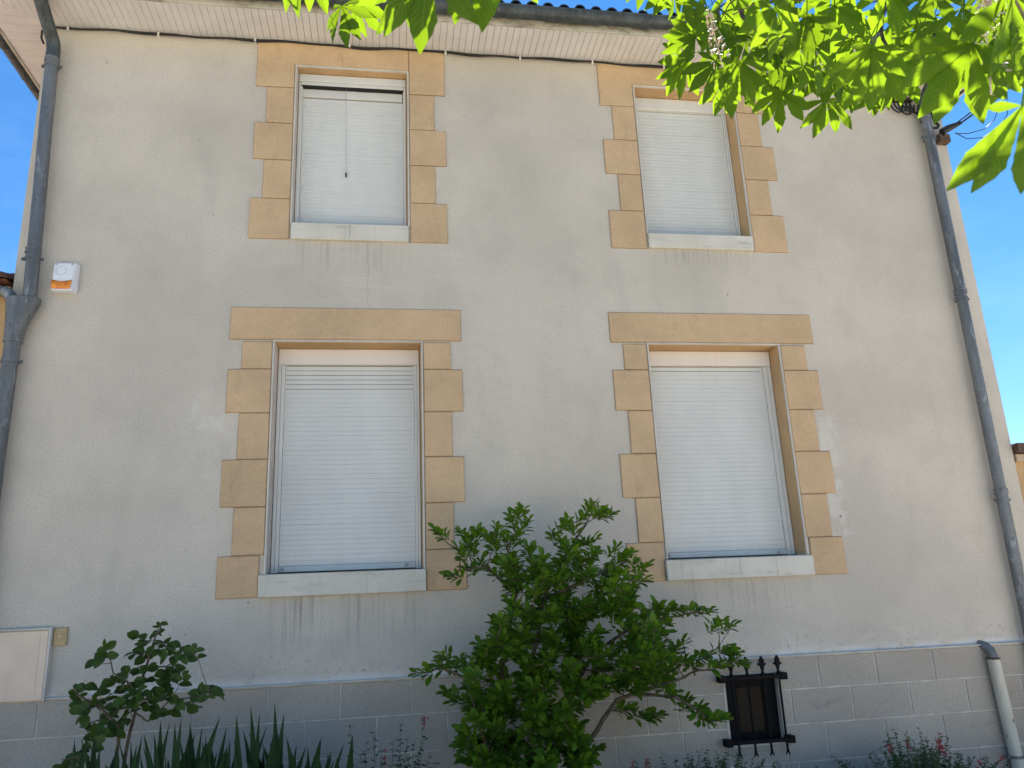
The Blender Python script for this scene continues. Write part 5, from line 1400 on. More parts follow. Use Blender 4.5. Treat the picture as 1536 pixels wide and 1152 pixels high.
(0.005,0.002,[(0.595,-0.797,1.313),(0.612,-0.802,1.318),(0.628,-0.808,1.33)]),
(0.005,0.002,[(1.229,-0.374,1.551),(1.197,-0.314,1.544),(1.165,-0.253,1.559)]),
(0.005,0.002,[(0.911,-0.883,0.604),(0.914,-0.878,0.637),(0.916,-0.873,0.684)]),
(0.005,0.002,[(1.24,-0.337,1.625),(1.222,-0.292,1.63),(1.205,-0.246,1.652)]),
(0.005,0.002,[(0.48,-0.888,0.793),(0.452,-0.89,0.784),(0.425,-0.892,0.783)]),
(0.005,0.002,[(1.915,-0.301,1.085),(1.867,-0.295,1.118),(1.818,-0.288,1.173)]),
(0.005,0.002,[(1.569,-0.82,1.147),(1.581,-0.823,1.194),(1.593,-0.826,1.259)]),
(0.005,0.002,[(1.382,-0.82,1.51),(1.427,-0.856,1.552),(1.472,-0.893,1.618)]),
(0.005,0.002,[(0.565,-0.362,2.004),(0.526,-0.348,2.026),(0.488,-0.334,2.064)]),
(0.005,0.002,[(1.605,-0.321,1.043),(1.618,-0.304,1.047),(1.631,-0.288,1.057)]),
(0.005,0.002,[(0.633,-0.848,1.027),(0.654,-0.867,1.055),(0.674,-0.887,1.099)]),
(0.005,0.002,[(1.089,-0.706,0.977),(1.089,-0.773,0.965),(1.089,-0.839,0.975)]),
(0.005,0.002,[(1.427,-0.856,1.552),(1.462,-0.855,1.54),(1.498,-0.853,1.54)]),
(0.005,0.002,[(1.0,-0.713,1.682),(1.028,-0.804,1.68),(1.055,-0.894,1.709)]),
(0.005,0.002,[(1.593,-0.826,1.259),(1.582,-0.833,1.276),(1.572,-0.839,1.301)]),
(0.005,0.002,[(1.382,-0.82,1.51),(1.383,-0.846,1.513),(1.384,-0.872,1.525)]),
(0.005,0.002,[(1.285,-0.756,1.335),(1.299,-0.788,1.351),(1.313,-0.82,1.38)]),
(0.005,0.002,[(0.941,-0.777,1.758),(0.927,-0.819,1.748),(0.913,-0.86,1.752)]),
(0.005,0.002,[(1.126,-0.882,0.631),(1.116,-0.927,0.615),(1.107,-0.971,0.615)]),
(0.005,0.002,[(0.846,-0.786,1.479),(0.852,-0.832,1.491),(0.859,-0.877,1.519)]),
(0.005,0.002,[(1.257,-0.864,1.033),(1.28,-0.89,1.056),(1.304,-0.915,1.093)]),
(0.005,0.002,[(1.631,-0.288,1.057),(1.635,-0.258,1.093),(1.638,-0.227,1.146)]),
(0.005,0.002,[(1.257,-0.864,1.033),(1.233,-0.877,1.031),(1.209,-0.889,1.037)]),
(0.005,0.002,[(1.15,-0.376,1.266),(1.132,-0.299,1.275),(1.114,-0.222,1.31)]),
(0.005,0.002,[(0.628,-0.808,1.33),(0.654,-0.825,1.38),(0.68,-0.843,1.452)]),
(0.005,0.002,[(2.15,-0.436,1.172),(2.276,-0.379,1.237),(2.401,-0.321,1.355)]),
(0.005,0.002,[(0.452,-0.89,0.784),(0.449,-0.916,0.802),(0.445,-0.942,0.831)]),
(0.005,0.002,[(1.099,-0.838,0.799),(1.07,-0.863,0.832),(1.04,-0.887,0.883)]),
(0.005,0.002,[(0.916,-0.873,0.684),(0.915,-0.899,0.695),(0.913,-0.924,0.715)]),
(0.005,0.002,[(1.209,-0.889,1.037),(1.153,-0.883,1.06),(1.098,-0.876,1.104)]),
(0.005,0.002,[(1.694,-0.35,1.645),(1.644,-0.296,1.659),(1.594,-0.241,1.697)]),
(0.005,0.002,[(1.9,-0.376,0.945),(1.915,-0.315,0.953),(1.93,-0.253,0.982)]),
(0.005,0.002,[(0.913,-0.86,1.752),(0.833,-0.886,1.775),(0.752,-0.912,1.829)]),
(0.005,0.002,[(0.859,-0.877,1.519),(0.804,-0.876,1.541),(0.749,-0.876,1.584)]),
(0.005,0.002,[(0.674,-0.887,1.099),(0.58,-0.932,1.12),(0.486,-0.978,1.178)]),
(0.005,0.002,[(0.445,-0.942,0.831),(0.474,-0.961,0.875),(0.503,-0.98,0.94)]),
(0.005,0.002,[(1.644,-0.296,1.659),(1.589,-0.266,1.648),(1.535,-0.236,1.657)]),
(0.005,0.002,[(1.153,-0.883,1.06),(1.136,-0.881,1.048),(1.12,-0.88,1.042)]),
(0.005,0.002,[(0.938,-0.748,1.052),(0.935,-0.842,1.051),(0.932,-0.936,1.079)]),
(0.005,0.002,[(0.752,-0.912,1.829),(0.762,-0.914,1.814),(0.773,-0.916,1.803)]),
(0.005,0.002,[(1.498,-0.853,1.54),(1.511,-0.876,1.529),(1.524,-0.899,1.526)]),
(0.005,0.002,[(1.472,-0.852,1.196),(1.468,-0.897,1.193),(1.464,-0.942,1.205)]),
(0.005,0.002,[(1.472,-0.893,1.618),(1.429,-0.941,1.628),(1.387,-0.988,1.66)]),
(0.005,0.002,[(0.628,-0.808,1.33),(0.665,-0.854,1.323),(0.701,-0.901,1.335)]),
(0.005,0.002,[(0.701,-0.901,1.335),(0.759,-0.917,1.342),(0.817,-0.933,1.369)]),
(0.005,0.002,[(1.524,-0.899,1.526),(1.507,-0.894,1.489),(1.49,-0.89,1.464)]),
(0.005,0.002,[(0.654,-0.867,1.055),(0.652,-0.926,1.059),(0.651,-0.985,1.082)]),
(0.005,0.002,[(0.849,-0.843,1.207),(0.911,-0.905,1.22),(0.974,-0.968,1.262)]),
(0.005,0.002,[(0.913,-0.86,1.752),(0.928,-0.901,1.764),(0.943,-0.941,1.791)]),
(0.005,0.002,[(0.859,-0.877,1.519),(0.873,-0.915,1.573),(0.887,-0.953,1.652)]),
(0.005,0.002,[(0.887,-0.953,1.652),(0.923,-0.958,1.681),(0.958,-0.964,1.726)]),
(0.005,0.002,[(0.981,-0.859,1.502),(0.986,-0.92,1.491),(0.992,-0.98,1.5)]),
(0.005,0.002,[(0.943,-0.941,1.791),(0.947,-0.941,1.814),(0.951,-0.941,1.845)]),
(0.005,0.002,[(0.932,-0.936,1.079),(0.88,-0.955,1.079),(0.829,-0.973,1.096)]),
(0.005,0.002,[(0.914,-0.878,0.637),(0.904,-0.932,0.648),(0.894,-0.986,0.677)]),
(0.005,0.002,[(0.846,-0.859,0.918),(0.851,-0.921,0.939),(0.857,-0.983,0.984)]),
(0.005,0.002,[(1.464,-0.942,1.205),(1.522,-0.966,1.208),(1.58,-0.99,1.233)]),
(0.005,0.002,[(0.773,-0.916,1.803),(0.743,-0.95,1.796),(0.712,-0.983,1.804)]),
(0.005,0.002,[(1.58,-0.99,1.233),(1.595,-0.972,1.258),(1.609,-0.953,1.296)]),
(0.005,0.002,[(1.209,-0.889,1.037),(1.196,-0.931,1.049),(1.183,-0.972,1.076)]),
(0.005,0.002,[(0.817,-0.933,1.369),(0.804,-0.951,1.382),(0.791,-0.968,1.404)]),
(0.005,0.002,[(1.098,-0.876,1.104),(1.092,-0.927,1.14),(1.085,-0.977,1.2)]),
(0.005,0.002,[(1.04,-0.887,0.883),(1.03,-0.941,0.911),(1.02,-0.995,0.961)]),
(0.005,0.002,[(0.759,-0.917,1.342),(0.76,-0.949,1.314),(0.761,-0.981,1.299)]),
(0.005,0.002,[(0.791,-0.968,1.404),(0.761,-0.971,1.45),(0.731,-0.974,1.516)]),
(0.005,0.002,[(1.085,-0.977,1.2),(1.159,-0.97,1.247),(1.232,-0.963,1.326)]),
(0.005,0.002,[(1.609,-0.953,1.296),(1.609,-0.972,1.343),(1.609,-0.992,1.408)]),
(0.005,0.002,[(1.159,-0.97,1.247),(1.228,-0.981,1.243),(1.298,-0.992,1.261)]),
(0.005,0.002,[(0.701,-0.901,1.335),(0.668,-0.948,1.351),(0.634,-0.994,1.388)]),
(0.005,0.002,[(1.228,-0.981,1.243),(1.231,-0.987,1.266),(1.234,-0.993,1.298)]),
(0.005,0.002,[(0.634,-0.994,1.388),(0.65,-0.993,1.425),(0.666,-0.992,1.477)])]
ROSE_BASE = (-1.44, -0.75, 0.02)
ROSE_CANES = [(0.011,0.004,[(-1.443,-0.75,0.02),(-1.476,-0.75,0.791),(-1.443,-0.75,1.033),(-1.409,-0.75,1.246),(-1.383,-0.75,1.372),(-1.347,-0.8,1.465),(-1.31,-0.8,1.568)]),(0.006,0.002,[(-1.435,-0.75,1.068),(-1.363,-0.75,1.021),(-1.239,-0.8,1.133),(-1.065,-0.85,1.146),(-0.97,-0.85,1.194)]),(0.006,0.003,[(-1.418,-0.75,1.174),(-1.473,-0.83,1.249),(-1.542,-0.85,1.297),(-1.573,-0.87,1.407)]),(0.012,0.004,[(-1.473,-0.75,0.02),(-1.496,-0.8,0.835),(-1.504,-0.8,1.008),(-1.597,-0.85,1.124),(-1.69,-0.9,1.187),(-1.73,-0.9,1.248)]),(0.005,0.002,[(-1.393,-0.75,1.318),(-1.308,-0.65,1.306),(-1.228,-0.6,1.356),(-1.167,-0.6,1.418)]),(0.004,0.002,[(-1.504,-0.8,1.008),(-1.622,-0.75,1.044),(-1.685,-0.75,1.03),(-1.654,-0.75,0.934)]),(0.004,0.002,[(-1.443,-0.75,0.02),(-1.645,-0.85,0.721),(-1.667,-0.9,0.881),(-1.753,-0.9,0.87)])]
ROSE_LEAVES = [(-1.63,-0.823,1.389),(-1.582,-0.873,1.437),(-1.675,-0.735,1.368),(-1.433,-0.851,1.49),(-1.447,-0.681,1.428),(-1.363,-0.706,1.5),(-1.309,-0.817,1.409),(-1.266,-0.779,1.442),(-1.444,-0.648,1.37),(-1.452,-0.822,1.398),(-1.357,-0.816,1.321),(-1.225,-0.775,1.366),(-1.154,-0.847,1.385),(-1.105,-0.84,1.4),(-1.246,-0.665,1.285),(-1.188,-0.74,1.251),(-1.263,-0.733,1.236),(-1.309,-0.706,1.273),(-1.465,-0.87,1.294),(-1.444,-0.802,1.234),(-1.361,-0.892,1.185),(-1.375,-0.632,1.141),(-1.585,-0.81,1.243),(-1.57,-0.749,1.255),(-1.512,-0.746,1.197),(-1.417,-0.871,1.151),(-1.722,-0.714,1.224),(-1.795,-0.654,1.197),(-1.769,-0.657,1.131),(-1.638,-0.883,1.131),(-1.678,-0.854,1.078),(-1.659,-0.791,1.017),(-1.649,-0.75,0.948),(-1.482,-0.882,1.121),(-1.589,-0.688,1.052),(-1.55,-0.688,1.014),(-1.453,-0.843,1.063),(-1.375,-0.687,1.093),(-1.241,-0.87,1.158),(-1.181,-0.89,1.139),(-1.144,-0.64,1.073),(-1.067,-0.814,1.167),(-1.021,-0.808,1.168),(-1.009,-0.671,1.135),(-1.278,-0.841,1.069),(-1.26,-0.666,1.054),(-1.818,-0.71,0.818),(-1.689,-0.816,0.878),(-1.335,-0.713,1.556),(-1.358,-0.722,1.538),(-1.404,-0.663,1.238),(-1.452,-0.691,1.298),(-1.307,-0.769,1.206),(-1.624,-0.66,1.141),(-1.656,-0.683,1.181),(-1.501,-0.631,1.094),(-1.563,-0.868,1.004),(-1.514,-0.852,0.981)]
IRIS_CLUMPS = [((-1.485,-0.85,0.02),[(-1.715,-0.741,0.947),(-1.632,-0.802,0.958),(-1.569,-0.877,0.914),(-1.354,-0.879,0.961),(-1.512,-0.774,0.883),(-1.454,-0.73,0.918),(-1.653,-0.826,0.891),(-1.632,-0.974,0.888),(-1.518,-0.76,0.854),(-1.739,-0.773,0.952),(-1.463,-0.944,0.94),(-1.533,-0.843,0.817),(-1.437,-0.798,0.81),(-1.629,-0.781,0.948),(-1.497,-0.862,0.853),(-1.584,-1.036,1.009),(-1.505,-0.965,0.849)]),((-1.236,-0.85,0.02),[(-1.335,-0.849,0.921),(-1.27,-0.962,0.978),(-1.251,-0.922,1.04),(-1.191,-0.974,1.029),(-1.168,-0.954,1.025),(-1.13,-0.976,1.053),(-1.354,-0.969,0.928),(-1.124,-0.761,0.901),(-1.184,-1.048,0.87),(-1.313,-1.045,0.891),(-1.324,-0.954,0.979),(-1.1,-0.904,0.958),(-1.181,-0.998,0.848),(-1.067,-1.024,0.845),(-1.239,-0.754,0.814),(-1.323,-0.788,0.797),(-1.477,-0.854,0.925),(-1.355,-0.837,0.898)]),((-1.021,-0.85,0.02),[(-1.132,-0.756,1.0),(-1.024,-0.946,0.987),(-0.924,-0.985,1.048),(-1.139,-0.931,0.928),(-0.999,-0.842,0.919),(-1.103,-0.755,0.941),(-0.898,-0.89,0.885),(-1.112,-0.846,0.895),(-0.905,-0.756,0.901),(-1.015,-0.864,0.911),(-0.874,-1.041,0.887),(-0.974,-0.885,0.84),(-0.938,-0.942,0.862),(-1.012,-0.974,0.92),(-1.035,-0.807,0.927),(-0.836,-0.861,0.913),(-1.105,-0.769,0.772)]),((-0.775,-0.85,0.02),[(-0.917,-0.815,0.97),(-0.841,-0.956,1.043),(-0.786,-0.838,1.078),(-0.722,-0.933,1.039),(-0.661,-0.772,1.078),(-0.877,-0.917,0.915),(-0.695,-0.82,0.96),(-0.83,-0.783,0.945),(-0.618,-0.793,0.762),(-0.656,-0.945,0.849),(-0.709,-0.792,0.843),(-0.934,-0.78,0.774),(-0.854,-0.813,0.896),(-0.967,-1.045,0.864),(-0.654,-0.848,0.766),(-0.85,-0.937,0.912),(-0.611,-0.853,0.858),(-0.611,-1.044,0.946)]),((-0.579,-0.85,0.02),[(-0.604,-0.791,1.019),(-0.57,-0.922,0.91),(-0.641,-0.891,0.966),(-0.465,-0.899,0.851),(-0.667,-0.871,0.888),(-0.515,-0.912,0.863),(-0.636,-0.744,0.91),(-0.597,-0.813,0.744),(-0.606,-0.819,0.754),(-0.379,-0.96,0.9),(-0.795,-0.788,0.925),(-0.707,-0.867,0.876),(-0.371,-1.034,0.898),(-0.465,-0.829,0.761),(-0.787,-0.918,0.812),(-0.636,-0.769,0.888),(-0.492,-1.004,0.801)]),((-0.38,-0.85,0.02),[(-0.407,-0.734,0.814),(-0.251,-0.953,0.863),(-0.342,-0.905,0.809),(-0.458,-0.849,0.836),(-0.312,-0.892,0.77),(-0.433,-0.78,0.766),(-0.401,-0.926,0.851),(-0.319,-0.931,0.8),(-0.462,-0.874,0.761),(-0.507,-1.045,0.839),(-0.555,-0.878,0.82),(-0.287,-1.036,0.805),(-0.201,-1.017,0.91),(-0.176,-0.892,0.731),(-0.616,-0.888,0.89),(-0.335,-0.752,0.793)])]
SALVIAS = [((0.005,-0.6,0.02),[(-0.235,-0.588,0.918),(-0.146,-0.464,0.8),(-0.098,-0.417,0.848),(-0.045,-0.769,0.803),(0.069,-0.412,0.888),(0.118,-0.459,0.801),(0.226,-0.411,0.906),(0.152,-0.71,0.817),(0.24,-0.771,0.748),(0.23,-0.519,0.65),(-0.167,-0.794,0.779),(0.026,-0.692,0.823),(0.068,-0.413,0.701),(0.281,-0.721,0.7),(-0.052,-0.781,0.733)]),((1.998,-0.55,0.02),[(1.577,-0.434,0.562),(1.677,-0.369,0.536),(1.691,-0.643,0.61),(1.786,-0.62,0.588),(1.836,-0.733,0.634),(1.964,-0.569,0.614),(2.007,-0.637,0.634),(2.08,-0.618,0.614),(2.16,-0.586,0.596),(2.326,-0.353,0.547),(2.313,-0.452,0.605),(2.313,-0.643,0.567),(2.432,-0.581,0.549),(2.52,-0.534,0.515),(2.285,-0.597,0.542),(1.715,-0.69,0.566),(2.188,-0.446,0.522),(2.091,-0.397,0.521)]),((3.481,-0.55,0.02),[(2.973,-0.428,0.499),(3.055,-0.391,0.445),(3.207,-0.496,0.503),(3.197,-0.654,0.578),(3.378,-0.55,0.658),(3.601,-0.355,0.604),(3.618,-0.473,0.64),(3.676,-0.458,0.571),(3.852,-0.354,0.557),(3.857,-0.42,0.566),(3.822,-0.485,0.51),(3.556,-0.715,0.535),(3.584,-0.502,0.52),(3.285,-0.737,0.577),(3.371,-0.463,0.444),(3.121,-0.588,0.451),(3.857,-0.527,0.464),(3.99,-0.476,0.425),(4.02,-0.573,0.452),(4.183,-0.483,0.392),(4.194,-0.568,0.414),(3.614,-0.519,0.479),(3.504,-0.561,0.576)])]
SALVIA_FLOWERS = [(-0.022,-0.6,0.719),(0.218,-0.6,0.903),(3.286,-0.6,0.555),(3.667,-0.6,0.588),(3.666,-0.6,0.538),(3.68,-0.6,0.508),(3.677,-0.55,0.555),(1.555,-0.5,0.551),(1.641,-0.5,0.553),(4.096,-0.6,0.435),(3.927,-0.6,0.405),(3.437,-0.6,0.553)]
# ------------------------------------------------------------------ materials
def make_render():
    n = NT('wall_render')
    X, Y, Z = n.xyz('World')
    W = n.coord(src='World')
    big = n.noise(W, 0.7, 4, 0.55)
    med = n.noise(W, 3.2, 5, 0.6)
    col = n.mix(n.ss(big, 0.35, 0.65), (0.55, 0.50, 0.425), (0.655, 0.595, 0.505))
    col = n.mix(n.ss(n.noise(n.coord((1.6, 1.6, 1.1), 'World', loc=(5, 0, 2)), 1.0, 7, 0.7), 0.50, 0.72, 0, 0.26), col, (0.45, 0.42, 0.37))
    col = n.mix(n.ss(med, 0.45, 0.75, 0, 0.35), col, (0.47, 0.43, 0.37))
    grain = n.noise(W, 95, 3, 0.8)
    col = n.mix(n.ss(grain, 0.42, 0.70, 0.0, 0.55), col, (0.31, 0.285, 0.245))
    # greyer, dirtier patches that drift down the wall
    run = n.noise(n.coord((3.0, 3.0, 0.9), 'World'), 1.0, 6, 0.66)
    col = n.mix(n.ss(run, 0.52, 0.80, 0, 0.30), col, (0.33, 0.31, 0.28))
    streak = n.noise(n.coord((26, 26, 0.9), 'World'), 1.0, 4, 0.65)
    thin = n.noise(n.coord((75, 75, 1.1), 'World'), 1.0, 3, 0.6)
    gate = n.ss(n.noise(n.coord((2.3, 2.3, 0.3), 'World', loc=(3.1, 0, 1.7)), 1.0, 3, 0.6), 0.30, 0.50, 0.25, 1.0)
    def below(x0, x1, zt, length, amt, thr=0.45, fine=True):
        nonlocal col
        m = n.mul(n.ss(X, x0 - 0.06, x0 + 0.08), n.ss(X, x1 + 0.06, x1 - 0.08), n.ss(Z, zt - length, zt - 0.02), n.ss(Z, zt + 0.02, zt))
        m = n.mul(m, gate)
        a = n.mul(m, n.ss(streak, thr, thr + 0.28), amt)
        col = n.mix(a, col, (0.13, 0.125, 0.115))
        if fine:
            b = n.mul(m, n.ss(thin, 0.60, 0.70), amt * 0.9)
            col = n.mix(b, col, (0.09, 0.085, 0.08))
    below(-0.85, 0.22, 1.69, 0.50, 0.55, 0.46)
    below(2.1, 3.25, 1.69, 0.42, 0.42, 0.48)
    below(-0.76, 0.15, 4.41, 0.34, 0.42, 0.46, False)
    below(2.2, 3.11, 4.42, 0.20, 0.36, 0.44, False)
    # trowel smears: pale horizontal wipes between the floors, and a pale repair beside the lower left window
    wipe = n.noise(n.coord((1.3, 1.3, 11), 'World'), 1.0, 5, 0.6, dist=0.5)
    m = n.mul(n.ss(X, -1.3, -0.7), n.ss(X, 0.7, 0.2), n.ss(Z, 3.85, 3.95), n.ss(Z, 4.42, 4.3), n.ss(wipe, 0.5, 0.75), 0.28)
    col = n.mix(m, col, (0.70, 0.66, 0.58))
    blot = n.noise(W, 7.0, 4, 0.6)
    m = n.mul(n.ss(X, -1.55, -1.40), n.ss(X, -1.17, -1.22), n.ss(Z, 2.75, 2.95), n.ss(Z, 3.24, 3.05), n.ss(blot, 0.46, 0.62), 0.42)
    col = n.mix(m, col, (0.70, 0.66, 0.58))
    m = n.mul(n.ss(X, 3.46, 3.50), n.ss(X, 3.72, 3.56), n.ss(Z, 1.95, 2.02), n.ss(Z, 3.0, 2.9), n.ss(blot, 0.40, 0.55), 0.5)
    col = n.mix(m, col, (0.69, 0.66, 0.60))
    # rising damp and lime bloom above the plinth
    damp = n.noise(n.coord((2.4, 2.4, 5), 'World'), 1.0, 6, 0.65)
    m = n.mul(n.ss(Z, 1.55, 1.13), n.ss(damp, 0.45, 0.62), 0.5)
    col = n.mix(m, col, (0.66, 0.61, 0.53))
    sp = n.noise(n.coord((1, 1, 1), 'World'), 26, 4, 0.7)
    m = n.mul(n.ss(Z, 1.42, 1.14), n.ss(sp, 0.56, 0.66), n.ss(damp, 0.4, 0.55), 0.6)
    col = n.mix(m, col, (0.16, 0.155, 0.15))
    m = n.mul(n.ss(Z, 1.19, 1.125), n.ss(n.noise(W, 4.0, 4, 0.6), 0.38, 0.55), 0.75)
    col = n.mix(m, col, (0.66, 0.66, 0.65))
    # scattered dark specks and scratches
    for sc, th, dens in ((2.6, 0.020, 0.55), (5.5, 0.017, 0.72)):
        v = n.voro(n.coord((1.0, 1.0, 0.6), 'World', loc=(sc, 0, sc)), sc)
        sel = n.t.nodes.new('ShaderNodeSeparateColor'); n.L(v.outputs['Color'], sel.inputs[0])
        m = n.mul(n.ss(v.outputs['Distance'], th * sc * 0.55, th * sc * 0.28), n.math('GREATER_THAN', sel.outputs[0], dens), n.ss(sel.outputs[1], 0.1, 0.9, 0.35, 0.85))
        col = n.mix(m, col, (0.12, 0.11, 0.10))
    # the hairline crack under the upper left sill
    wob = n.math('MULTIPLY', n.math('SUBTRACT', n.noise(n.coord((0, 0, 9), 'World'), 1.0, 4, 0.7), 0.5), 0.05)
    d = n.math('ABSOLUTE', n.math('SUBTRACT', n.math('ADD', X, wob), -0.162))
    crack = n.mul(n.ss(d, 0.0034, 0.0012), n.ss(Z, 3.84, 3.88), n.ss(Z, 4.42, 4.36))
    col = n.mix(n.mul(crack, 0.34), col, (0.10, 0.095, 0.09))
    n.base(col); n.set(0.93, 0, 0.2)
    h = n.math('ADD', n.noise(W, 150, 3, 0.65), n.math('MULTIPLY', n.noise(W, 45, 3, 0.6), 0.6))
    b = n.bump(h, 0.55, 0.006)
    n.bump(n.noise(W, 3.5, 3, 0.5), 0.25, 0.02, b)
    return n.m
M_wall = make_render()

def make_tan(name, c):
    n = NT(name)
    W = n.coord(src='World')
    X, Y, Z = n.xyz('World')
    r = n.rand()
    col = n.mix(n.ss(n.noise(W, 2.3, 5, 0.6), 0.3, 0.7), tuple(x * 0.86 for x in c), tuple(x * 1.08 for x in c))
    col = n.mix(n.math('MULTIPLY', r, 0.30), col, tuple(x * 0.78 for x in c))
    col = n.mix(n.ss(n.noise(W, 100, 3, 0.8), 0.42, 0.70, 0, 0.48), col, tuple(x * 0.6 for x in c))
    run = n.noise(n.coord((7, 7, 1.6), 'World'), 1.0, 6, 0.68, dist=0.4)
    col = n.mix(n.ss(run, 0.56, 0.78, 0, 0.36), col, (0.26, 0.19, 0.125))
    smear = n.noise(n.coord((1.6, 1.6, 10), 'World'), 1.0, 6, 0.7, dist=0.8)
    col = n.mix(n.ss(smear, 0.60, 0.72, 0, 0.38), col, (0.62, 0.50, 0.34))
    line = n.math('ABSOLUTE', n.math('SUBTRACT', smear, 0.56))
    col = n.mix(n.ss(line, 0.006, 0.0, 0, 0.35), col, (0.66, 0.55, 0.40))
    n.base(col); n.set(0.92, 0, 0.2)
    h = n.math('ADD', n.noise(W, 160, 3, 0.65), n.math('MULTIPLY', n.noise(W, 40, 3, 0.6), 0.5))
    n.bump(h, 0.5, 0.005)
    return n.m
M_tan = make_tan('tan_stone', (0.62, 0.44, 0.265))
M_tan_joint = make_tan('tan_joint', (0.34, 0.235, 0.14))
M_tan_reveal = make_tan('tan_reveal', (0.58, 0.385, 0.205))

def make_plinth():
    n = NT('plinth_block_grey')
    W = n.coord(src='World')
    X, Y, Z = n.xyz('World')
    r = n.rand()
    c = n.mix(n.ss(n.noise(W, 1.6, 5, 0.6), 0.3, 0.7), (0.42, 0.37, 0.305), (0.50, 0.445, 0.37))
    c = n.mix(n.math('MULTIPLY', r, 0.3), c, (0.36, 0.325, 0.28))
    c = n.mix(n.ss(n.noise(W, 90, 3, 0.8), 0.42, 0.70, 0, 0.5), c, (0.24, 0.22, 0.20))
    c = n.mix(n.ss(n.noise(n.coord((3, 3, 7), 'World'), 1.0, 6, 0.65), 0.58, 0.75, 0, 0.5), c, (0.17, 0.165, 0.16))
    c = n.mix(n.mul(n.ss(Z, 0.55, 0.0), n.ss(n.noise(W, 6, 5, 0.6), 0.4, 0.6), 0.45), c, (0.15, 0.145, 0.13))
    n.base(c); n.set(0.9, 0, 0.25)
    n.bump(n.noise(W, 130, 3, 0.6), 0.4, 0.004)
    return n.m
M_plinth = make_plinth()
M_joint = simple('pale_joint', (0.58, 0.55, 0.50), 0.9, var=0.15, scale=9, grain=0.3)
M_pink = simple('pale_pink_reveal', (0.55, 0.47, 0.41), 0.7, var=0.08, scale=6)
def make_sill():
    n = NT('white_sill')
    W = n.coord(src='World')
    c = n.mix(n.ss(n.noise(W, 3, 5, 0.6), 0.3, 0.7), (0.57, 0.54, 0.455), (0.66, 0.625, 0.54))
    c = n.mix(n.ss(n.noise(n.coord((2.4, 2.4, 12), 'World'), 1.0, 6, 0.7), 0.52, 0.72, 0, 0.55), c, (0.34, 0.33, 0.29))
    c = n.mix(n.ss(n.noise(n.coord((30, 30, 1.5), 'World'), 1.0, 4, 0.6), 0.56, 0.74, 0, 0.4), c, (0.30, 0.29, 0.26))
    n.base(c); n.set(0.8, 0, 0.3)
    n.bump(n.noise(W, 90, 3, 0.6), 0.25, 0.004)
    return n.m
M_sill = make_sill()

def make_pvc(name, c, streak=0.12, rough=0.55):
    n = NT(name)
    W = n.coord(src='World')
    col = n.mix(n.ss(n.noise(n.coord((3, 3, 1.0), 'World'), 1.3, 5, 0.6), 0.3, 0.72), tuple(x * (1 - streak) for x in c), c)
    col = n.mix(n.ss(n.noise(W, 60, 3, 0.6), 0.55, 0.8, 0, 0.12), col, tuple(x * 0.6 for x in c))
    n.base(col); n.set(rough, 0, 0.25)
    return n.m
M_pvc = make_pvc('white_pvc', (0.70, 0.69, 0.645))
M_slat = make_pvc('shutter_slat_pvc', (0.655, 0.66, 0.63), 0.08, 0.55)
M_box = make_pvc('shutter_box_pvc', (0.76, 0.69, 0.63), 0.06)
M_bead = make_pvc('white_bead', (0.66, 0.62, 0.55), 0.25)
M_soffit = make_pvc('soffit_pvc', (0.70, 0.68, 0.655), 0.12, 0.5)
M_fascia = None
def make_fascia():
    n = NT('fascia_board_paint')
    W = n.coord(src='World')
    X, Y, Z = n.xyz('World')
    c = n.mix(n.ss(n.noise(W, 2.0, 5, 0.6), 0.3, 0.7), (0.46, 0.44, 0.36), (0.56, 0.54, 0.46))
    st = n.noise(n.coord((4, 4, 8), 'World'), 1.0, 6, 0.7)
    c = n.mix(n.ss(st, 0.48, 0.66, 0, 0.75), c, (0.17, 0.14, 0.09))
    c = n.mix(n.mul(n.ss(Z, 6.27, 6.31), n.ss(n.noise(W, 3.5, 4, 0.6), 0.42, 0.58), 0.75), c, (0.09, 0.075, 0.055))
    n.base(c); n.set(0.75, 0, 0.3)
    return n.m
M_fascia = make_fascia()

def make_zinc(name, c, metal=0.75, rough=0.48):
    n = NT(name)
    W = n.coord(src='World')
    col = n.mix(n.ss(n.noise(n.coord((9, 9, 1.3), 'World'), 1.0, 6, 0.65), 0.35, 0.68), tuple(x * 0.55 for x in c), c)
    col = n.mix(n.ss(n.noise(n.coord((22, 22, 5), 'World'), 1.0, 5, 0.7), 0.56, 0.70, 0, 0.6), col, tuple(min(1, x * 2.3) for x in c))
    col = n.mix(n.ss(n.noise(n.coord((14, 14, 7), 'World'), 1.4, 5, 0.7), 0.60, 0.70, 0, 0.65), col, tuple(x * 0.3 for x in c))
    n.base(col)
    n.val(n.b.inputs['Roughness'], n.ss(n.noise(W, 20, 4, 0.6), 0.3, 0.7, rough - 0.1, rough + 0.18))
    n.b.inputs['Metallic'].default_value = metal
    n.bump(n.noise(W, 55, 3, 0.6), 0.12, 0.003)
    return n.m
M_zinc = make_zinc('weathered_zinc', (0.20, 0.21, 0.215), 0.4, 0.5)
M_gutter = make_zinc('dark_gutter_zinc', (0.085, 0.10, 0.105), 0.4, 0.5)
M_tile = simple('dark_roof_tile', (0.045, 0.045, 0.055), 0.6, var=0.3, scale=5, grain=0.3, per_obj=0.4)
M_black = simple('black_iron', (0.006, 0.0065, 0.008), 0.6, 0.0, var=0.3, scale=12, grain=0.15, spec=0.12)
M_cable = simple('black_cable', (0.012, 0.012, 0.014), 0.5, var=0.2)
M_clip = simple('white_clip', (0.72, 0.71, 0.68), 0.5)
M_dark = simple('dark_void', (0.015, 0.015, 0.015), 0.9)
M_gap = simple('soffit_groove', (0.20, 0.18, 0.16), 0.8)
M_alarm = simple('alarm_white', (0.74, 0.75, 0.78), 0.35, var=0.04, scale=6)
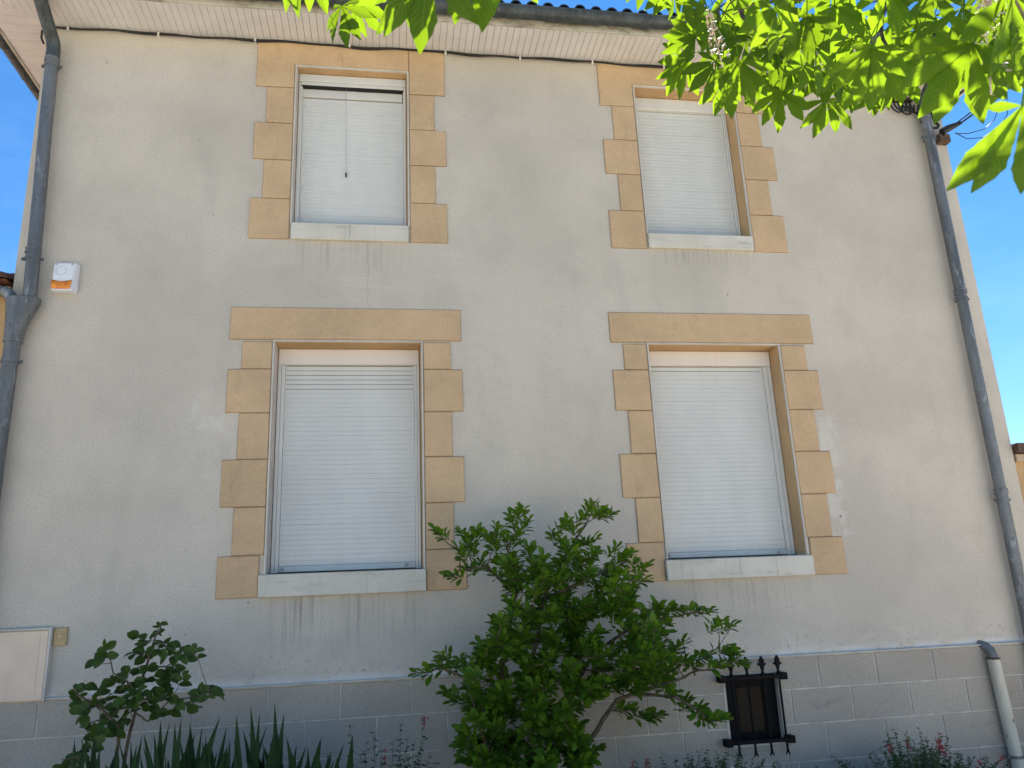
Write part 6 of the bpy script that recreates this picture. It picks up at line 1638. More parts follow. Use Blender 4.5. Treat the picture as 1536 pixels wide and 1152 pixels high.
M_ring = simple('grey_print', (0.42, 0.43, 0.45), 0.5, var=0.05)
def make_amber():
    n = NT('amber_lens')
    W = n.coord(src='World')
    n.base(n.mix(n.ss(n.noise(W, 30, 3, 0.6), 0.35, 0.65), (0.66, 0.17, 0.006), (0.85, 0.30, 0.010)))
    n.set(0.12, 0, 0.6)
    n.b.inputs['Transmission Weight'].default_value = 0.08
    n.bump(n.math('SINE', n.math('MULTIPLY', n.xyz('World')[0], 700.0)), 0.25, 0.002)
    return n.m
M_amber = make_amber()
M_meter = simple('beige_meter_box', (0.72, 0.575, 0.44), 0.45, var=0.06, scale=3)
M_switch = simple('ochre_switch', (0.46, 0.335, 0.165), 0.5, var=0.08, scale=14)
M_cream = None
def make_cream():
    n = NT('cream_pipe_paint')
    W = n.coord(src='World')
    c = n.mix(n.ss(n.noise(n.coord((8, 8, 2), 'World'), 1.0, 5, 0.6), 0.3, 0.7), (0.50, 0.47, 0.37), (0.66, 0.63, 0.53))
    c = n.mix(n.ss(n.noise(n.coord((20, 20, 6), 'World'), 1.3, 5, 0.7), 0.60, 0.68, 0, 0.8), c, (0.14, 0.10, 0.07))
    n.base(c); n.set(0.55, 0, 0.4)
    n.bump(n.noise(W, 30, 4, 0.6), 0.2, 0.004)
    return n.m
M_cream = make_cream()
M_jbox = simple('tan_junction_box', (0.47, 0.36, 0.24), 0.6, var=0.08)
M_rust = None
def make_mesh_rust():
    n = NT('rusty_mesh')
    X, Y, Z = n.xyz('World')
    a = n.math('SINE', n.math('MULTIPLY', n.math('ADD', X, n.math('MULTIPLY', Z, 0.55)), 560.0))
    b = n.math('SINE', n.math('MULTIPLY', n.math('SUBTRACT', X, n.math('MULTIPLY', Z, 0.55)), 560.0))
    k = n.ss(n.math('MAXIMUM', a, b), 0.3, 0.8)
    n.base(n.mix(k, (0.012, 0.010, 0.009), n.mix(n.noise(n.coord(src='World'), 14, 4), (0.035, 0.020, 0.009), (0.065, 0.04, 0.018))))
    n.set(0.75, 0.1, 0.3)
    n.bump(k, 0.5, 0.003)
    return n.m
M_rust = make_mesh_rust()
M_neigh = make_tan('neighbour_render', (0.55, 0.37, 0.19))
M_redtile = simple('old_red_tile', (0.24, 0.10, 0.06), 0.8, var=0.35, scale=9, grain=0.5, per_obj=0.4)
M_wood = simple('old_brown_wood', (0.12, 0.07, 0.045), 0.8, var=0.3, scale=20)

def make_leaf(name, c, trans, tfac, veins=9.0, vstr=0.5, rough=0.42, var=0.35, pale=(0.2, 0.34, 0.05)):
    n = NT(name)
    sep = n.t.nodes.new('ShaderNodeSeparateXYZ'); n.L(n.tc.outputs['UV'], sep.inputs[0])
    U, V = sep.outputs[0], sep.outputs[1]
    au = n.math('ABSOLUTE', n.math('SUBTRACT', U, 0.5))
    r = n.rand()
    s = n.math('FRACT', n.math('MULTIPLY', n.math('SUBTRACT', V, n.math('MULTIPLY', au, 0.45)), veins))
    lat = n.ss(n.math('ABSOLUTE', n.math('SUBTRACT', s, 0.5)), 0.38, 0.5)
    mid = n.ss(au, 0.045, 0.012)
    vein = n.math('MAXIMUM', n.math('MULTIPLY', lat, 0.6), mid)
    W = n.coord(src='World')
    mott = n.noise(W, 11, 4, 0.6)
    col = n.mix(n.math('MULTIPLY', r, var), c, tuple(x * 0.45 for x in c))
    col = n.mix(n.ss(mott, 0.45, 0.75, 0, 0.45), col, tuple(min(1, x * 1.35) for x in c))
    col = n.mix(n.mul(vein, vstr), col, pale)
    n.base(col); n.set(rough + 0.06, 0, 0.24)
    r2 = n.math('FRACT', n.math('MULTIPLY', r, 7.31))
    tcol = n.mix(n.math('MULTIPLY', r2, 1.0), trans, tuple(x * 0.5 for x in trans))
    tcol = n.mix(n.ss(s, 0.25, 1.0, 0.0, 0.38), tcol, tuple(x * 0.4 for x in trans))  # pleat shading put into the colour, darkening each band towards one vein
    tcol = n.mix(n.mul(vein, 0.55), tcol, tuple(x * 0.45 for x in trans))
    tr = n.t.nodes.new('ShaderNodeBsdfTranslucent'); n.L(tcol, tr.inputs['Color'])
    mx = n.t.nodes.new('ShaderNodeMixShader'); mx.inputs[0].default_value = tfac
    n.L(n.b.outputs[0], mx.inputs[1]); n.L(tr.outputs[0], mx.inputs[2])
    n.L(mx.outputs[0], n.out.inputs['Surface'])
    h = n.math('ADD', n.ss(s, 0.0, 1.0), n.math('MULTIPLY', mid, -0.6))
    n.bump(h, 0.6, 0.006)
    return n.m
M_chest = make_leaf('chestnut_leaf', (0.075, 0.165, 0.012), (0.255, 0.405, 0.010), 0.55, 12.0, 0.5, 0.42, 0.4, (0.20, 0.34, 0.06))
M_shrub = make_leaf('shrub_leaf', (0.100, 0.200, 0.014), (0.22, 0.42, 0.012), 0.34, 7.0, 0.3, 0.34, 0.45, (0.10, 0.19, 0.05))
M_rose = make_leaf('rose_leaf', (0.065, 0.120, 0.022), (0.13, 0.25, 0.02), 0.25, 7.0, 0.3, 0.36, 0.75, (0.07, 0.12, 0.04))
M_iris = make_leaf('iris_leaf', (0.020, 0.060, 0.018), (0.04, 0.10, 0.03), 0.18, 1.0, 0.12, 0.42, 0.4, (0.04, 0.09, 0.04))
M_salvia = make_leaf('salvia_leaf', (0.040, 0.090, 0.024), (0.08, 0.16, 0.03), 0.25, 5.0, 0.2, 0.5, 0.4)
M_red = simple('red_petal', (0.32, 0.010, 0.018), 0.55, var=0.2, scale=40)
M_bark = simple('brown_bark', (0.10, 0.075, 0.05), 0.85, var=0.4, scale=30, grain=0.7)
M_twig = simple('green_brown_twig', (0.10, 0.085, 0.04), 0.75, var=0.35, scale=25, grain=0.4)
M_stem = simple('green_stem', (0.055, 0.085, 0.03), 0.6, var=0.3, scale=30)
M_petal = simple('cream_petal', (0.72, 0.58, 0.50), 0.6, var=0.25, scale=60)
M_soil = simple('garden_soil', (0.075, 0.055, 0.04), 0.95, var=0.45, scale=7, grain=0.8)
M_pave = simple('pale_pavement', (0.52, 0.455, 0.37), 0.9, var=0.18, scale=2.5, grain=0.4)
M_road = simple('asphalt', (0.055, 0.054, 0.053), 0.9, var=0.25, scale=6, grain=0.6)
M_kerb = simple('kerb_stone', (0.33, 0.32, 0.30), 0.85, var=0.15, scale=5, grain=0.4)
M_ground = simple('dry_ground', (0.23, 0.21, 0.15), 0.95, var=0.3, scale=1.2, grain=0.5)
# ------------------------------------------------------------------ ground
g = MB(); g.box(-300, 300, -300, 300, -0.60, -0.14); tag(link('ground', g, M_ground), kind='structure')
g = MB(); g.box(-40, 40, -9.0, -1.62, -0.139, 0.0); tag(link('pavement', g, M_pave), kind='structure')
g = MB(); g.box(-40, 40, -15.0, -9.16, -0.139, -0.13); tag(link('road', g, M_road), kind='structure')
g = MB(); g.rslab(-40, 40, -0.139, 0.012, -9.158, -9.002, 0.02); tag(link('kerb', g, M_kerb), kind='structure')
g = MB()
nx, ny = 60, 10
for j in range(ny + 1):
    for i in range(nx + 1):
        x = -6 + 14 * i / nx; yy = -1.60 + 1.57 * j / ny
        g.v.append((x, yy, 0.012 + 0.05 * math.sin(PI * j / ny) * (0.6 + 0.5 * math.sin(i * 1.7) * math.cos(j * 2.1)) + random.uniform(0, 0.012)))
        g.uv.append((0, 0))
for j in range(ny):
    for i in range(nx):
        a = j * (nx + 1) + i
        g.f.append((a, a + 1, a + nx + 2, a + nx + 1))
tag(link('flower_bed', g, M_soil, smooth=60), kind='structure')
g = MB(); g.box(-6, 8, -1.62, -1.55, -0.10, 0.06); tag(link('bed_edging', g, M_kerb), kind='structure')

# ------------------------------------------------------------------ house
XL, XR, ZE = -2.733, 5.223, 6.255
HY = 8.0
house = thing('house', (1.245, 0.0, 0.0), 'two-storey beige rendered house with four closed white roller shutters in tan surrounds', 'house')
# opening: x0, x1, z sill top, z lintel underside, reveal depth
WIN = {'A': (-0.761, 0.155, 4.555, 6.011, 0.115), 'B': (2.183, 3.111, 4.555, 6.011, 0.150),
       'C': (-0.853, 0.247, 1.848, 3.567, 0.165), 'D': (2.092, 3.223, 1.848, 3.567, 0.160)}
VENT = (2.433, 2.857, 0.522, 1.004)
xs = sorted({XL, XR, VENT[0], VENT[1]} | {w[k] for w in WIN.values() for k in (0, 1)})
zs = sorted({0.0, ZE, VENT[2], VENT[3]} | {w[k] for w in WIN.values() for k in (2, 3)})
wm = MB()
def hole(xa, xb, za, zb):
    return any(w[0] - 1e-6 <= xa and xb <= w[1] + 1e-6 and w[2] - 1e-6 <= za and zb <= w[3] + 1e-6 for w in list(WIN.values()) + [VENT])
for xa, xb in zip(xs[:-1], xs[1:]):
    for za, zb in zip(zs[:-1], zs[1:]):
        if not hole(xa, xb, za, zb):
            wm.add([(xa, 0, za), (xb, 0, za), (xb, 0, zb), (xa, 0, zb)], [(0, 1, 2, 3)])
for w in list(WIN.values()) + [VENT + (0,)]:                     # rough reveals 3 mm outside the lining
    x0, x1, z0, z1, dp = w
    d = 0.34
    wm.add([(x0, 0, z0), (x0, 0, z1), (x0, d, z1), (x0, d, z0)], [(0, 1, 2, 3)])
    wm.add([(x1, 0, z1), (x1, 0, z0), (x1, d, z0), (x1, d, z1)], [(0, 1, 2, 3)])
    wm.add([(x0, 0, z1), (x1, 0, z1), (x1, d, z1), (x0, d, z1)], [(0, 1, 2, 3)])
    wm.add([(x1, 0, z0), (x0, 0, z0), (x0, d, z0), (x1, d, z0)], [(0, 1, 2, 3)])
    wm.add([(x0, d, z0), (x1, d, z0), (x1, d, z1), (x0, d, z1)], [(0, 1, 2, 3)])
wm.add([(XL, 0, 0), (XL, HY, 0), (XL, HY, ZE), (XL, 0, ZE)], [(3, 2, 1, 0)])
wm.add([(XR, 0, 0), (XR, HY, 0), (XR, HY, ZE), (XR, 0, ZE)], [(0, 1, 2, 3)])
wm.add([(XL, HY, 0), (XR, HY, 0), (XR, HY, ZE), (XL, HY, ZE)], [(3, 2, 1, 0)])
link('wall', wm, M_wall, house)

# window surrounds -------------------------------------------------------------
LZ = [3.570, 3.350, 3.012, 2.665, 2.320, 1.980, 1.690]
UZ = [5.800, 5.460, 5.120, 4.772, 4.418]
G = 0.0034
def stones(key, wl, wr, nl, nr, zl, wide_first):
    x0, x1, zb, zt, dp = WIN[key]
    bed = MB()
    blocks = []
    def rect(a, b, c, d): return [(a + G, c + G), (b - G, c + G), (b - G, d - G), (a + G, d - G)]
    ztop = 6.236 if key in 'AB' else 3.846
    bw = 0.0155                                 # width of the white bead on the arris
    if key in 'CD':
        blocks.append(rect(wl, wr, zl[0] + bw - 0.003, ztop))
        bed.box(wl + .002, wr - .002, -0.006, 0.02, zt + bw, ztop - .002)
    else:
        z5 = 5.80; zo = zt + bw; xb = x1 + bw
        blocks.append([(wl + G, z5 + G), (x0 - bw - G, z5 + G), (x0 - bw - G, zo + G), (xb - G, zo + G), (xb - G, ztop), (wl + G, ztop)])
        blocks.append(rect(xb, wr, z5 + .002, ztop + G))
        bed.box(wl + .002, x0 - bw, -0.006, 0.02, z5 + .002, zo)
        bed.box(wl + .002, wr - .002, -0.006, 0.02, zo, ztop - .002)
        bed.box(xb, wr - .002, -0.006, 0.02, z5 + .002, zo)
    wide = wide_first
    for za, zb_ in zip(zl[:-1], zl[1:]):
        jl, jr = random.uniform(-.004, .004), random.uniform(-.004, .004)
        a = (wl if wide else nl) + jl; b = (wr if wide else nr) + jr
        low = zb_ < zb
        ex0 = x0 - bw if not low else x0 - (0.045 if key in 'CD' else 0.0)
        ex1 = x1 + bw if not low else x1 + (0.015 if key in 'CD' else 0.0)
        if key in 'AB' and low: ex0, ex1 = x0 - 0.003, x1 + 0.003
        if low:   # the lowest stones pass beside the sill end
            sx0, sx1 = SILL[key][0], SILL[key][1]
            blocks.append(rect(a, min(sx0, x0 - bw), zb_, za)); blocks.append(rect(max(sx1, x1 + bw), b, zb_, za))
            bed.box(a + .002, min(sx0, x0 - bw) - .002, -0.006, 0.02, zb_ + .002, za); bed.box(max(sx1, x1 + bw) + .002, b - .002, -0.006, 0.02, zb_ + .002, za)
        else:
            blocks.append(rect(a, x0 - bw, zb_, za)); blocks.append(rect(x1 + bw, b, zb_, za))
            bed.box(a + .002, x0 - bw - .001, -0.006, 0.02, zb_ + .002, za); bed.box(x1 + bw + .001, b - .002, -0.006, 0.02, zb_ + .002, za)
        wide = not wide
    so = link('window_surround', bed, M_tan_joint, house)
    for ol in blocks:
        y0 = -0.0135 + random.uniform(-0.0015, 0.0015)
        jit = [(x + random.uniform(-.0009, .0009), z + random.uniform(-.0009, .0009)) for x, z in ol]
        s = MB(); s.slab(jit, y0, -0.0062, 0.0048)
        link('stone', s, M_tan, so)
SILL = {'A': (-0.762, 0.157, 4.414, 4.556), 'B': (2.176, 3.117, 4.422, 4.557), 'C': (-0.897, 0.263, 1.690, 1.846), 'D': (2.064, 3.256, 1.692, 1.844)}
stones('A', -1.090, 0.478, -1.000, 0.384, UZ, False)
stones('B', 1.850, 3.447, 1.957, 3.345, UZ, False)
stones('C', -1.187, 0.565, -1.091, 0.476, LZ, False)
stones('D', 1.774, 3.552, 1.872, 3.462, LZ, False)

for key, (a, b, c, d) in SILL.items():
    x0, x1, zb, zt, dp = WIN[key]
    s = MB()
    yo = -0.045 if key in 'CD' else -0.036
    s.slab([(a, c), (b, c), (b, d - 0.002), (a, d - 0.002)], yo, -0.001, 0.004)
    s.add([(x0 + .001, -0.002, d - .012), (x1 - .001, -0.002, d - .012), (x1 - .001, -0.002, d - 0.003), (x0 + .001, -0.002, d - 0.003),
           (x0 + .001, 0.30, d - .012), (x1 - .001, 0.30, d - .012), (x1 - .001, 0.30, d + 0.014), (x0 + .001, 0.30, d + 0.014)],
          [(0, 1, 2, 3), (7, 6, 5, 4), (3, 2, 6, 7), (1, 0, 4, 5), (0, 3, 7, 4), (2, 1, 5, 6)])
    o = link('window_sill', s, M_sill, house)
    if key == 'A':
        k = MB(); k.tube([(-0.302, yo - .0003, d - .004), (-0.305, yo - .0006, d - .05), (-0.309, yo - .0006, d - .09), (-0.312, yo - .0003, c + .004)], 0.0011, 4)
        link('crack', k, M_dark, o)

# tan reveals and white beads
for key, (x0, x1, zb, zt, dp) in WIN.items():
    t = 0.004
    s = MB()
    left_mat = M_tan_reveal
    q = MB(); q.box(x0 + .0005, x0 + t, 0.0, dp + .05, zb + .016, zt - t - .0005)
    link('window_reveal', q, M_pink if key in 'AC' else M_tan_reveal, house)
    s.box(x1 - t, x1 - .0005, 0.0, dp + .05, zb + .016, zt - t - .0005)
    s.box(x0 + .0005, x1 - .0005, 0.0, dp + .05, zt - t, zt - .0005)
    link('window_reveal', s, M_tan_reveal, house)
    s = MB(); w = 0.014; yf = -0.0165; yb = -0.0002
    zl = max(zb, SILL[key][3]) + .001
    s.rslab(x0 - w, x0 - .001, zl, zt + .001, yf, yb, .003)
    s.rslab(x1 + .001, x1 + w, zl, zt + .001, yf, yb, .003)
    s.rslab(x0 - w, x1 + w, zt + .0012, zt + w, yf, yb, .003)
    link('corner_bead', s, M_bead, house)

# roller shutters --------------------------------------------------------------
def shutter(key, pitch, box_h, rail_w, label=None):
    x0, x1, zb, zt, dp = WIN[key]
    gap = 0.014
    xa, xb = x0 + .008, x1 - .008
    zf = zb + 0.012
    body = MB()
    yb = dp
    if key == 'A':
        # stepped head box sitting just inside the wall face, then a dark slot and a blank board
        body.slab([(xa, zt - .078), (xb, zt - .078), (xb, zt - .008), (xa, zt - .008)], 0.070, 0.28, .006)
        body.rslab(xa + .018, xb - .018, zt - .112, zt - .0785, 0.078, 0.28, .004)
        body.rslab(xa + .03, xb - .03, zt - .2, zt - .124, 0.118, 0.28, .003)
        dk = MB(); dk.box(xa + .019, xb - .019, 0.080, 0.117, zt - .1235, zt - .1125)  # solid dark strip stands in for the shade inside the open slot
        top = zt - .2075
    else:
        body.slab([(xa, zt - box_h), (xb, zt - box_h), (xb, zt - .006), (xa, zt - .006)], yb - .022, yb + .12, .008)
        top = zt - box_h - .0015
    o = link('roller_shutter', body, M_box if key in 'CD' else M_pvc, house, smooth=30)
    if key == 'A': link('slot_shade', dk, M_dark, o)
    bk = MB(); bk.box(x0 + .006, x1 - .006, 0.30, 0.315, zb + .03, zt - .01); link('backing', bk, M_dark, o)
    ys = (0.130 if key == 'A' else yb + .018)
    # guide rails
    lw, rw = (rail_w if isinstance(rail_w, tuple) else (rail_w, rail_w))
    rail_top = zt - .079 if key == 'A' else zt - box_h - .0005
    for a, b in ((xa, xa + lw), (xb - rw, xb)):
        r = MB()
        if key == 'A':
            r.rslab(a, b, zf, rail_top, 0.082, 0.28, .004)
        else:
            m = a + (b - a) * 0.45
            if a == xa:
                r.rslab(a, m, zf, rail_top, yb - .012, yb + .1, .004); r.rslab(m + .0012, b, zf, rail_top, yb - .004, yb + .1, .004)
            else:
                m = b - (b - a) * 0.45
                r.rslab(m, b, zf, rail_top, yb - .012, yb + .1, .004); r.rslab(a, m - .0012, zf, rail_top, yb - .004, yb + .1, .004)
        link('guide_rail', r, M_pvc, o, smooth=30)
    sa, sb = xa + lw + .002, xb - rw - .002
    bar = 0.042
    zbar = zf + (0.006 if key != 'A' else 0.002)
    # slats: one shared bowed profile
    s = MB()
    prof = [(0.0024, 0.0), (0.0004, 0.0014), (-0.0004, pitch * 0.3), (-0.0004, pitch * 0.7), (0.0003, pitch - .0022), (0.0018, pitch - .0014), (0.0024, pitch - .0003)]
    vs = []
    for y, z in prof: vs += [(sa, y, z), (sb, y, z)]
    s.add(vs, [(2 * i, 2 * i + 1, 2 * i + 3, 2 * i + 2) for i in range(len(prof) - 1)])
    me = s.mesh('slat', 50)
    nsl = int(round((top - zbar - bar) / pitch))
    real = (top - zbar - bar) / nsl
    for i in range(nsl):
        link('slat', me, M_slat, o, loc=(0, ys + random.uniform(-.0006, .0006), zbar + bar + i * real))
    b = MB(); b.rslab(sa, sb, zbar, zbar + bar - .002, ys - .014, ys + .01, .003)
    link('bottom_bar', b, M_pvc, o)
    if key in 'CD':
        for xq in (sa + .03, sb - .07):
            q = MB(); q.lathe((xq, ys - .014, zbar + .022), (0, -1, 0), [(0, .013), (.012, .013), (.016, .009), (.017, 0.0)], 12)
            link('stopper', q, M_ring, o, smooth=40)
        v = MB()
        rows = 6 if key == 'C' else 2
        for rI in range(rows):
            zz = zbar + bar + (nsl - rI) * real - .0022
            x = sa + .01
            while x < sb - .02:
                v.box(x, x + .011, ys - .0014, ys + .003, zz - .0022, zz + .0006)
                x += .0165
        tag(link('vent_slot', v, M_dark, o), kind='stuff')
    if key == 'A':
        c = MB(); c.tube([(-0.363, 0.100, zt - .113), (-0.362, 0.112, zt - .2), (-0.358, 0.118, 5.4), (-0.352, 0.121, 5.105)], 0.0016, 5)
        co = link('pull_cord', c, M_ring, o)
        c = MB(); c.tube([(-0.352, 0.121, 5.105), (-0.352, 0.121, 5.098), (-0.352, 0.121, 5.062), (-0.352, 0.121, 5.058)], [.003, .0065, .0065, .003], 8)
        link('cord_weight', c, M_dark, o)
shutter('A', 0.0335, 0.07, (0.030, 0.024))
shutter('B', 0.0330, 0.128, (0.022, 0.030))
shutter('C', 0.0372, 0.134, (0.052, 0.040))
shutter('D', 0.0372, 0.134, (0.030, 0.062))

# plinth -----------------------------------------------------------------------
ZP = 1.105
bed = MB()
for a_, b_, c_, d_ in ((XL - .004, VENT[0], 0.0, ZP), (VENT[1], XR + .004, 0.0, ZP), (VENT[0], VENT[1], 0.0, VENT[2]), (VENT[0], VENT[1], VENT[3], ZP)):
    bed.box(a_, b_, -0.014, -0.001, c_, d_)
plinth = link('plinth', bed, M_joint, house)
rows_z = [(0.877, ZP), (0.637, 0.877), (0.386, 0.637), (0.140, 0.386), (0.0, 0.140)]
P0 = 0.4775
GX0, GX1, GZ0, GZ1 = 2.425, 2.860, 0.515, 1.010         # the vent opening
def xrow(k):
    xsr = []
    off = 0.150 if k % 2 == 0 else -0.082
    x = off - 6 * P0
    while x < 2.0: xsr.append(x); x += P0
    if k % 2 == 0: xsr += [2.08, 2.425] + ([2.694] if k == 0 else []) + [2.860, 3.182]
    else: xsr += [2.06 if k > 0 else 2.1, 2.425, 2.860, 2.937]
    x = 3.655 if k % 2 == 0 else 3.420
    while x < XR - 0.1: xsr.append(x); x += P0
    return [XL] + [q for q in xsr if q > XL + .05] + [XR]
block_cache = {}
for k, (za, zb) in enumerate(rows_z):
    xr = xrow(k)
    for a, b in zip(xr[:-1], xr[1:]):
        zlo, zhi = za, zb
        j = 0.0055
        parts = [(zlo, zhi)]
        if a < GX1 - .02 and b > GX0 + .02:      # cut for the vent
            parts = []
            if zhi > GZ1 and zlo < GZ1: parts.append((max(zlo, GZ1), zhi))
            if zlo < GZ0 and zhi > GZ0: parts.append((zlo, min(zhi, GZ0)))
            if zhi <= GZ0 or zlo >= GZ1: parts = [(zlo, zhi)]
        for c, d in parts:
            wB, hB = b - a - 2 * j, d - c - 2 * j
            if wB < .02 or hB < .02: continue
            kk = (round(wB, 3), round(hB, 3))
            if kk not in block_cache:
                s = MB(); s.rslab(-wB / 2, wB / 2, -hB / 2, hB / 2, -0.0055, 0.0, 0.002)
                block_cache[kk] = s.mesh('plinth_block')
            link('plinth_block', block_cache[kk], M_plinth, plinth, loc=((a + b) / 2, -0.0143 + random.uniform(-.001, .001), (c + d) / 2))
s = MB(); s.slab([(XL - .01, ZP + .001), (XR + .01, ZP + .001), (XR + .01, ZP + .013), (XL - .01, ZP + .013)], -0.033, -0.0005, .004)
link('drip_rail', s, M_bead, house)

# eaves ------------------------------------------------------------------------
OY, OXL, OXR = -0.378, -3.120, 5.610
bk = MB(); bk.box(OXL + .005, OXR - .005, OY + .005, HY * .6, ZE + .012, ZE + .03)
soffit = link('soffit', bk, M_gap, house)
BW = 0.0565
def board(poly):
    b = MB()
    n = len(poly)
    b.add([(x, y, ZE) for x, y in poly] + [(x, y, ZE + .010) for x, y in poly],
          [tuple(range(n)), tuple(reversed(range(n, 2 * n)))] + [(i, n + i, n + (i + 1) % n, (i + 1) % n) for i in range(n)])
    return b
std = None
x = XL
while x < XR - BW:
    if std is None: std = board([(0.0016, -.0005), (BW - .0016, -.0005), (BW - .0016, OY + .002), (.0016, OY + .002)]).mesh('soffit_board')
    link('soffit_board', std, M_soffit, soffit, loc=(x, 0, random.uniform(-.0007, .0007)))
    x += BW
link('soffit_board', board([(x + .002, -.0005), (XR - .001, -.0005), (XR - .001, OY + .002), (x + .002, OY + .002)]), M_soffit, soffit)
sl = (0 - OY) / (XL - OXL)
n = 7
for i in range(n):                              # mitred boards in the two front corners
    a, b = XL - i * BW, XL - (i + 1) * BW
    if b < OXL: break
    ya, yb = -(XL - a) * sl, -(XL - b) * sl
    link('soffit_board', board([(a - .0016, ya - .004), (a - .0016, OY + .002), (b + .0016, OY + .002), (b + .0016, yb - .004)]), M_soffit, soffit)
    a2, b2 = XR + i * BW, XR + (i + 1) * BW
    link('soffit_board', board([(a2 + .0016, ya - .004), (b2 - .0016, yb - .004), (b2 - .0016, OY + .002), (a2 + .0016, OY + .002)]), M_soffit, soffit)
BS = 0.0965
for i in range(4):
    y0, y1 = -i * BS, max(-(i + 1) * BS, OY + .003)
    xa, xb = XL - (0 - y0) / sl, XL - (0 - y1) / sl
    link('soffit_board', board([(xa - .004, y0 - .002), (xb - .004, y1 + .002), (OXL + .002, y1 + .002), (OXL + .002, y0 - .002)]), M_soffit, soffit)
    xa, xb = XR + (0 - y0) / sl, XR + (0 - y1) / sl
    link('soffit_board', board([(xa + .004, y0 - .002), (OXR - .002, y0 - .002), (OXR - .002, y1 + .002), (xb + .004, y1 + .002)]), M_soffit, soffit)
sideL = board([(XL - .001, .002), (XL - .001, BS - .002), (OXL + .002, BS - .002), (OXL + .002, .002)]).mesh('soffit_board')
sideR = board([(OXR - .002, .002), (OXR - .002, BS - .002), (XR + .001, BS - .002), (XR + .001, .002)]).mesh('soffit_board')
for i in range(40):
    for me in (sideL, sideR):
        link('soffit_board', me, M_soffit, soffit, loc=(0, i * BS, random.uniform(-.0007, .0007)))
# mitre strips
for (xa, ya, xb, yb) in ((XL, -.002, OXL, OY), (XR, -.002, OXR, OY)):
    d = Vector((xb - xa, yb - ya, 0)).normalized(); p = Vector((-d.y, d.x, 0)) * .009
    s = MB()
    q = [Vector((xa, ya, 0)) + p, Vector((xa, ya, 0)) - p, Vector((xb, yb, 0)) - p, Vector((xb, yb, 0)) + p]
    s.add([(v.x, v.y, ZE - .003) for v in q] + [(v.x, v.y, ZE + .002) for v in q], [(0, 1, 2, 3), (7, 6, 5, 4), (0, 4, 5, 1), (1, 5, 6, 2), (2, 6, 7, 3), (3, 7, 4, 0)])
    link('mitre_strip', s, M_soffit, soffit)
# fascia: front, left, right
s = MB()
s.rslab(OXL - .018, OXR + .018, ZE - .010, ZE + .155, OY - .018, OY, .003)
s.box(OXL - .018, OXL, OY + .0005, 4.8, ZE - .010, ZE + .155)
s.box(OXR, OXR + .018, OY + .0005, 4.8, ZE - .010, ZE + .155)
link('fascia', s, M_fascia, house)

# gutters ----------------------------------------------------------------------
GR = 0.062
def gutter(p0, p1, out, label):
    p0, p1, out = Vector(p0), Vector(p1), Vector(out)
    g = MB()
    ring = []
    for k in range(13):
        a = PI * k / 12
        ring.append((-math.cos(a) * GR, -math.sin(a) * GR))
    inner = [(x * .94, z * .94) for x, z in reversed(ring)]
    pr = ring + inner
    pr = ring + [(GR + .000, .012), (GR - .006, .012)] + inner
    n = len(pr)
    vs = [p0 + out * x + Vector((0, 0, z)) for x, z in pr] + [p1 + out * x + Vector((0, 0, z)) for x, z in pr]
    fs = [(i, (i + 1) % n, n + (i + 1) % n, n + i) for i in range(n)]
    fs += [tuple(reversed(range(13))), tuple(range(n, n + 13))]
    g.add(vs, fs)
    g.tube([p0 + out * (GR - .002) + Vector((0, 0, .008)), p1 + out * (GR - .002) + Vector((0, 0, .008))], .0095, 8)
    root = thing('gutter', tuple(p0), label, 'gutter')
    link('trough', g, M_gutter, root, smooth=40)
    L = (p1 - p0).length; d = (p1 - p0).normalized()
    t = 0.30
    i = 0
    while t < L:
        b = MB(); c = p0 + d * t
        w = .013 if i % 3 else .009
        ring2 = [(-math.cos(PI * k / 10) * (GR + .004), -math.sin(PI * k / 10) * (GR + .004)) for k in range(11)]
        vs = [c + d * s_ * w + out * x * m + Vector((0, 0, z * m)) for s_ in (-1, 1) for m in (1.0, .955) for x, z in ring2]
        fs = []
        for k in range(10):
            fs += [(k, k + 1, 22 + k + 1, 22 + k), (k + 1, k, 11 + k, 11 + k + 1), (22 + k, 22 + k + 1, 33 + k + 1, 33 + k)]
        b.add(vs, fs)
        link('gutter_bracket', b, M_gutter, root, smooth=40)
        t += 0.415; i += 1
    return root
gutter((OXL - .02, OY - .020 - GR - .003, ZE + .080), (OXR + .02, OY - .020 - GR - .003, ZE + .080), (0, -1, 0), 'long dark grey half-round gutter along the front eave above the windows')
gutter((OXL - .02 - GR - .003, 4.8, ZE + .080), (OXL - .02 - GR - .003, OY + .02, ZE + .080), (-1, 0, 0), 'dark gutter edge running back along the left side eave')

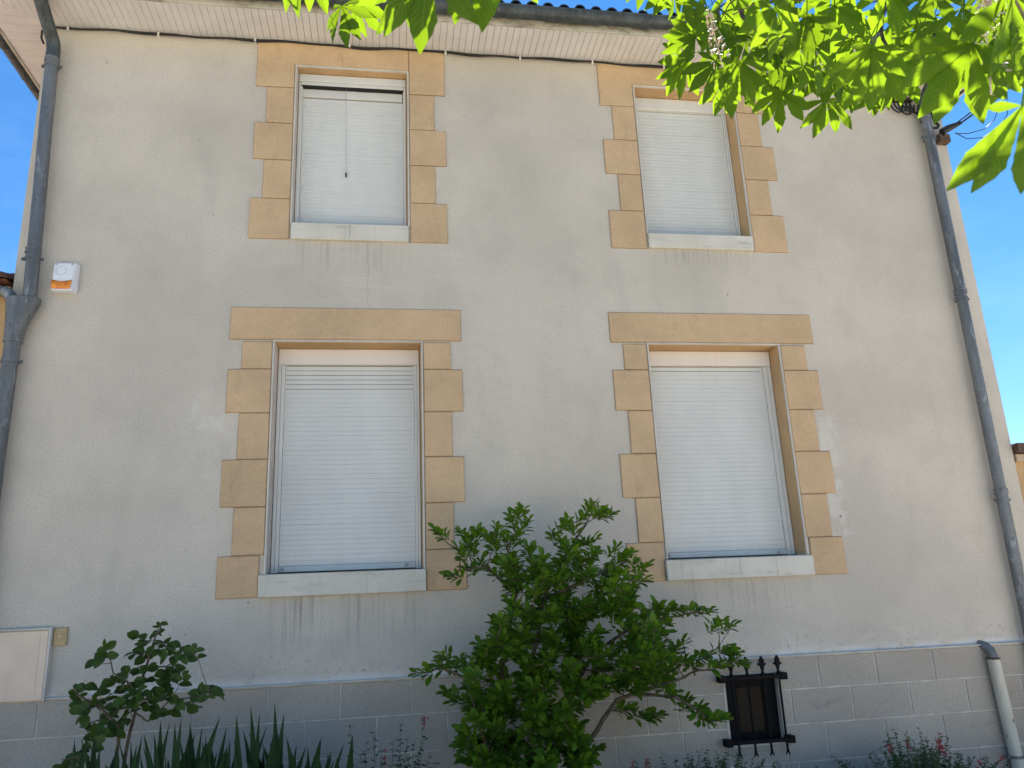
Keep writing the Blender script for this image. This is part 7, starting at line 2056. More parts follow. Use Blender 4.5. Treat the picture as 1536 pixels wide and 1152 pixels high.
# roof -------------------------------------------------------------------------
rz0, ry0, slope = ZE + .130, OY - .055, 0.42
rx0, rx1 = OXL - .05, OXR + .05
cx, half = (rx0 + rx1) / 2, (rx1 - rx0) / 2
ryb = HY + .45
hip = (ryb - ry0) / 2
zr = rz0 + hip * slope
r = MB()
r.add([(rx0, ry0, rz0), (rx1, ry0, rz0), (rx1, ryb, rz0), (rx0, ryb, rz0), (rx0 + hip, ry0 + hip, zr), (rx1 - hip * .95, ry0 + hip, zr)],
      [(0, 1, 5, 4), (1, 2, 5), (2, 3, 4, 5), (3, 0, 4), (3, 2, 1, 0)])
roof = link('roof', r, M_tile, house)
TP = 0.1385
def tile_mesh():
    t = MB(); vs = []; N = 8
    for (yy, rr) in ((0.0, .047), (0.36, .040)):
        for m in (1.0, .74):
            for k in range(N + 1):
                a = PI * k / N
                vs.append((-math.cos(a) * rr * m, yy, math.sin(a) * rr * m * .95 + yy * slope))
    fs = []; n = N + 1
    for k in range(N):
        fs += [(k, 2 * n + k, 2 * n + k + 1, k + 1), (n + k, n + k + 1, 3 * n + k + 1, 3 * n + k), (k, k + 1, n + k + 1, n + k)]
    t.add(vs, fs)
    # flat pan between two rolls
    t.add([(.04, .02, .0), (TP - .04, .02, .0), (TP - .04, .36, .36 * slope), (.04, .36, .36 * slope), (.04, .02, .012), (TP - .04, .02, .012), (TP - .04, .36, .36 * slope + .012), (.04, .36, .36 * slope + .012)],
          [(0, 1, 5, 4), (4, 5, 6, 7), (3, 2, 1, 0)])
    return t.mesh('roof_tile', 40)
tm = tile_mesh()
x = rx0 + .07
i = 0
while x < rx1 - .05:
    for course in range(2):
        link('roof_tile', tm, M_tile, roof, M=Matrix.Translation((x + random.uniform(-.004, .004), ry0 - .012 + course * .30 + random.uniform(-.008, .008), rz0 + .020 + course * .30 * slope + .012 * (course == 0))))
    x += TP
# ------------------------------------------------------------------ rainwater pipes
def collar(parent, p, d, r, name='collar'):
    p, d = Vector(p), Vector(d).normalized()
    c = MB(); c.lathe(p - d * .03, d, [(0, r + .001), (.001, r + .006), (.012, r + .008), (.03, r + .004), (.034, r + .007), (.042, r + .007), (.046, r + .001)], 18)
    link(name, c, M_zinc, parent, smooth=35)
def clamp(parent, p, d, r, wall_y=0.0):
    p, d = Vector(p), Vector(d).normalized()
    c = MB(); c.lathe(p - d * .011, d, [(0, r), (.0005, r + .007), (.0215, r + .007), (.022, r)], 18)
    for s_ in (-1, 1):
        c.box(p.x + s_ * (r + .014) - .013, p.x + s_ * (r + .014) + .013, p.y - .004, p.y + .008, p.z - .011, p.z + .011)
        c.tube([(p.x + s_ * (r + .017), p.y - .012, p.z), (p.x + s_ * (r + .017), p.y + .016, p.z)], .006, 6)
    c.tube([(p.x, p.y + r, p.z), (p.x, wall_y + .002, p.z)], .007, 6)
    link('pipe_clamp', c, M_zinc, parent, smooth=35)

rl = 0.047
t = thing('drainpipe', (-2.645, -0.085, 0.0), 'zinc drainpipe with a hopper junction down the left edge of the house', 'drainpipe')
p = MB()
p.tube([(-2.632, -.085, 5.90), (-2.618, -.085, 5.3), (-2.600, -.085, 4.8), (-2.572, -.085, 3.84)], rl, 20)
link('upper_pipe', p, M_zinc, t, smooth=35)
p = MB()
p.tube([(-2.632, -.085, 5.86), (-2.632, -.085, 5.97), (-2.634, -.105, 6.03), (-2.645, -.36, 6.20), (-2.65, -.435, 6.25), (-2.65, -.455, 6.31)], rl + .003, 20)
link('swan_neck', p, M_gutter, t, smooth=35)
collar(t, (-2.632, -.085, 5.875), (0, 0, 1), rl)
clamp(t, (-2.630, -.085, 5.815), (0, 0, 1), rl)
collar(t, (-2.589, -.085, 4.235), (0, 0, 1), rl)
clamp(t, (-2.588, -.085, 4.165), (0, 0, 1), rl)
# tapering hopper
h = MB(); N = 24; vs = []
lev = [(3.856, -2.612, .112, .062), (3.850, -2.612, .118, .066), (3.815, -2.612, .116, .064), (3.790, -2.615, .107, .063), (3.64, -2.640, .066, .062), (3.56, -2.645, .060, .060)]
for z, cx_, a_, b_ in lev:
    for k in range(N):
        c = 2 * PI * k / N
        vs.append((cx_ + a_ * math.copysign(abs(math.cos(c)) ** .7, math.cos(c)), -.085 + b_ * math.sin(c), z))
fs = [(i * N + k, (i + 1) * N + k, (i + 1) * N + (k + 1) % N, i * N + (k + 1) % N) for i in range(len(lev) - 1) for k in range(N)]
fs += [tuple(range(N)), tuple(reversed(range((len(lev) - 1) * N, len(lev) * N)))]
h.add(vs, fs)
link('hopper', h, M_zinc, t, smooth=35)
p = MB()
p.tube([(-2.90, -.085, 3.915), (-2.80, -.085, 3.915), (-2.745, -.085, 3.905), (-2.705, -.085, 3.875), (-2.688, -.085, 3.82)], .040, 16)
link('side_elbow', p, M_zinc, t, smooth=35)
rl2 = .053
p = MB(); p.tube([(-2.645, -.085, 3.60), (-2.650, -.085, 3.0), (-2.650, -.085, 1.5), (-2.650, -.085, -.02)], rl2, 20)
link('lower_pipe', p, M_zinc, t, smooth=35)
collar(t, (-2.646, -.085, 3.545), (0, 0, 1), rl2 + .003)
clamp(t, (-2.646, -.085, 3.375), (0, 0, 1), rl2)

rr_ = .046
t = thing('drainpipe', (4.975, -0.080, 0.0), 'straight zinc drainpipe with two collars down the right edge of the house', 'drainpipe')
p = MB(); p.tube([(4.985, -.080, 5.85), (4.975, -.080, 4.04)], rr_, 20); link('upper_pipe', p, M_zinc, t, smooth=35)
p = MB(); p.tube([(4.975, -.080, 4.05), (4.965, -.080, 2.28)], rr_ - .002, 20); link('middle_pipe', p, M_zinc, t, smooth=35)
p = MB(); p.tube([(4.965, -.080, 2.29), (4.965, -.080, -.02)], rr_, 20); link('lower_pipe', p, M_zinc, t, smooth=35)
p = MB(); p.tube([(4.985, -.080, 5.80), (4.987, -.080, 5.93), (4.99, -.10, 5.99), (5.0, -.37, 6.19), (5.0, -.435, 6.25), (5.0, -.455, 6.31)], rr_ + .003, 20); link('swan_neck', p, M_gutter, t, smooth=35)
collar(t, (4.984, -.080, 5.80), (0, 0, 1), rr_); clamp(t, (4.983, -.080, 5.60), (0, 0, 1), rr_)
collar(t, (4.975, -.080, 4.06), (0, 0, 1), rr_); clamp(t, (4.974, -.080, 3.985), (0, 0, 1), rr_)
collar(t, (4.965, -.080, 2.30), (0, 0, 1), rr_); clamp(t, (4.965, -.080, 2.225), (0, 0, 1), rr_)

t = thing('vent_pipe', (4.63, -.075, 0.0), 'short cream painted pipe rising against the grey plinth at lower right', 'pipe')
p = MB(); p.tube([(4.655, -.075, -.02), (4.606, -.075, 1.012), (4.606, -.075, 1.016)], [.046, .046, .042], 20); link('pipe', p, M_cream, t, smooth=35)
p = MB(); p.tube([(4.606, -.075, .98), (4.606, -.075, 1.04), (4.603, -.062, 1.075), (4.590, -.03, 1.10), (4.575, .01, 1.115)], [.034, .034, .036, .036, .034], 16); link('outlet_elbow', p, M_zinc, t, smooth=35)
p = MB(); p.lathe((4.607, -.075, 1.006), (0, 0, 1), [(0, .0465), (.001, .049), (.010, .048), (.016, .036)], 18); link('rusty_rim', p, M_wood, t, smooth=35)
clamp(t, (4.641, -.075, .315), (0, 0, 1), .046)

# ------------------------------------------------------------------ fittings on the wall
t = thing('alarm_siren', (-2.375, 0.0, 3.93), 'white alarm siren box with an orange lens on the upper left wall', 'alarm box')
b = MB()
x0, x1, z0, z1 = -2.452, -2.283, 3.925, 4.163
f = [(x0 + .008, -.072, z0 + .006), (x1 - .022, -.072, z0 + .006), (x1 - .014, -.060, z1 - .012), (x0 + .006, -.060, z1 - .012)]
bk = [(x0, -.004, z0), (x1, -.004, z0), (x1, -.004, z1), (x0, -.004, z1)]
vs = bk + f
b.add(vs, [(4, 5, 6, 7), (0, 4, 7, 3), (1, 2, 6, 5), (3, 7, 6, 2), (0, 1, 5, 4), (0, 3, 2, 1)])
me = b.mesh('case')
bm = bmesh.new(); bm.from_mesh(me); bmesh.ops.bevel(bm, geom=list(bm.edges), offset=.006, segments=2, affect='EDGES'); bm.to_mesh(me); bm.free()
link('case', me, M_alarm, t)
def fy(z): return -.072 + (z - (z0 + .006)) / (z1 - z0 - .018) * .012
l = MB(); vs = []; N = 10
for k in range(N + 1):
    u = k / N; xx = x0 + .006 + u * (x1 - x0 - .030)
    zt_ = z0 + .092 - .016 * math.sin(PI * u); bulge = .006 + .006 * math.sin(PI * u)
    for zz, dy in ((zt_, -.0008), (zt_ - .004, -bulge), ((zt_ + z0 + .018) / 2, -bulge - .003), (z0 + .022, -bulge), (z0 + .016, -.0008)):
        vs.append((xx + (.006 * (1 - 2 * u) if zz < z0 + .03 else 0), fy(zz) + dy, zz))
l.add(vs, [(5 * k + j, 5 * k + j + 1, 5 * k + 6 + j, 5 * k + 5 + j) for k in range(N) for j in range(4)])
link('amber_lens', l, M_amber, t, smooth=60)
r = MB()
cx_, cz_ = x0 + .060, z1 - .075
ring = []
for k in range(29):
    c = 2 * PI * k / 28; zz = cz_ + .036 * math.sin(c); ring.append((cx_ + .036 * math.cos(c), fy(zz) - .0012, zz))
r.tube(ring, .0013, 5); link('speaker_ring', r, M_ring, t, smooth=60)
for xx in (x0 + .024, x1 - .036):
    q = MB(); q.lathe((xx, fy(z1 - .026) + .002, z1 - .024), (0, -1, 0), [(0, .0085), (.004, .0085), (.0045, .006), (.002, .0055), (.002, 0)], 12); link('screw_cap', q, M_ring, t, smooth=40)
q = MB(); q.rslab(-2.492, -2.40, 3.918, 4.10, -.006, -.0005, .002)
tag(link('old_backplate', q, simple('old_wall_patch', (0.58, 0.53, 0.45), 0.85, var=0.1), t))

t = thing('meter_cabinet', (-2.43, 0.0, 1.10), 'beige flush meter cabinet with a locked door at the lower left corner', 'meter box')
b = MB(); b.rslab(-2.690, -2.196, 1.096, 1.556, -.024, -.0005, .006); link('case', b, M_meter, t)
b = MB(); b.rslab(-2.680, -2.212, 1.106, 1.540, -.040, -.0245, .005); link('door', b, M_meter, t)
b = MB(); b.rslab(-2.690, -2.196, 1.5435, 1.556, -.046, -.0245, .003); b.rslab(-2.2105, -2.1965, 1.098, 1.543, -.046, -.0245, .003); link('rim', b, M_bead, t)
b = MB(); b.rslab(-2.63, -2.26, 1.125, 1.522, -.0425, -.0402, .002); link('door_panel', b, M_meter, t)
b = MB(); b.lathe((-2.506, -.0426, 1.318), (0, -1, 0), [(0, .011), (.004, .011), (.005, .005), (.006, 0)], 12); link('lock', b, M_wood, t, smooth=40)
t = thing('bell_plate', (-2.152, 0.0, 1.495), 'small ochre square bell plate with a round boss beside the meter cabinet', 'bell')
b = MB(); b.rslab(-2.192, -2.108, 1.438, 1.552, -.016, -.0005, .004); link('plate', b, M_switch, t)
b = MB(); b.lathe((-2.150, -.0158, 1.498), (0, -1, 0), [(0, .032), (.003, .031), (.0035, .024), (.002, .022), (.004, .020), (.007, .017), (.008, 0)], 20); link('boss', b, M_switch, t, smooth=35)

# wrought iron grille over the cellar vent
t = thing('window_grille', (2.63, -.06, 0.45), 'black iron grille with spear tips over the cellar vent in the plinth', 'grille')
gy = -.085
for zz in (.982, .552):
    b = MB(); b.rslab(2.392, 2.868, zz - .013, zz + .013, gy - .010, gy + .010, .003); link('rail', b, M_black, t)
    for xx in (2.392, 2.868):
        b = MB(); b.box(xx - .022, xx + .022, gy - .014, -.0145, zz - .024, zz + .024); link('wall_block', b, M_black, t)
def spear(x):
    b = MB()
    b.tube([(x, gy, .47), (x, gy, 1.02)], .0085, 10)
    b.lathe((x, gy, 1.0), (0, 0, 1), [(0, .009), (.004, .014), (.012, .0145), (.018, .010), (.028, .0085), (.036, .012)], 12)
    # fleur: flat, pointed, with two side barbs
    w, d = 1.0, .007
    ol = [(0, 1.020), (.012, 1.040), (.016, 1.058), (.036, 1.070), (.034, 1.078), (.019, 1.080), (.021, 1.094), (.013, 1.114), (0, 1.130)]
    ol = ol + [(-p, q) for p, q in reversed(ol[1:-1])]
    n = len(ol)
    vs = [(x + p, gy - d * (1 - abs(p) / .05), q) for p, q in ol] + [(x + p, gy + d * (1 - abs(p) / .05), q) for p, q in ol] + [(x, gy - .013, 1.078), (x, gy + .013, 1.078)]
    fs = []
    for i in range(n):
        j = (i + 1) % n
        fs += [(i, j, n + j, n + i)[::-1], (i, j, 2 * n), (n + j, n + i, 2 * n + 1)]
    b.add(vs, fs)
    for s_ in (-1, 1):
        b.tube([(x, gy, .50), (x + s_ * .004, gy, .478), (x + s_ * .010, gy, .462), (x + s_ * .016, gy, .452)], [.008, .007, .006, .003], 6)
    link('spear_bar', b, M_black, t, smooth=45)
for x in (2.462, 2.584, 2.706, 2.828): spear(x)
t2 = thing('cellar_vent', (2.645, .03, .522), 'black vent panel with rusty wire mesh set back behind the iron grille', 'vent')
px0, px1, pz0, pz1 = VENT[0] + .006, VENT[1] - .006, VENT[2] + .006, VENT[3] - .006
b = MB(); b.box(VENT[0] + .0005, px0 - .0005, -.012, .09, VENT[2] + .0005, VENT[3] - .0005); b.box(px1 + .0005, VENT[1] - .0005, -.012, .09, VENT[2] + .0005, VENT[3] - .0005)
b.box(px0, px1, -.012, .09, pz1 + .0005, VENT[3] - .0005); b.box(px0, px1, -.012, .09, VENT[2] + .0005, pz0 - .0005); tag(link('mortar_lining', b, M_joint, t2), kind='stuff')
b = MB(); ma, mb_, mc, md = 2.545, 2.745, .600, .905
b.rslab(px0 + .001, ma, pz0 + .001, pz1 - .001, .040, .085, .003); b.rslab(mb_, px1 - .001, pz0 + .001, pz1 - .001, .040, .085, .003)
b.rslab(ma + .0005, mb_ - .0005, pz0 + .001, mc, .040, .085, .003); b.rslab(ma + .0005, mb_ - .0005, md, pz1 - .001, .040, .085, .003)
link('frame', b, M_black, t2)
b = MB(); b.box(ma + .0006, mb_ - .0006, .052, .080, mc + .0005, md - .0005); link('wire_mesh', b, M_rust, t2)

# cable under the eaves with its clips
t = thing('eave_cable', (1.0, -.012, 6.24), 'thin black cable clipped along the wall top under the white soffit', 'cable')
pts = []
x = -2.70
while x < 4.62:
    sag = .006 * math.sin(x * 5.1) + .004 * math.sin(x * 13.7 + 1)
    pts.append((x, -.016, 6.238 + sag)); x += .06
c = MB(); c.tube(pts, .0085, 7); link('cable', c, M_cable, t, smooth=60)
c = MB(); c.tube([(p[0], p[1] - .008, p[2] - .012 + .009 * math.sin(p[0] * 7.3)) for p in pts[4:]], .0055, 6); link('cable', c, M_cable, t, smooth=60)
c = MB(); c.tube([(-2.70, -.016, 6.238), (-2.735, -.018, 6.232), (-2.765, -.022, 6.19), (-2.762, -.024, 6.12), (-2.745, -.024, 6.08), (-2.738, -.024, 6.07)], .0085, 7); link('cable_tail', c, M_cable, t, smooth=60)
cm = MB(); cm.rslab(-.008, .008, -.022, .014, -.030, -.001, .003); cm = cm.mesh('cable_clip')
for x in (-2.575, -1.88, -1.11, -.33, .49, 1.15, 1.81, 2.48, 3.15, 3.80, 4.35):
    link('cable_clip', cm, M_clip, t, loc=(x, 0, 6.236))
t = thing('junction_box', (4.78, 0, 6.02), 'tan junction box with looped black cables below the right end of the soffit', 'junction box')
b = MB(); b.rslab(4.665, 4.915, 6.035, 6.175, -.060, -.0005, .008); link('case', b, M_jbox, t)
b = MB(); b.rslab(4.650, 4.925, 6.012, 6.034, -.070, -.0005, .003); link('cable_entry', b, M_cable, t)
b = MB()
for i in range(6):
    xa = 4.675 + i * .042
    zl = 5.885 + .02 * math.sin(i * 2.3)
    b.tube([(xa, -.045, 6.012), (xa + .005, -.045, 5.95), (xa + .030, -.042, zl + .02), (xa + .075, -.035, zl), (xa + .125, -.03, zl + .012), (xa + .135, -.028, 5.98)], .0075, 6)
link('cable_loop', b, M_cable, t, smooth=60)
t = thing('line_bracket', (5.15, -.05, 5.63), 'rusty wall bracket with a black clamp for overhead lines near the right corner', 'bracket')
b = MB(); b.rslab(5.105, 5.215, 5.575, 5.655, -.075, -.0005, .006); link('block', b, M_wood, t)
b = MB(); b.tube([(5.12, -.09, 5.655), (5.18, -.10, 5.69), (5.24, -.13, 5.71), (5.28, -.16, 5.72)], [.035, .033, .024, .014], 10); link('clamp', b, M_cable, t, smooth=45)
b = MB(); b.tube([(5.02, -.05, 6.02), (5.06, -.05, 6.03), (5.085, -.055, 5.98), (5.085, -.055, 5.86), (5.10, -.06, 5.78), (5.12, -.07, 5.74), (5.10, -.07, 5.715), (5.05, -.05, 5.72)], .013, 8)
b.tube([(5.03, -.05, 5.99), (5.10, -.05, 6.04), (5.12, -.05, 6.0), (5.105, -.05, 5.9), (5.115, -.06, 5.8)], .008, 8)
link('service_cable', b, M_cable, t, smooth=60)
def wire(a, b_, sag, r, label):
    a, b_ = Vector(a), Vector(b_)
    c = MB(); c.tube([a.lerp(b_, k / 16) - Vector((0, 0, sag * 4 * (k / 16) * (1 - k / 16))) for k in range(17)], r, 6)
    tag(link('overhead_wire', c, M_cable, smooth=60), label, 'wire', 'overhead wires off the right corner')
wire((5.26, -.14, 5.735), (7.19, -5.4, 6.95), .05, .006, 'upper thin wire leaving the rusty bracket at the right corner')
wire((5.26, -.15, 5.705), (7.19, -5.4, 6.88), .07, .008, 'lower of the two wires leaving the rusty bracket')
wire((5.40, -.02, 6.10), (7.6, -5.4, 7.32), .03, .013, 'thicker dark cable crossing the sky above the bracket')
b = MB()
b.tube([(5.22, -.13, 5.62), (5.32, -.17, 5.60), (5.44, -.24, 5.61), (5.50, -.30, 5.67), (5.52, -.34, 5.74), (5.50, -.36, 5.80)], .004, 6)
b.tube([(5.22, -.13, 5.63), (5.30, -.16, 5.55), (5.42, -.22, 5.53), (5.53, -.30, 5.59), (5.59, -.36, 5.69), (5.58, -.40, 5.80)], .004, 6)
link('slack_loop', b, M_cable, t, smooth=60)

# ------------------------------------------------------------------ neighbours
t = thing('house', (-6.0, .1, 0), 'ochre rendered neighbouring house with an old red tile edge on the left', 'house')
b = MB(); b.box(-9.2, XL - .012, .02, 7.0, 0.0, 3.98); link('wall', b, M_neigh, t)
r = MB(); r.add([(-9.3, -.10, 4.0), (XL - .010, -.10, 4.0), (XL - .010, 3.6, 5.2), (-9.3, 3.6, 5.2), (-9.3, 7.2, 4.0), (XL - .010, 7.2, 4.0)], [(0, 1, 2, 3), (3, 2, 5, 4), (0, 4, 5, 1)])
ro = link('roof', r, M_redtile, t)
tn = MB(); vs = []
for yy, rr in ((0, .085), (.4, .07)):
    for k in range(9):
        a = PI * k / 8; vs.append((-math.cos(a) * rr, yy, math.sin(a) * rr * .7 + yy * .324))
for yy, rr in ((0, .067), (.4, .055)):
    for k in range(9):
        a = PI * k / 8; vs.append((-math.cos(a) * rr, yy, math.sin(a) * rr * .7 + yy * .324))
tn.add(vs, [(k, 9 + k, 10 + k, k + 1) for k in range(8)] + [(18 + k, 19 + k, 28 + k, 27 + k) for k in range(8)] + [(k, k + 1, 19 + k, 18 + k) for k in range(8)])
tnm = tn.mesh('roof_tile', 40)
for i in range(8):
    for j in range(2):
        link('roof_tile', tnm, M_redtile, ro, M=Matrix.Translation((XL - .10 - i * .19, -.16 + j * .34, 3.99 + j * .11 + random.uniform(-.006, .006))))
b = MB(); b.rslab(-9.2, XL - .013, 3.90, 3.975, -.03, .0195, .01); link('cornice', b, M_jbox, t)
t = thing('house', (8.0, .1, 0), 'low ochre neighbouring house with a dark roof edge on the right', 'house')
b = MB(); b.box(XR + .012, 11.5, .03, 7.0, 0.0, 2.62); link('wall', b, M_neigh, t)
r = MB(); r.box(XR + .010, 11.6, -.06, 7.1, 2.622, 2.70); link('roof', r, M_wood, t)
b = MB(); b.rslab(XR + .013, 11.5, 2.55, 2.615, -.015, .0295, .006); link('cornice', b, M_jbox, t)

# ------------------------------------------------------------------ plants
def leaf_blade(rows, cols, width, tip, fold, droop, wide_at=.6, serr=0.0, base_w=.05, oval=False):
    """unit-length leaf along +Y, top face +Z; returns vertices, faces, uvs"""
    vs, fs, uv = [], [], []
    for i in range(rows + 1):
        v = i / rows
        w = (v / wide_at) ** .9 if v < wide_at else max(0.0, 1 - ((v - wide_at) / (1 - wide_at)) ** tip)
        if oval: w = max(0.0, math.sin(PI * v ** .9)) ** .72
        w = max(w, base_w if i < rows else 0.02) * width * .5
        if serr and 0 < i < rows: w *= 1 + serr * (1 if i % 2 else -1)
        for j in range(cols + 1):
            u = j / cols * 2 - 1
            vs.append((u * w, v, -droop * v * v + fold * abs(u) * w))
            uv.append((u * .5 + .5, v))
    for i in range(rows):
        for j in range(cols):
            a = i * (cols + 1) + j
            fs.append((a, a + 1, a + cols + 2, a + cols + 1))
    return [Vector(v) for v in vs], fs, uv

def frame(p, m, n, s):
    m = Vector(m).normalized(); n = Vector(n)
    n = (n - m * n.dot(m)).normalized()
    x = m.cross(n)
    return Matrix(((x.x * s, m.x * s, n.x * s, p[0]), (x.y * s, m.y * s, n.y * s, p[1]), (x.z * s, m.z * s, n.z * s, p[2]), (0, 0, 0, 1)))

# --- horse chestnut: compound leaves of seven leaflets on a petiole
def chestnut_leaf(seed):
    rnd = random.Random(seed)
    b = MB()
    nl = 7 if seed != 2 else 5
    angs = [0, 32, -32, 66, -66, 108, -108][:nl]
    lens = [1.0, .96, .96, .80, .80, .50, .50][:nl]
    if seed == 4: angs, lens = [-14, -41, -84, 16, 52], [1.0, .98, .32, .9, .7]
    for a, l in zip(angs, lens):
        a += rnd.uniform(-7, 7); l *= rnd.uniform(.9, 1.06)
        vs, fs, uv = leaf_blade(14, 4, .315 * rnd.uniform(.92, 1.1), 1.5, .30, .10 + rnd.uniform(-.04, .12), .64, .045, .035)
        rot = Matrix.Rotation(R(a), 4, 'Z') @ Matrix.Rotation(R(rnd.uniform(-16, 6)), 4, 'X') @ Matrix.Rotation(R(rnd.uniform(-22, 22)), 4, 'Y')
        tw = rnd.uniform(-.12, .12)
        out = []
        for v in vs:
            q = v.copy(); q.x += tw * q.y * q.y * .6
            out.append(rot @ (q * l))
        b.add(out, fs, uv)
    b.tube([(0, 0, 0), (0, -.22, .05), (0, -.42, .16), (0, -.58, .34)], [.014, .011, .010, .013], 5)
    return b.mesh('leaf', 60)
tree = thing('chestnut_tree', (2.6, -8.4, 0.0), 'horse chestnut whose bright green leafy boughs hang across the top of the view', 'tree')
tr = MB()
tr.tube([(2.6, -8.4, -.15), (2.6, -8.4, .25), (2.62, -8.4, 1.2), (2.6, -8.4, 3.1), (2.45, -8.45, 4.6), (2.5, -8.6, 6.0)], [.34, .24, .20, .17, .12, .06], 16)
tr.tube([(2.6, -8.4, 2.8), (3.4, -8.9, 4.2), (4.2, -9.3, 5.2)], [.10, .07, .03], 10)
tr.tube([(2.6, -8.4, 2.6), (1.7, -9.2, 4.0), (1.0, -9.8, 5.0)], [.10, .07, .03], 10)
link('trunk', tr, M_bark, tree, smooth=60)
br = MB(); br2 = MB()
for r0, r1, pts in CHESTNUT_BRANCHES:
    n = len(pts); q = br if r0 > .0045 else br2
    fine = []
    for i in range(n - 1):
        a, b_ = Vector(pts[i]), Vector(pts[i + 1])
        k = 3 if r0 > .0045 else 1
        for j in range(k):
            w = Vector((random.uniform(-.012, .012), random.uniform(-.012, .012), random.uniform(-.012, .012))) if (j and r0 > .0045) else Vector()
            fine.append(a.lerp(b_, j / k) + w)
    fine.append(Vector(pts[-1]))
    fine = [p for i, p in enumerate(fine) if i == 0 or (p - fine[i - 1]).length > .004]
    if len(fine) < 2: continue
    q.tube(fine, [r0 + (r1 - r0) * i / (len(fine) - 1) for i in range(len(fine))], 7 if r0 > .0045 else 5)
link('bough', br, M_bark, tree, smooth=60)
tag(link('twigs', br2, M_twig, tree, smooth=60), kind='stuff')
cl = [chestnut_leaf(s) for s in range(5)]
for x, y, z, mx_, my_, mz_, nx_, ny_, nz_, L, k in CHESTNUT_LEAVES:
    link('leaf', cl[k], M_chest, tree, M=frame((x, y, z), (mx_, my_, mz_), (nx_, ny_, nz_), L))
for i, p in enumerate(CHESTNUT_FLOWERS):
    b = MB(); p = Vector(p)
    ax = Vector((random.uniform(-.3, .3), random.uniform(-.3, .3), 1)).normalized()
    b.tube([p - ax * .10, p + ax * .10], [.002, .001], 5)
    for k in range(130):
        h = random.uniform(-.08, .10); rad = .034 * (1 - (h + .08) / .22)
        a = random.uniform(0, 2 * PI)
        c = p + ax * h + Vector((math.cos(a) * rad, math.sin(a) * rad, random.uniform(-.008, .008)))
        d = Vector((random.uniform(-1, 1), random.uniform(-1, 1), random.uniform(-1, 1))).normalized(); e = d.orthogonal().normalized()
        s_ = random.uniform(.004, .008)
        b.add([c - d * s_ - e * s_ * .6, c + d * s_ - e * s_ * .6, c + d * s_ * .8 + e * s_ * .8, c - d * s_ * .8 + e * s_ * .8], [(0, 1, 2, 3)])
    link('flower_spike', b, M_petal, tree)

# --- the big shrub by the wall: sprays of narrow obovate leaves
shrub = thing('shrub', tuple(SHRUB_BASE), 'tall spreading evergreen shrub with sprays of glossy leaves in front of the plinth', 'shrub')
b = MB(); b2 = MB()
for r0, r1, pts in SHRUB_BRANCHES:
    pts = [Vector(p) for i, p in enumerate(pts) if i == 0 or (Vector(p) - Vector(pts[i - 1])).length > .003]
    if len(pts) < 2: continue
    fine = []
    for i in range(len(pts) - 1):
        k = 4 if r0 > .006 else 1
        for j in range(k):
            w = Vector((random.uniform(-.008, .008), random.uniform(-.008, .008), random.uniform(-.006, .006))) if j else Vector()
            fine.append(pts[i].lerp(pts[i + 1], j / k) + w)
    fine.append(pts[-1])
    (b if r0 > .006 else b2).tube(fine, [r0 + (r1 - r0) * i / (len(fine) - 1) for i in range(len(fine))], 7 if r0 > .006 else 4)
link('branch', b, M_bark, shrub, smooth=60)
tag(link('twigs', b2, M_bark, shrub, smooth=60), kind='stuff')
def one_leaf(rows, cols, *a, **k):
    m = MB(); v, f, u = leaf_blade(rows, cols, *a, **k); m.add(v, f, u); return m
shl = [one_leaf(6, 2, .43, 2.5, .35, dr, .68).mesh('leaf', 60) for dr in (.05, .18, .32)]
geo = [leaf_blade(6, 2, .43, 2.5, .35, dr, .68) for dr in (.05, .18, .32)]
mats_ = []
for x, y, z, dx, dy, dz in SHRUB_SPRAYS:
    d = Vector((dx, dy, dz)).normalized()
    up = Vector((0, -.35, 1)); side = d.cross(up).normalized()
    nlv = random.randint(14, 18)
    for k in range(nlv):
        a = k * 2.4 + random.uniform(-.3, .3)
        back = (k / nlv) ** .8 * .10
        spread = .55 + .75 * (k / nlv)
        o = side * math.cos(a) + d.cross(side) * math.sin(a)
        o.z *= .55
        m = (d * (1.1 - spread * .55) + o * spread + Vector((0, 0, .24))).normalized()
        n = (up * .9 + d * .25 + Vector((random.gauss(0, .28), random.gauss(0, .28), random.gauss(0, .2))))
        p = Vector((x, y, z)) - d * back
        mats_.append((p, frame(p, m, n, random.uniform(.062, .100)), k % 3))
mats_.sort(key=lambda q: (q[0] - Vector((0, -5.86, 1.6))).length)
vis = [q for q in mats_ if q[0].z > .30]
lead = set(id(q) for q in vis[:290])
rest = MB()
for q in mats_:
    if id(q) in lead: link('leaf', shl[q[2]], M_shrub, shrub, M=q[1])
    else:
        v, f, u = geo[q[2]]
        rest.add([q[1] @ w for w in v], f, u)
tag(link('foliage', rest, M_shrub, shrub, smooth=60), kind='stuff')

# --- rose bush
rose = thing('rose_bush', tuple(ROSE_BASE), 'dark green rose bush with rounded leaflets below the meter cabinet', 'rose bush')
for r0, r1, pts in ROSE_CANES:
    m = MB(); pts = [Vector(p) for p in pts]; fine = []
    for i in range(len(pts) - 1):
        for j in range(4):
            fine.append(pts[i].lerp(pts[i + 1], j / 4) + (Vector((random.uniform(-.006, .006), random.uniform(-.006, .006), 0)) if j else Vector()))
    fine.append(pts[-1])
    m.tube(fine, [r0 + (r1 - r0) * i / (len(fine) - 1) for i in range(len(fine))], 7)
    link('cane', m, M_bark if r0 > .008 else M_twig, rose, smooth=60)
rlm = [one_leaf(9, 4, .78, 1.9, .45, dr, .48, serr=.03, base_w=.10, oval=True).mesh('leaf', 60) for dr in (-.1, .08, .3)]
tw = MB(); nodes = [Vector(p) for c in ROSE_CANES for p in c[2][1:]]
nodes += [Vector(c[2][i]).lerp(Vector(c[2][i + 1]), .5) for c in ROSE_CANES for i in range(1, len(c[2]) - 1)]
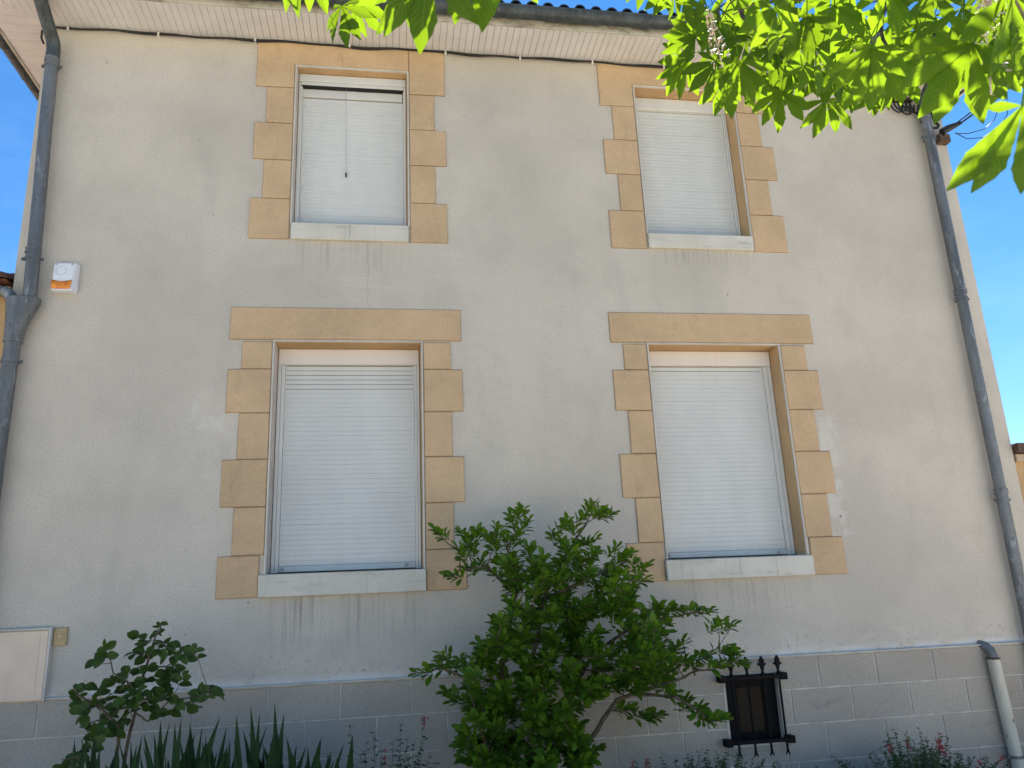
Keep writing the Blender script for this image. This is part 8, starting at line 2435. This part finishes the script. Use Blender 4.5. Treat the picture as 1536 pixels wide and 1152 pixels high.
for p in ROSE_LEAVES:
    p = Vector(p)
    q = min(nodes, key=lambda n_: (n_ - p).length)
    if (q - p).length > .01: tw.tube([q, (q + p) / 2 - Vector((0, 0, .012)), p], [.0028, .002, .0015], 5)
    ax = (p - q); ax.z += .03; ax = ax.normalized() if ax.length > .01 else Vector((0, 0, 1))
    side = ax.cross(Vector((0, -.6, .8))).normalized()
    tip = p.z > 1.5
    for k, (s_, bk_) in enumerate(((0, 0), (1, .012), (-1, .012), (1, .05), (-1, .05))[:5]):
        m = (ax * (1 if s_ == 0 else .35) + side * s_ + Vector((random.gauss(0, .2), random.gauss(0, .2), random.gauss(0, .2) - .1)))
        n = Vector((random.gauss(0, .5), -.8 + random.gauss(0, .35), .6 + random.gauss(0, .3)))
        sz = random.uniform(.046, .076) * (.55 if tip else 1)
        link('leaf', random.choice(rlm), M_rose, rose, M=frame(p - ax * bk_, m, n, sz))
tag(link('twigs', tw, M_twig, rose, smooth=60), kind='stuff')

# --- iris clumps: sword leaves
IL = ['iris clump with sword leaves at the foot of the rose bush, leftmost of six', 'iris clump just right of the rose bush stems, second from the left',
      'middle left iris clump of narrow dark sword leaves, third from the left', 'tall iris clump standing in front of the grey plinth, fourth from the left',
      'iris clump with the two tallest crossing blades, fifth from the left', 'short sparse iris clump beside the thin red salvia, rightmost of six']
for (bp_, tips), lab in zip(IRIS_CLUMPS, IL):
    t = thing('iris', tuple(bp_), lab, 'iris', 'iris clumps in the front bed')
    for tip in tips:
        p1 = Vector(tip); p0 = Vector(bp_) + Vector((p1.x - bp_[0], (p1.y - bp_[1]), 0)) * .10
        m = MB(); L = (p1 - p0); n = 9; W0 = random.uniform(.026, .042)
        ang = random.uniform(-.6, .6); side = Vector((math.cos(ang), math.sin(ang), 0))
        nrm = L.cross(side).normalized(); bow = random.uniform(-.09, .09)
        vs, uv, fs = [], [], []
        for i in range(n + 1):
            v = i / n
            w = W0 * (1 - .12 * v) * (1 - max(0, (v - .55) / .45) ** 1.6) + .0006
            c = p0 + L * v + side * bow * math.sin(PI * v) + nrm * .02 * math.sin(PI * v)
            for u in (-1, 0, 1):
                vs.append(c + side * w * u + nrm * (.0045 if u == 0 else 0)); uv.append((u * .5 + .5, v))
        for i in range(n):
            for j in range(2):
                a = i * 3 + j; fs.append((a, a + 1, a + 4, a + 3))
        m.add(vs, fs, uv)
        link('leaf', m, M_iris, t, smooth=80)

# --- small red-flowered salvias
SL = ['sparse airy salvia with a few red flowers between the iris and the shrub', 'low fine-leaved salvia under the iron grille', 'bushy salvia with dark red flowers in front of the right plinth']
roots = []
for (bp_, tips), lab in zip(SALVIAS, SL):
    t = thing('salvia', tuple(bp_), lab, 'salvia', 'salvias along the plinth'); roots.append(t)
    st = MB(); lf = MB()
    dense = lab.startswith('bushy') or lab.startswith('low')
    allt = [(Vector(q), True) for q in tips]
    if dense:
        for q in list(tips):
            for _ in range(8):
                allt.append((Vector(q) + Vector((random.uniform(-.16, .16), random.uniform(-.15, .15), random.uniform(-.20, -.04))), False))
    else:
        for q in list(tips):
            allt.append((Vector(q) + Vector((random.uniform(-.10, .10), random.uniform(-.1, .1), random.uniform(-.26, -.10))), False))
    lv, lfc, luv = leaf_blade(4, 2, .46, 1.8, .25, .12, .5)
    for q, main in allt:
        b0 = Vector(bp_) + Vector(((q.x - bp_[0]) * .35, (q.y - bp_[1]) * .4, 0))
        mid = b0.lerp(q, .5) + Vector((random.uniform(-.03, .03), random.uniform(-.03, .03), 0))
        pts = [b0, b0.lerp(mid, .5), mid, mid.lerp(q, .5) + Vector((random.uniform(-.01, .01), 0, 0)), q]
        st.tube(pts, [.0032, .003, .0026, .002, .001], 5)
        n = 20 if dense else 13
        for k in range(n):
            f_ = .42 + .58 * (k + random.random() * .5) / n
            i = min(3, int(f_ * 4)); c = pts[i].lerp(pts[i + 1], f_ * 4 - i)
            for s_ in (-1, 1):
                a = random.uniform(0, 2 * PI)
                m = Vector((math.cos(a), math.sin(a), random.uniform(-.1, .7)))
                M = frame(c, m, Vector((random.gauss(0, .4), -.4, 1)), random.uniform(.022, .038) * (1.0 if dense else 1.3) * (1.25 - .5 * f_))
                lf.add([M @ w for w in lv], lfc, luv)
    link('stem', st, M_stem, t, smooth=60)
    tag(link('foliage', lf, M_salvia, t, smooth=60), kind='stuff')
for p in SALVIA_FLOWERS:
    p = Vector(p)
    root = min(roots, key=lambda r_: abs(r_.location.x - p.x))
    m = MB()
    for k in range(random.randint(3, 5)):
        c = p + Vector((random.uniform(-.010, .010), random.uniform(-.010, .010), random.uniform(-.026, .026)))
        d = Vector((random.uniform(-1, 1), random.uniform(-1, .2), random.uniform(-.8, .3))).normalized()
        m.tube([c, c + d * .008, c + d * .016], [.002, .0035, .003], 5)
        e = d.orthogonal().normalized()
        v, f, u = leaf_blade(3, 2, .8, 2, .2, .2, .5)
        for s_ in (1, -1):
            M = frame(c + d * .014, d + e * s_ * .6, e, .014); m.add([M @ w for w in v], f, u)
    m.tube([p - Vector((0, 0, .06)), p + Vector((0, 0, .03))], .0013, 4)
    link('flower', m, M_red, root, smooth=60)
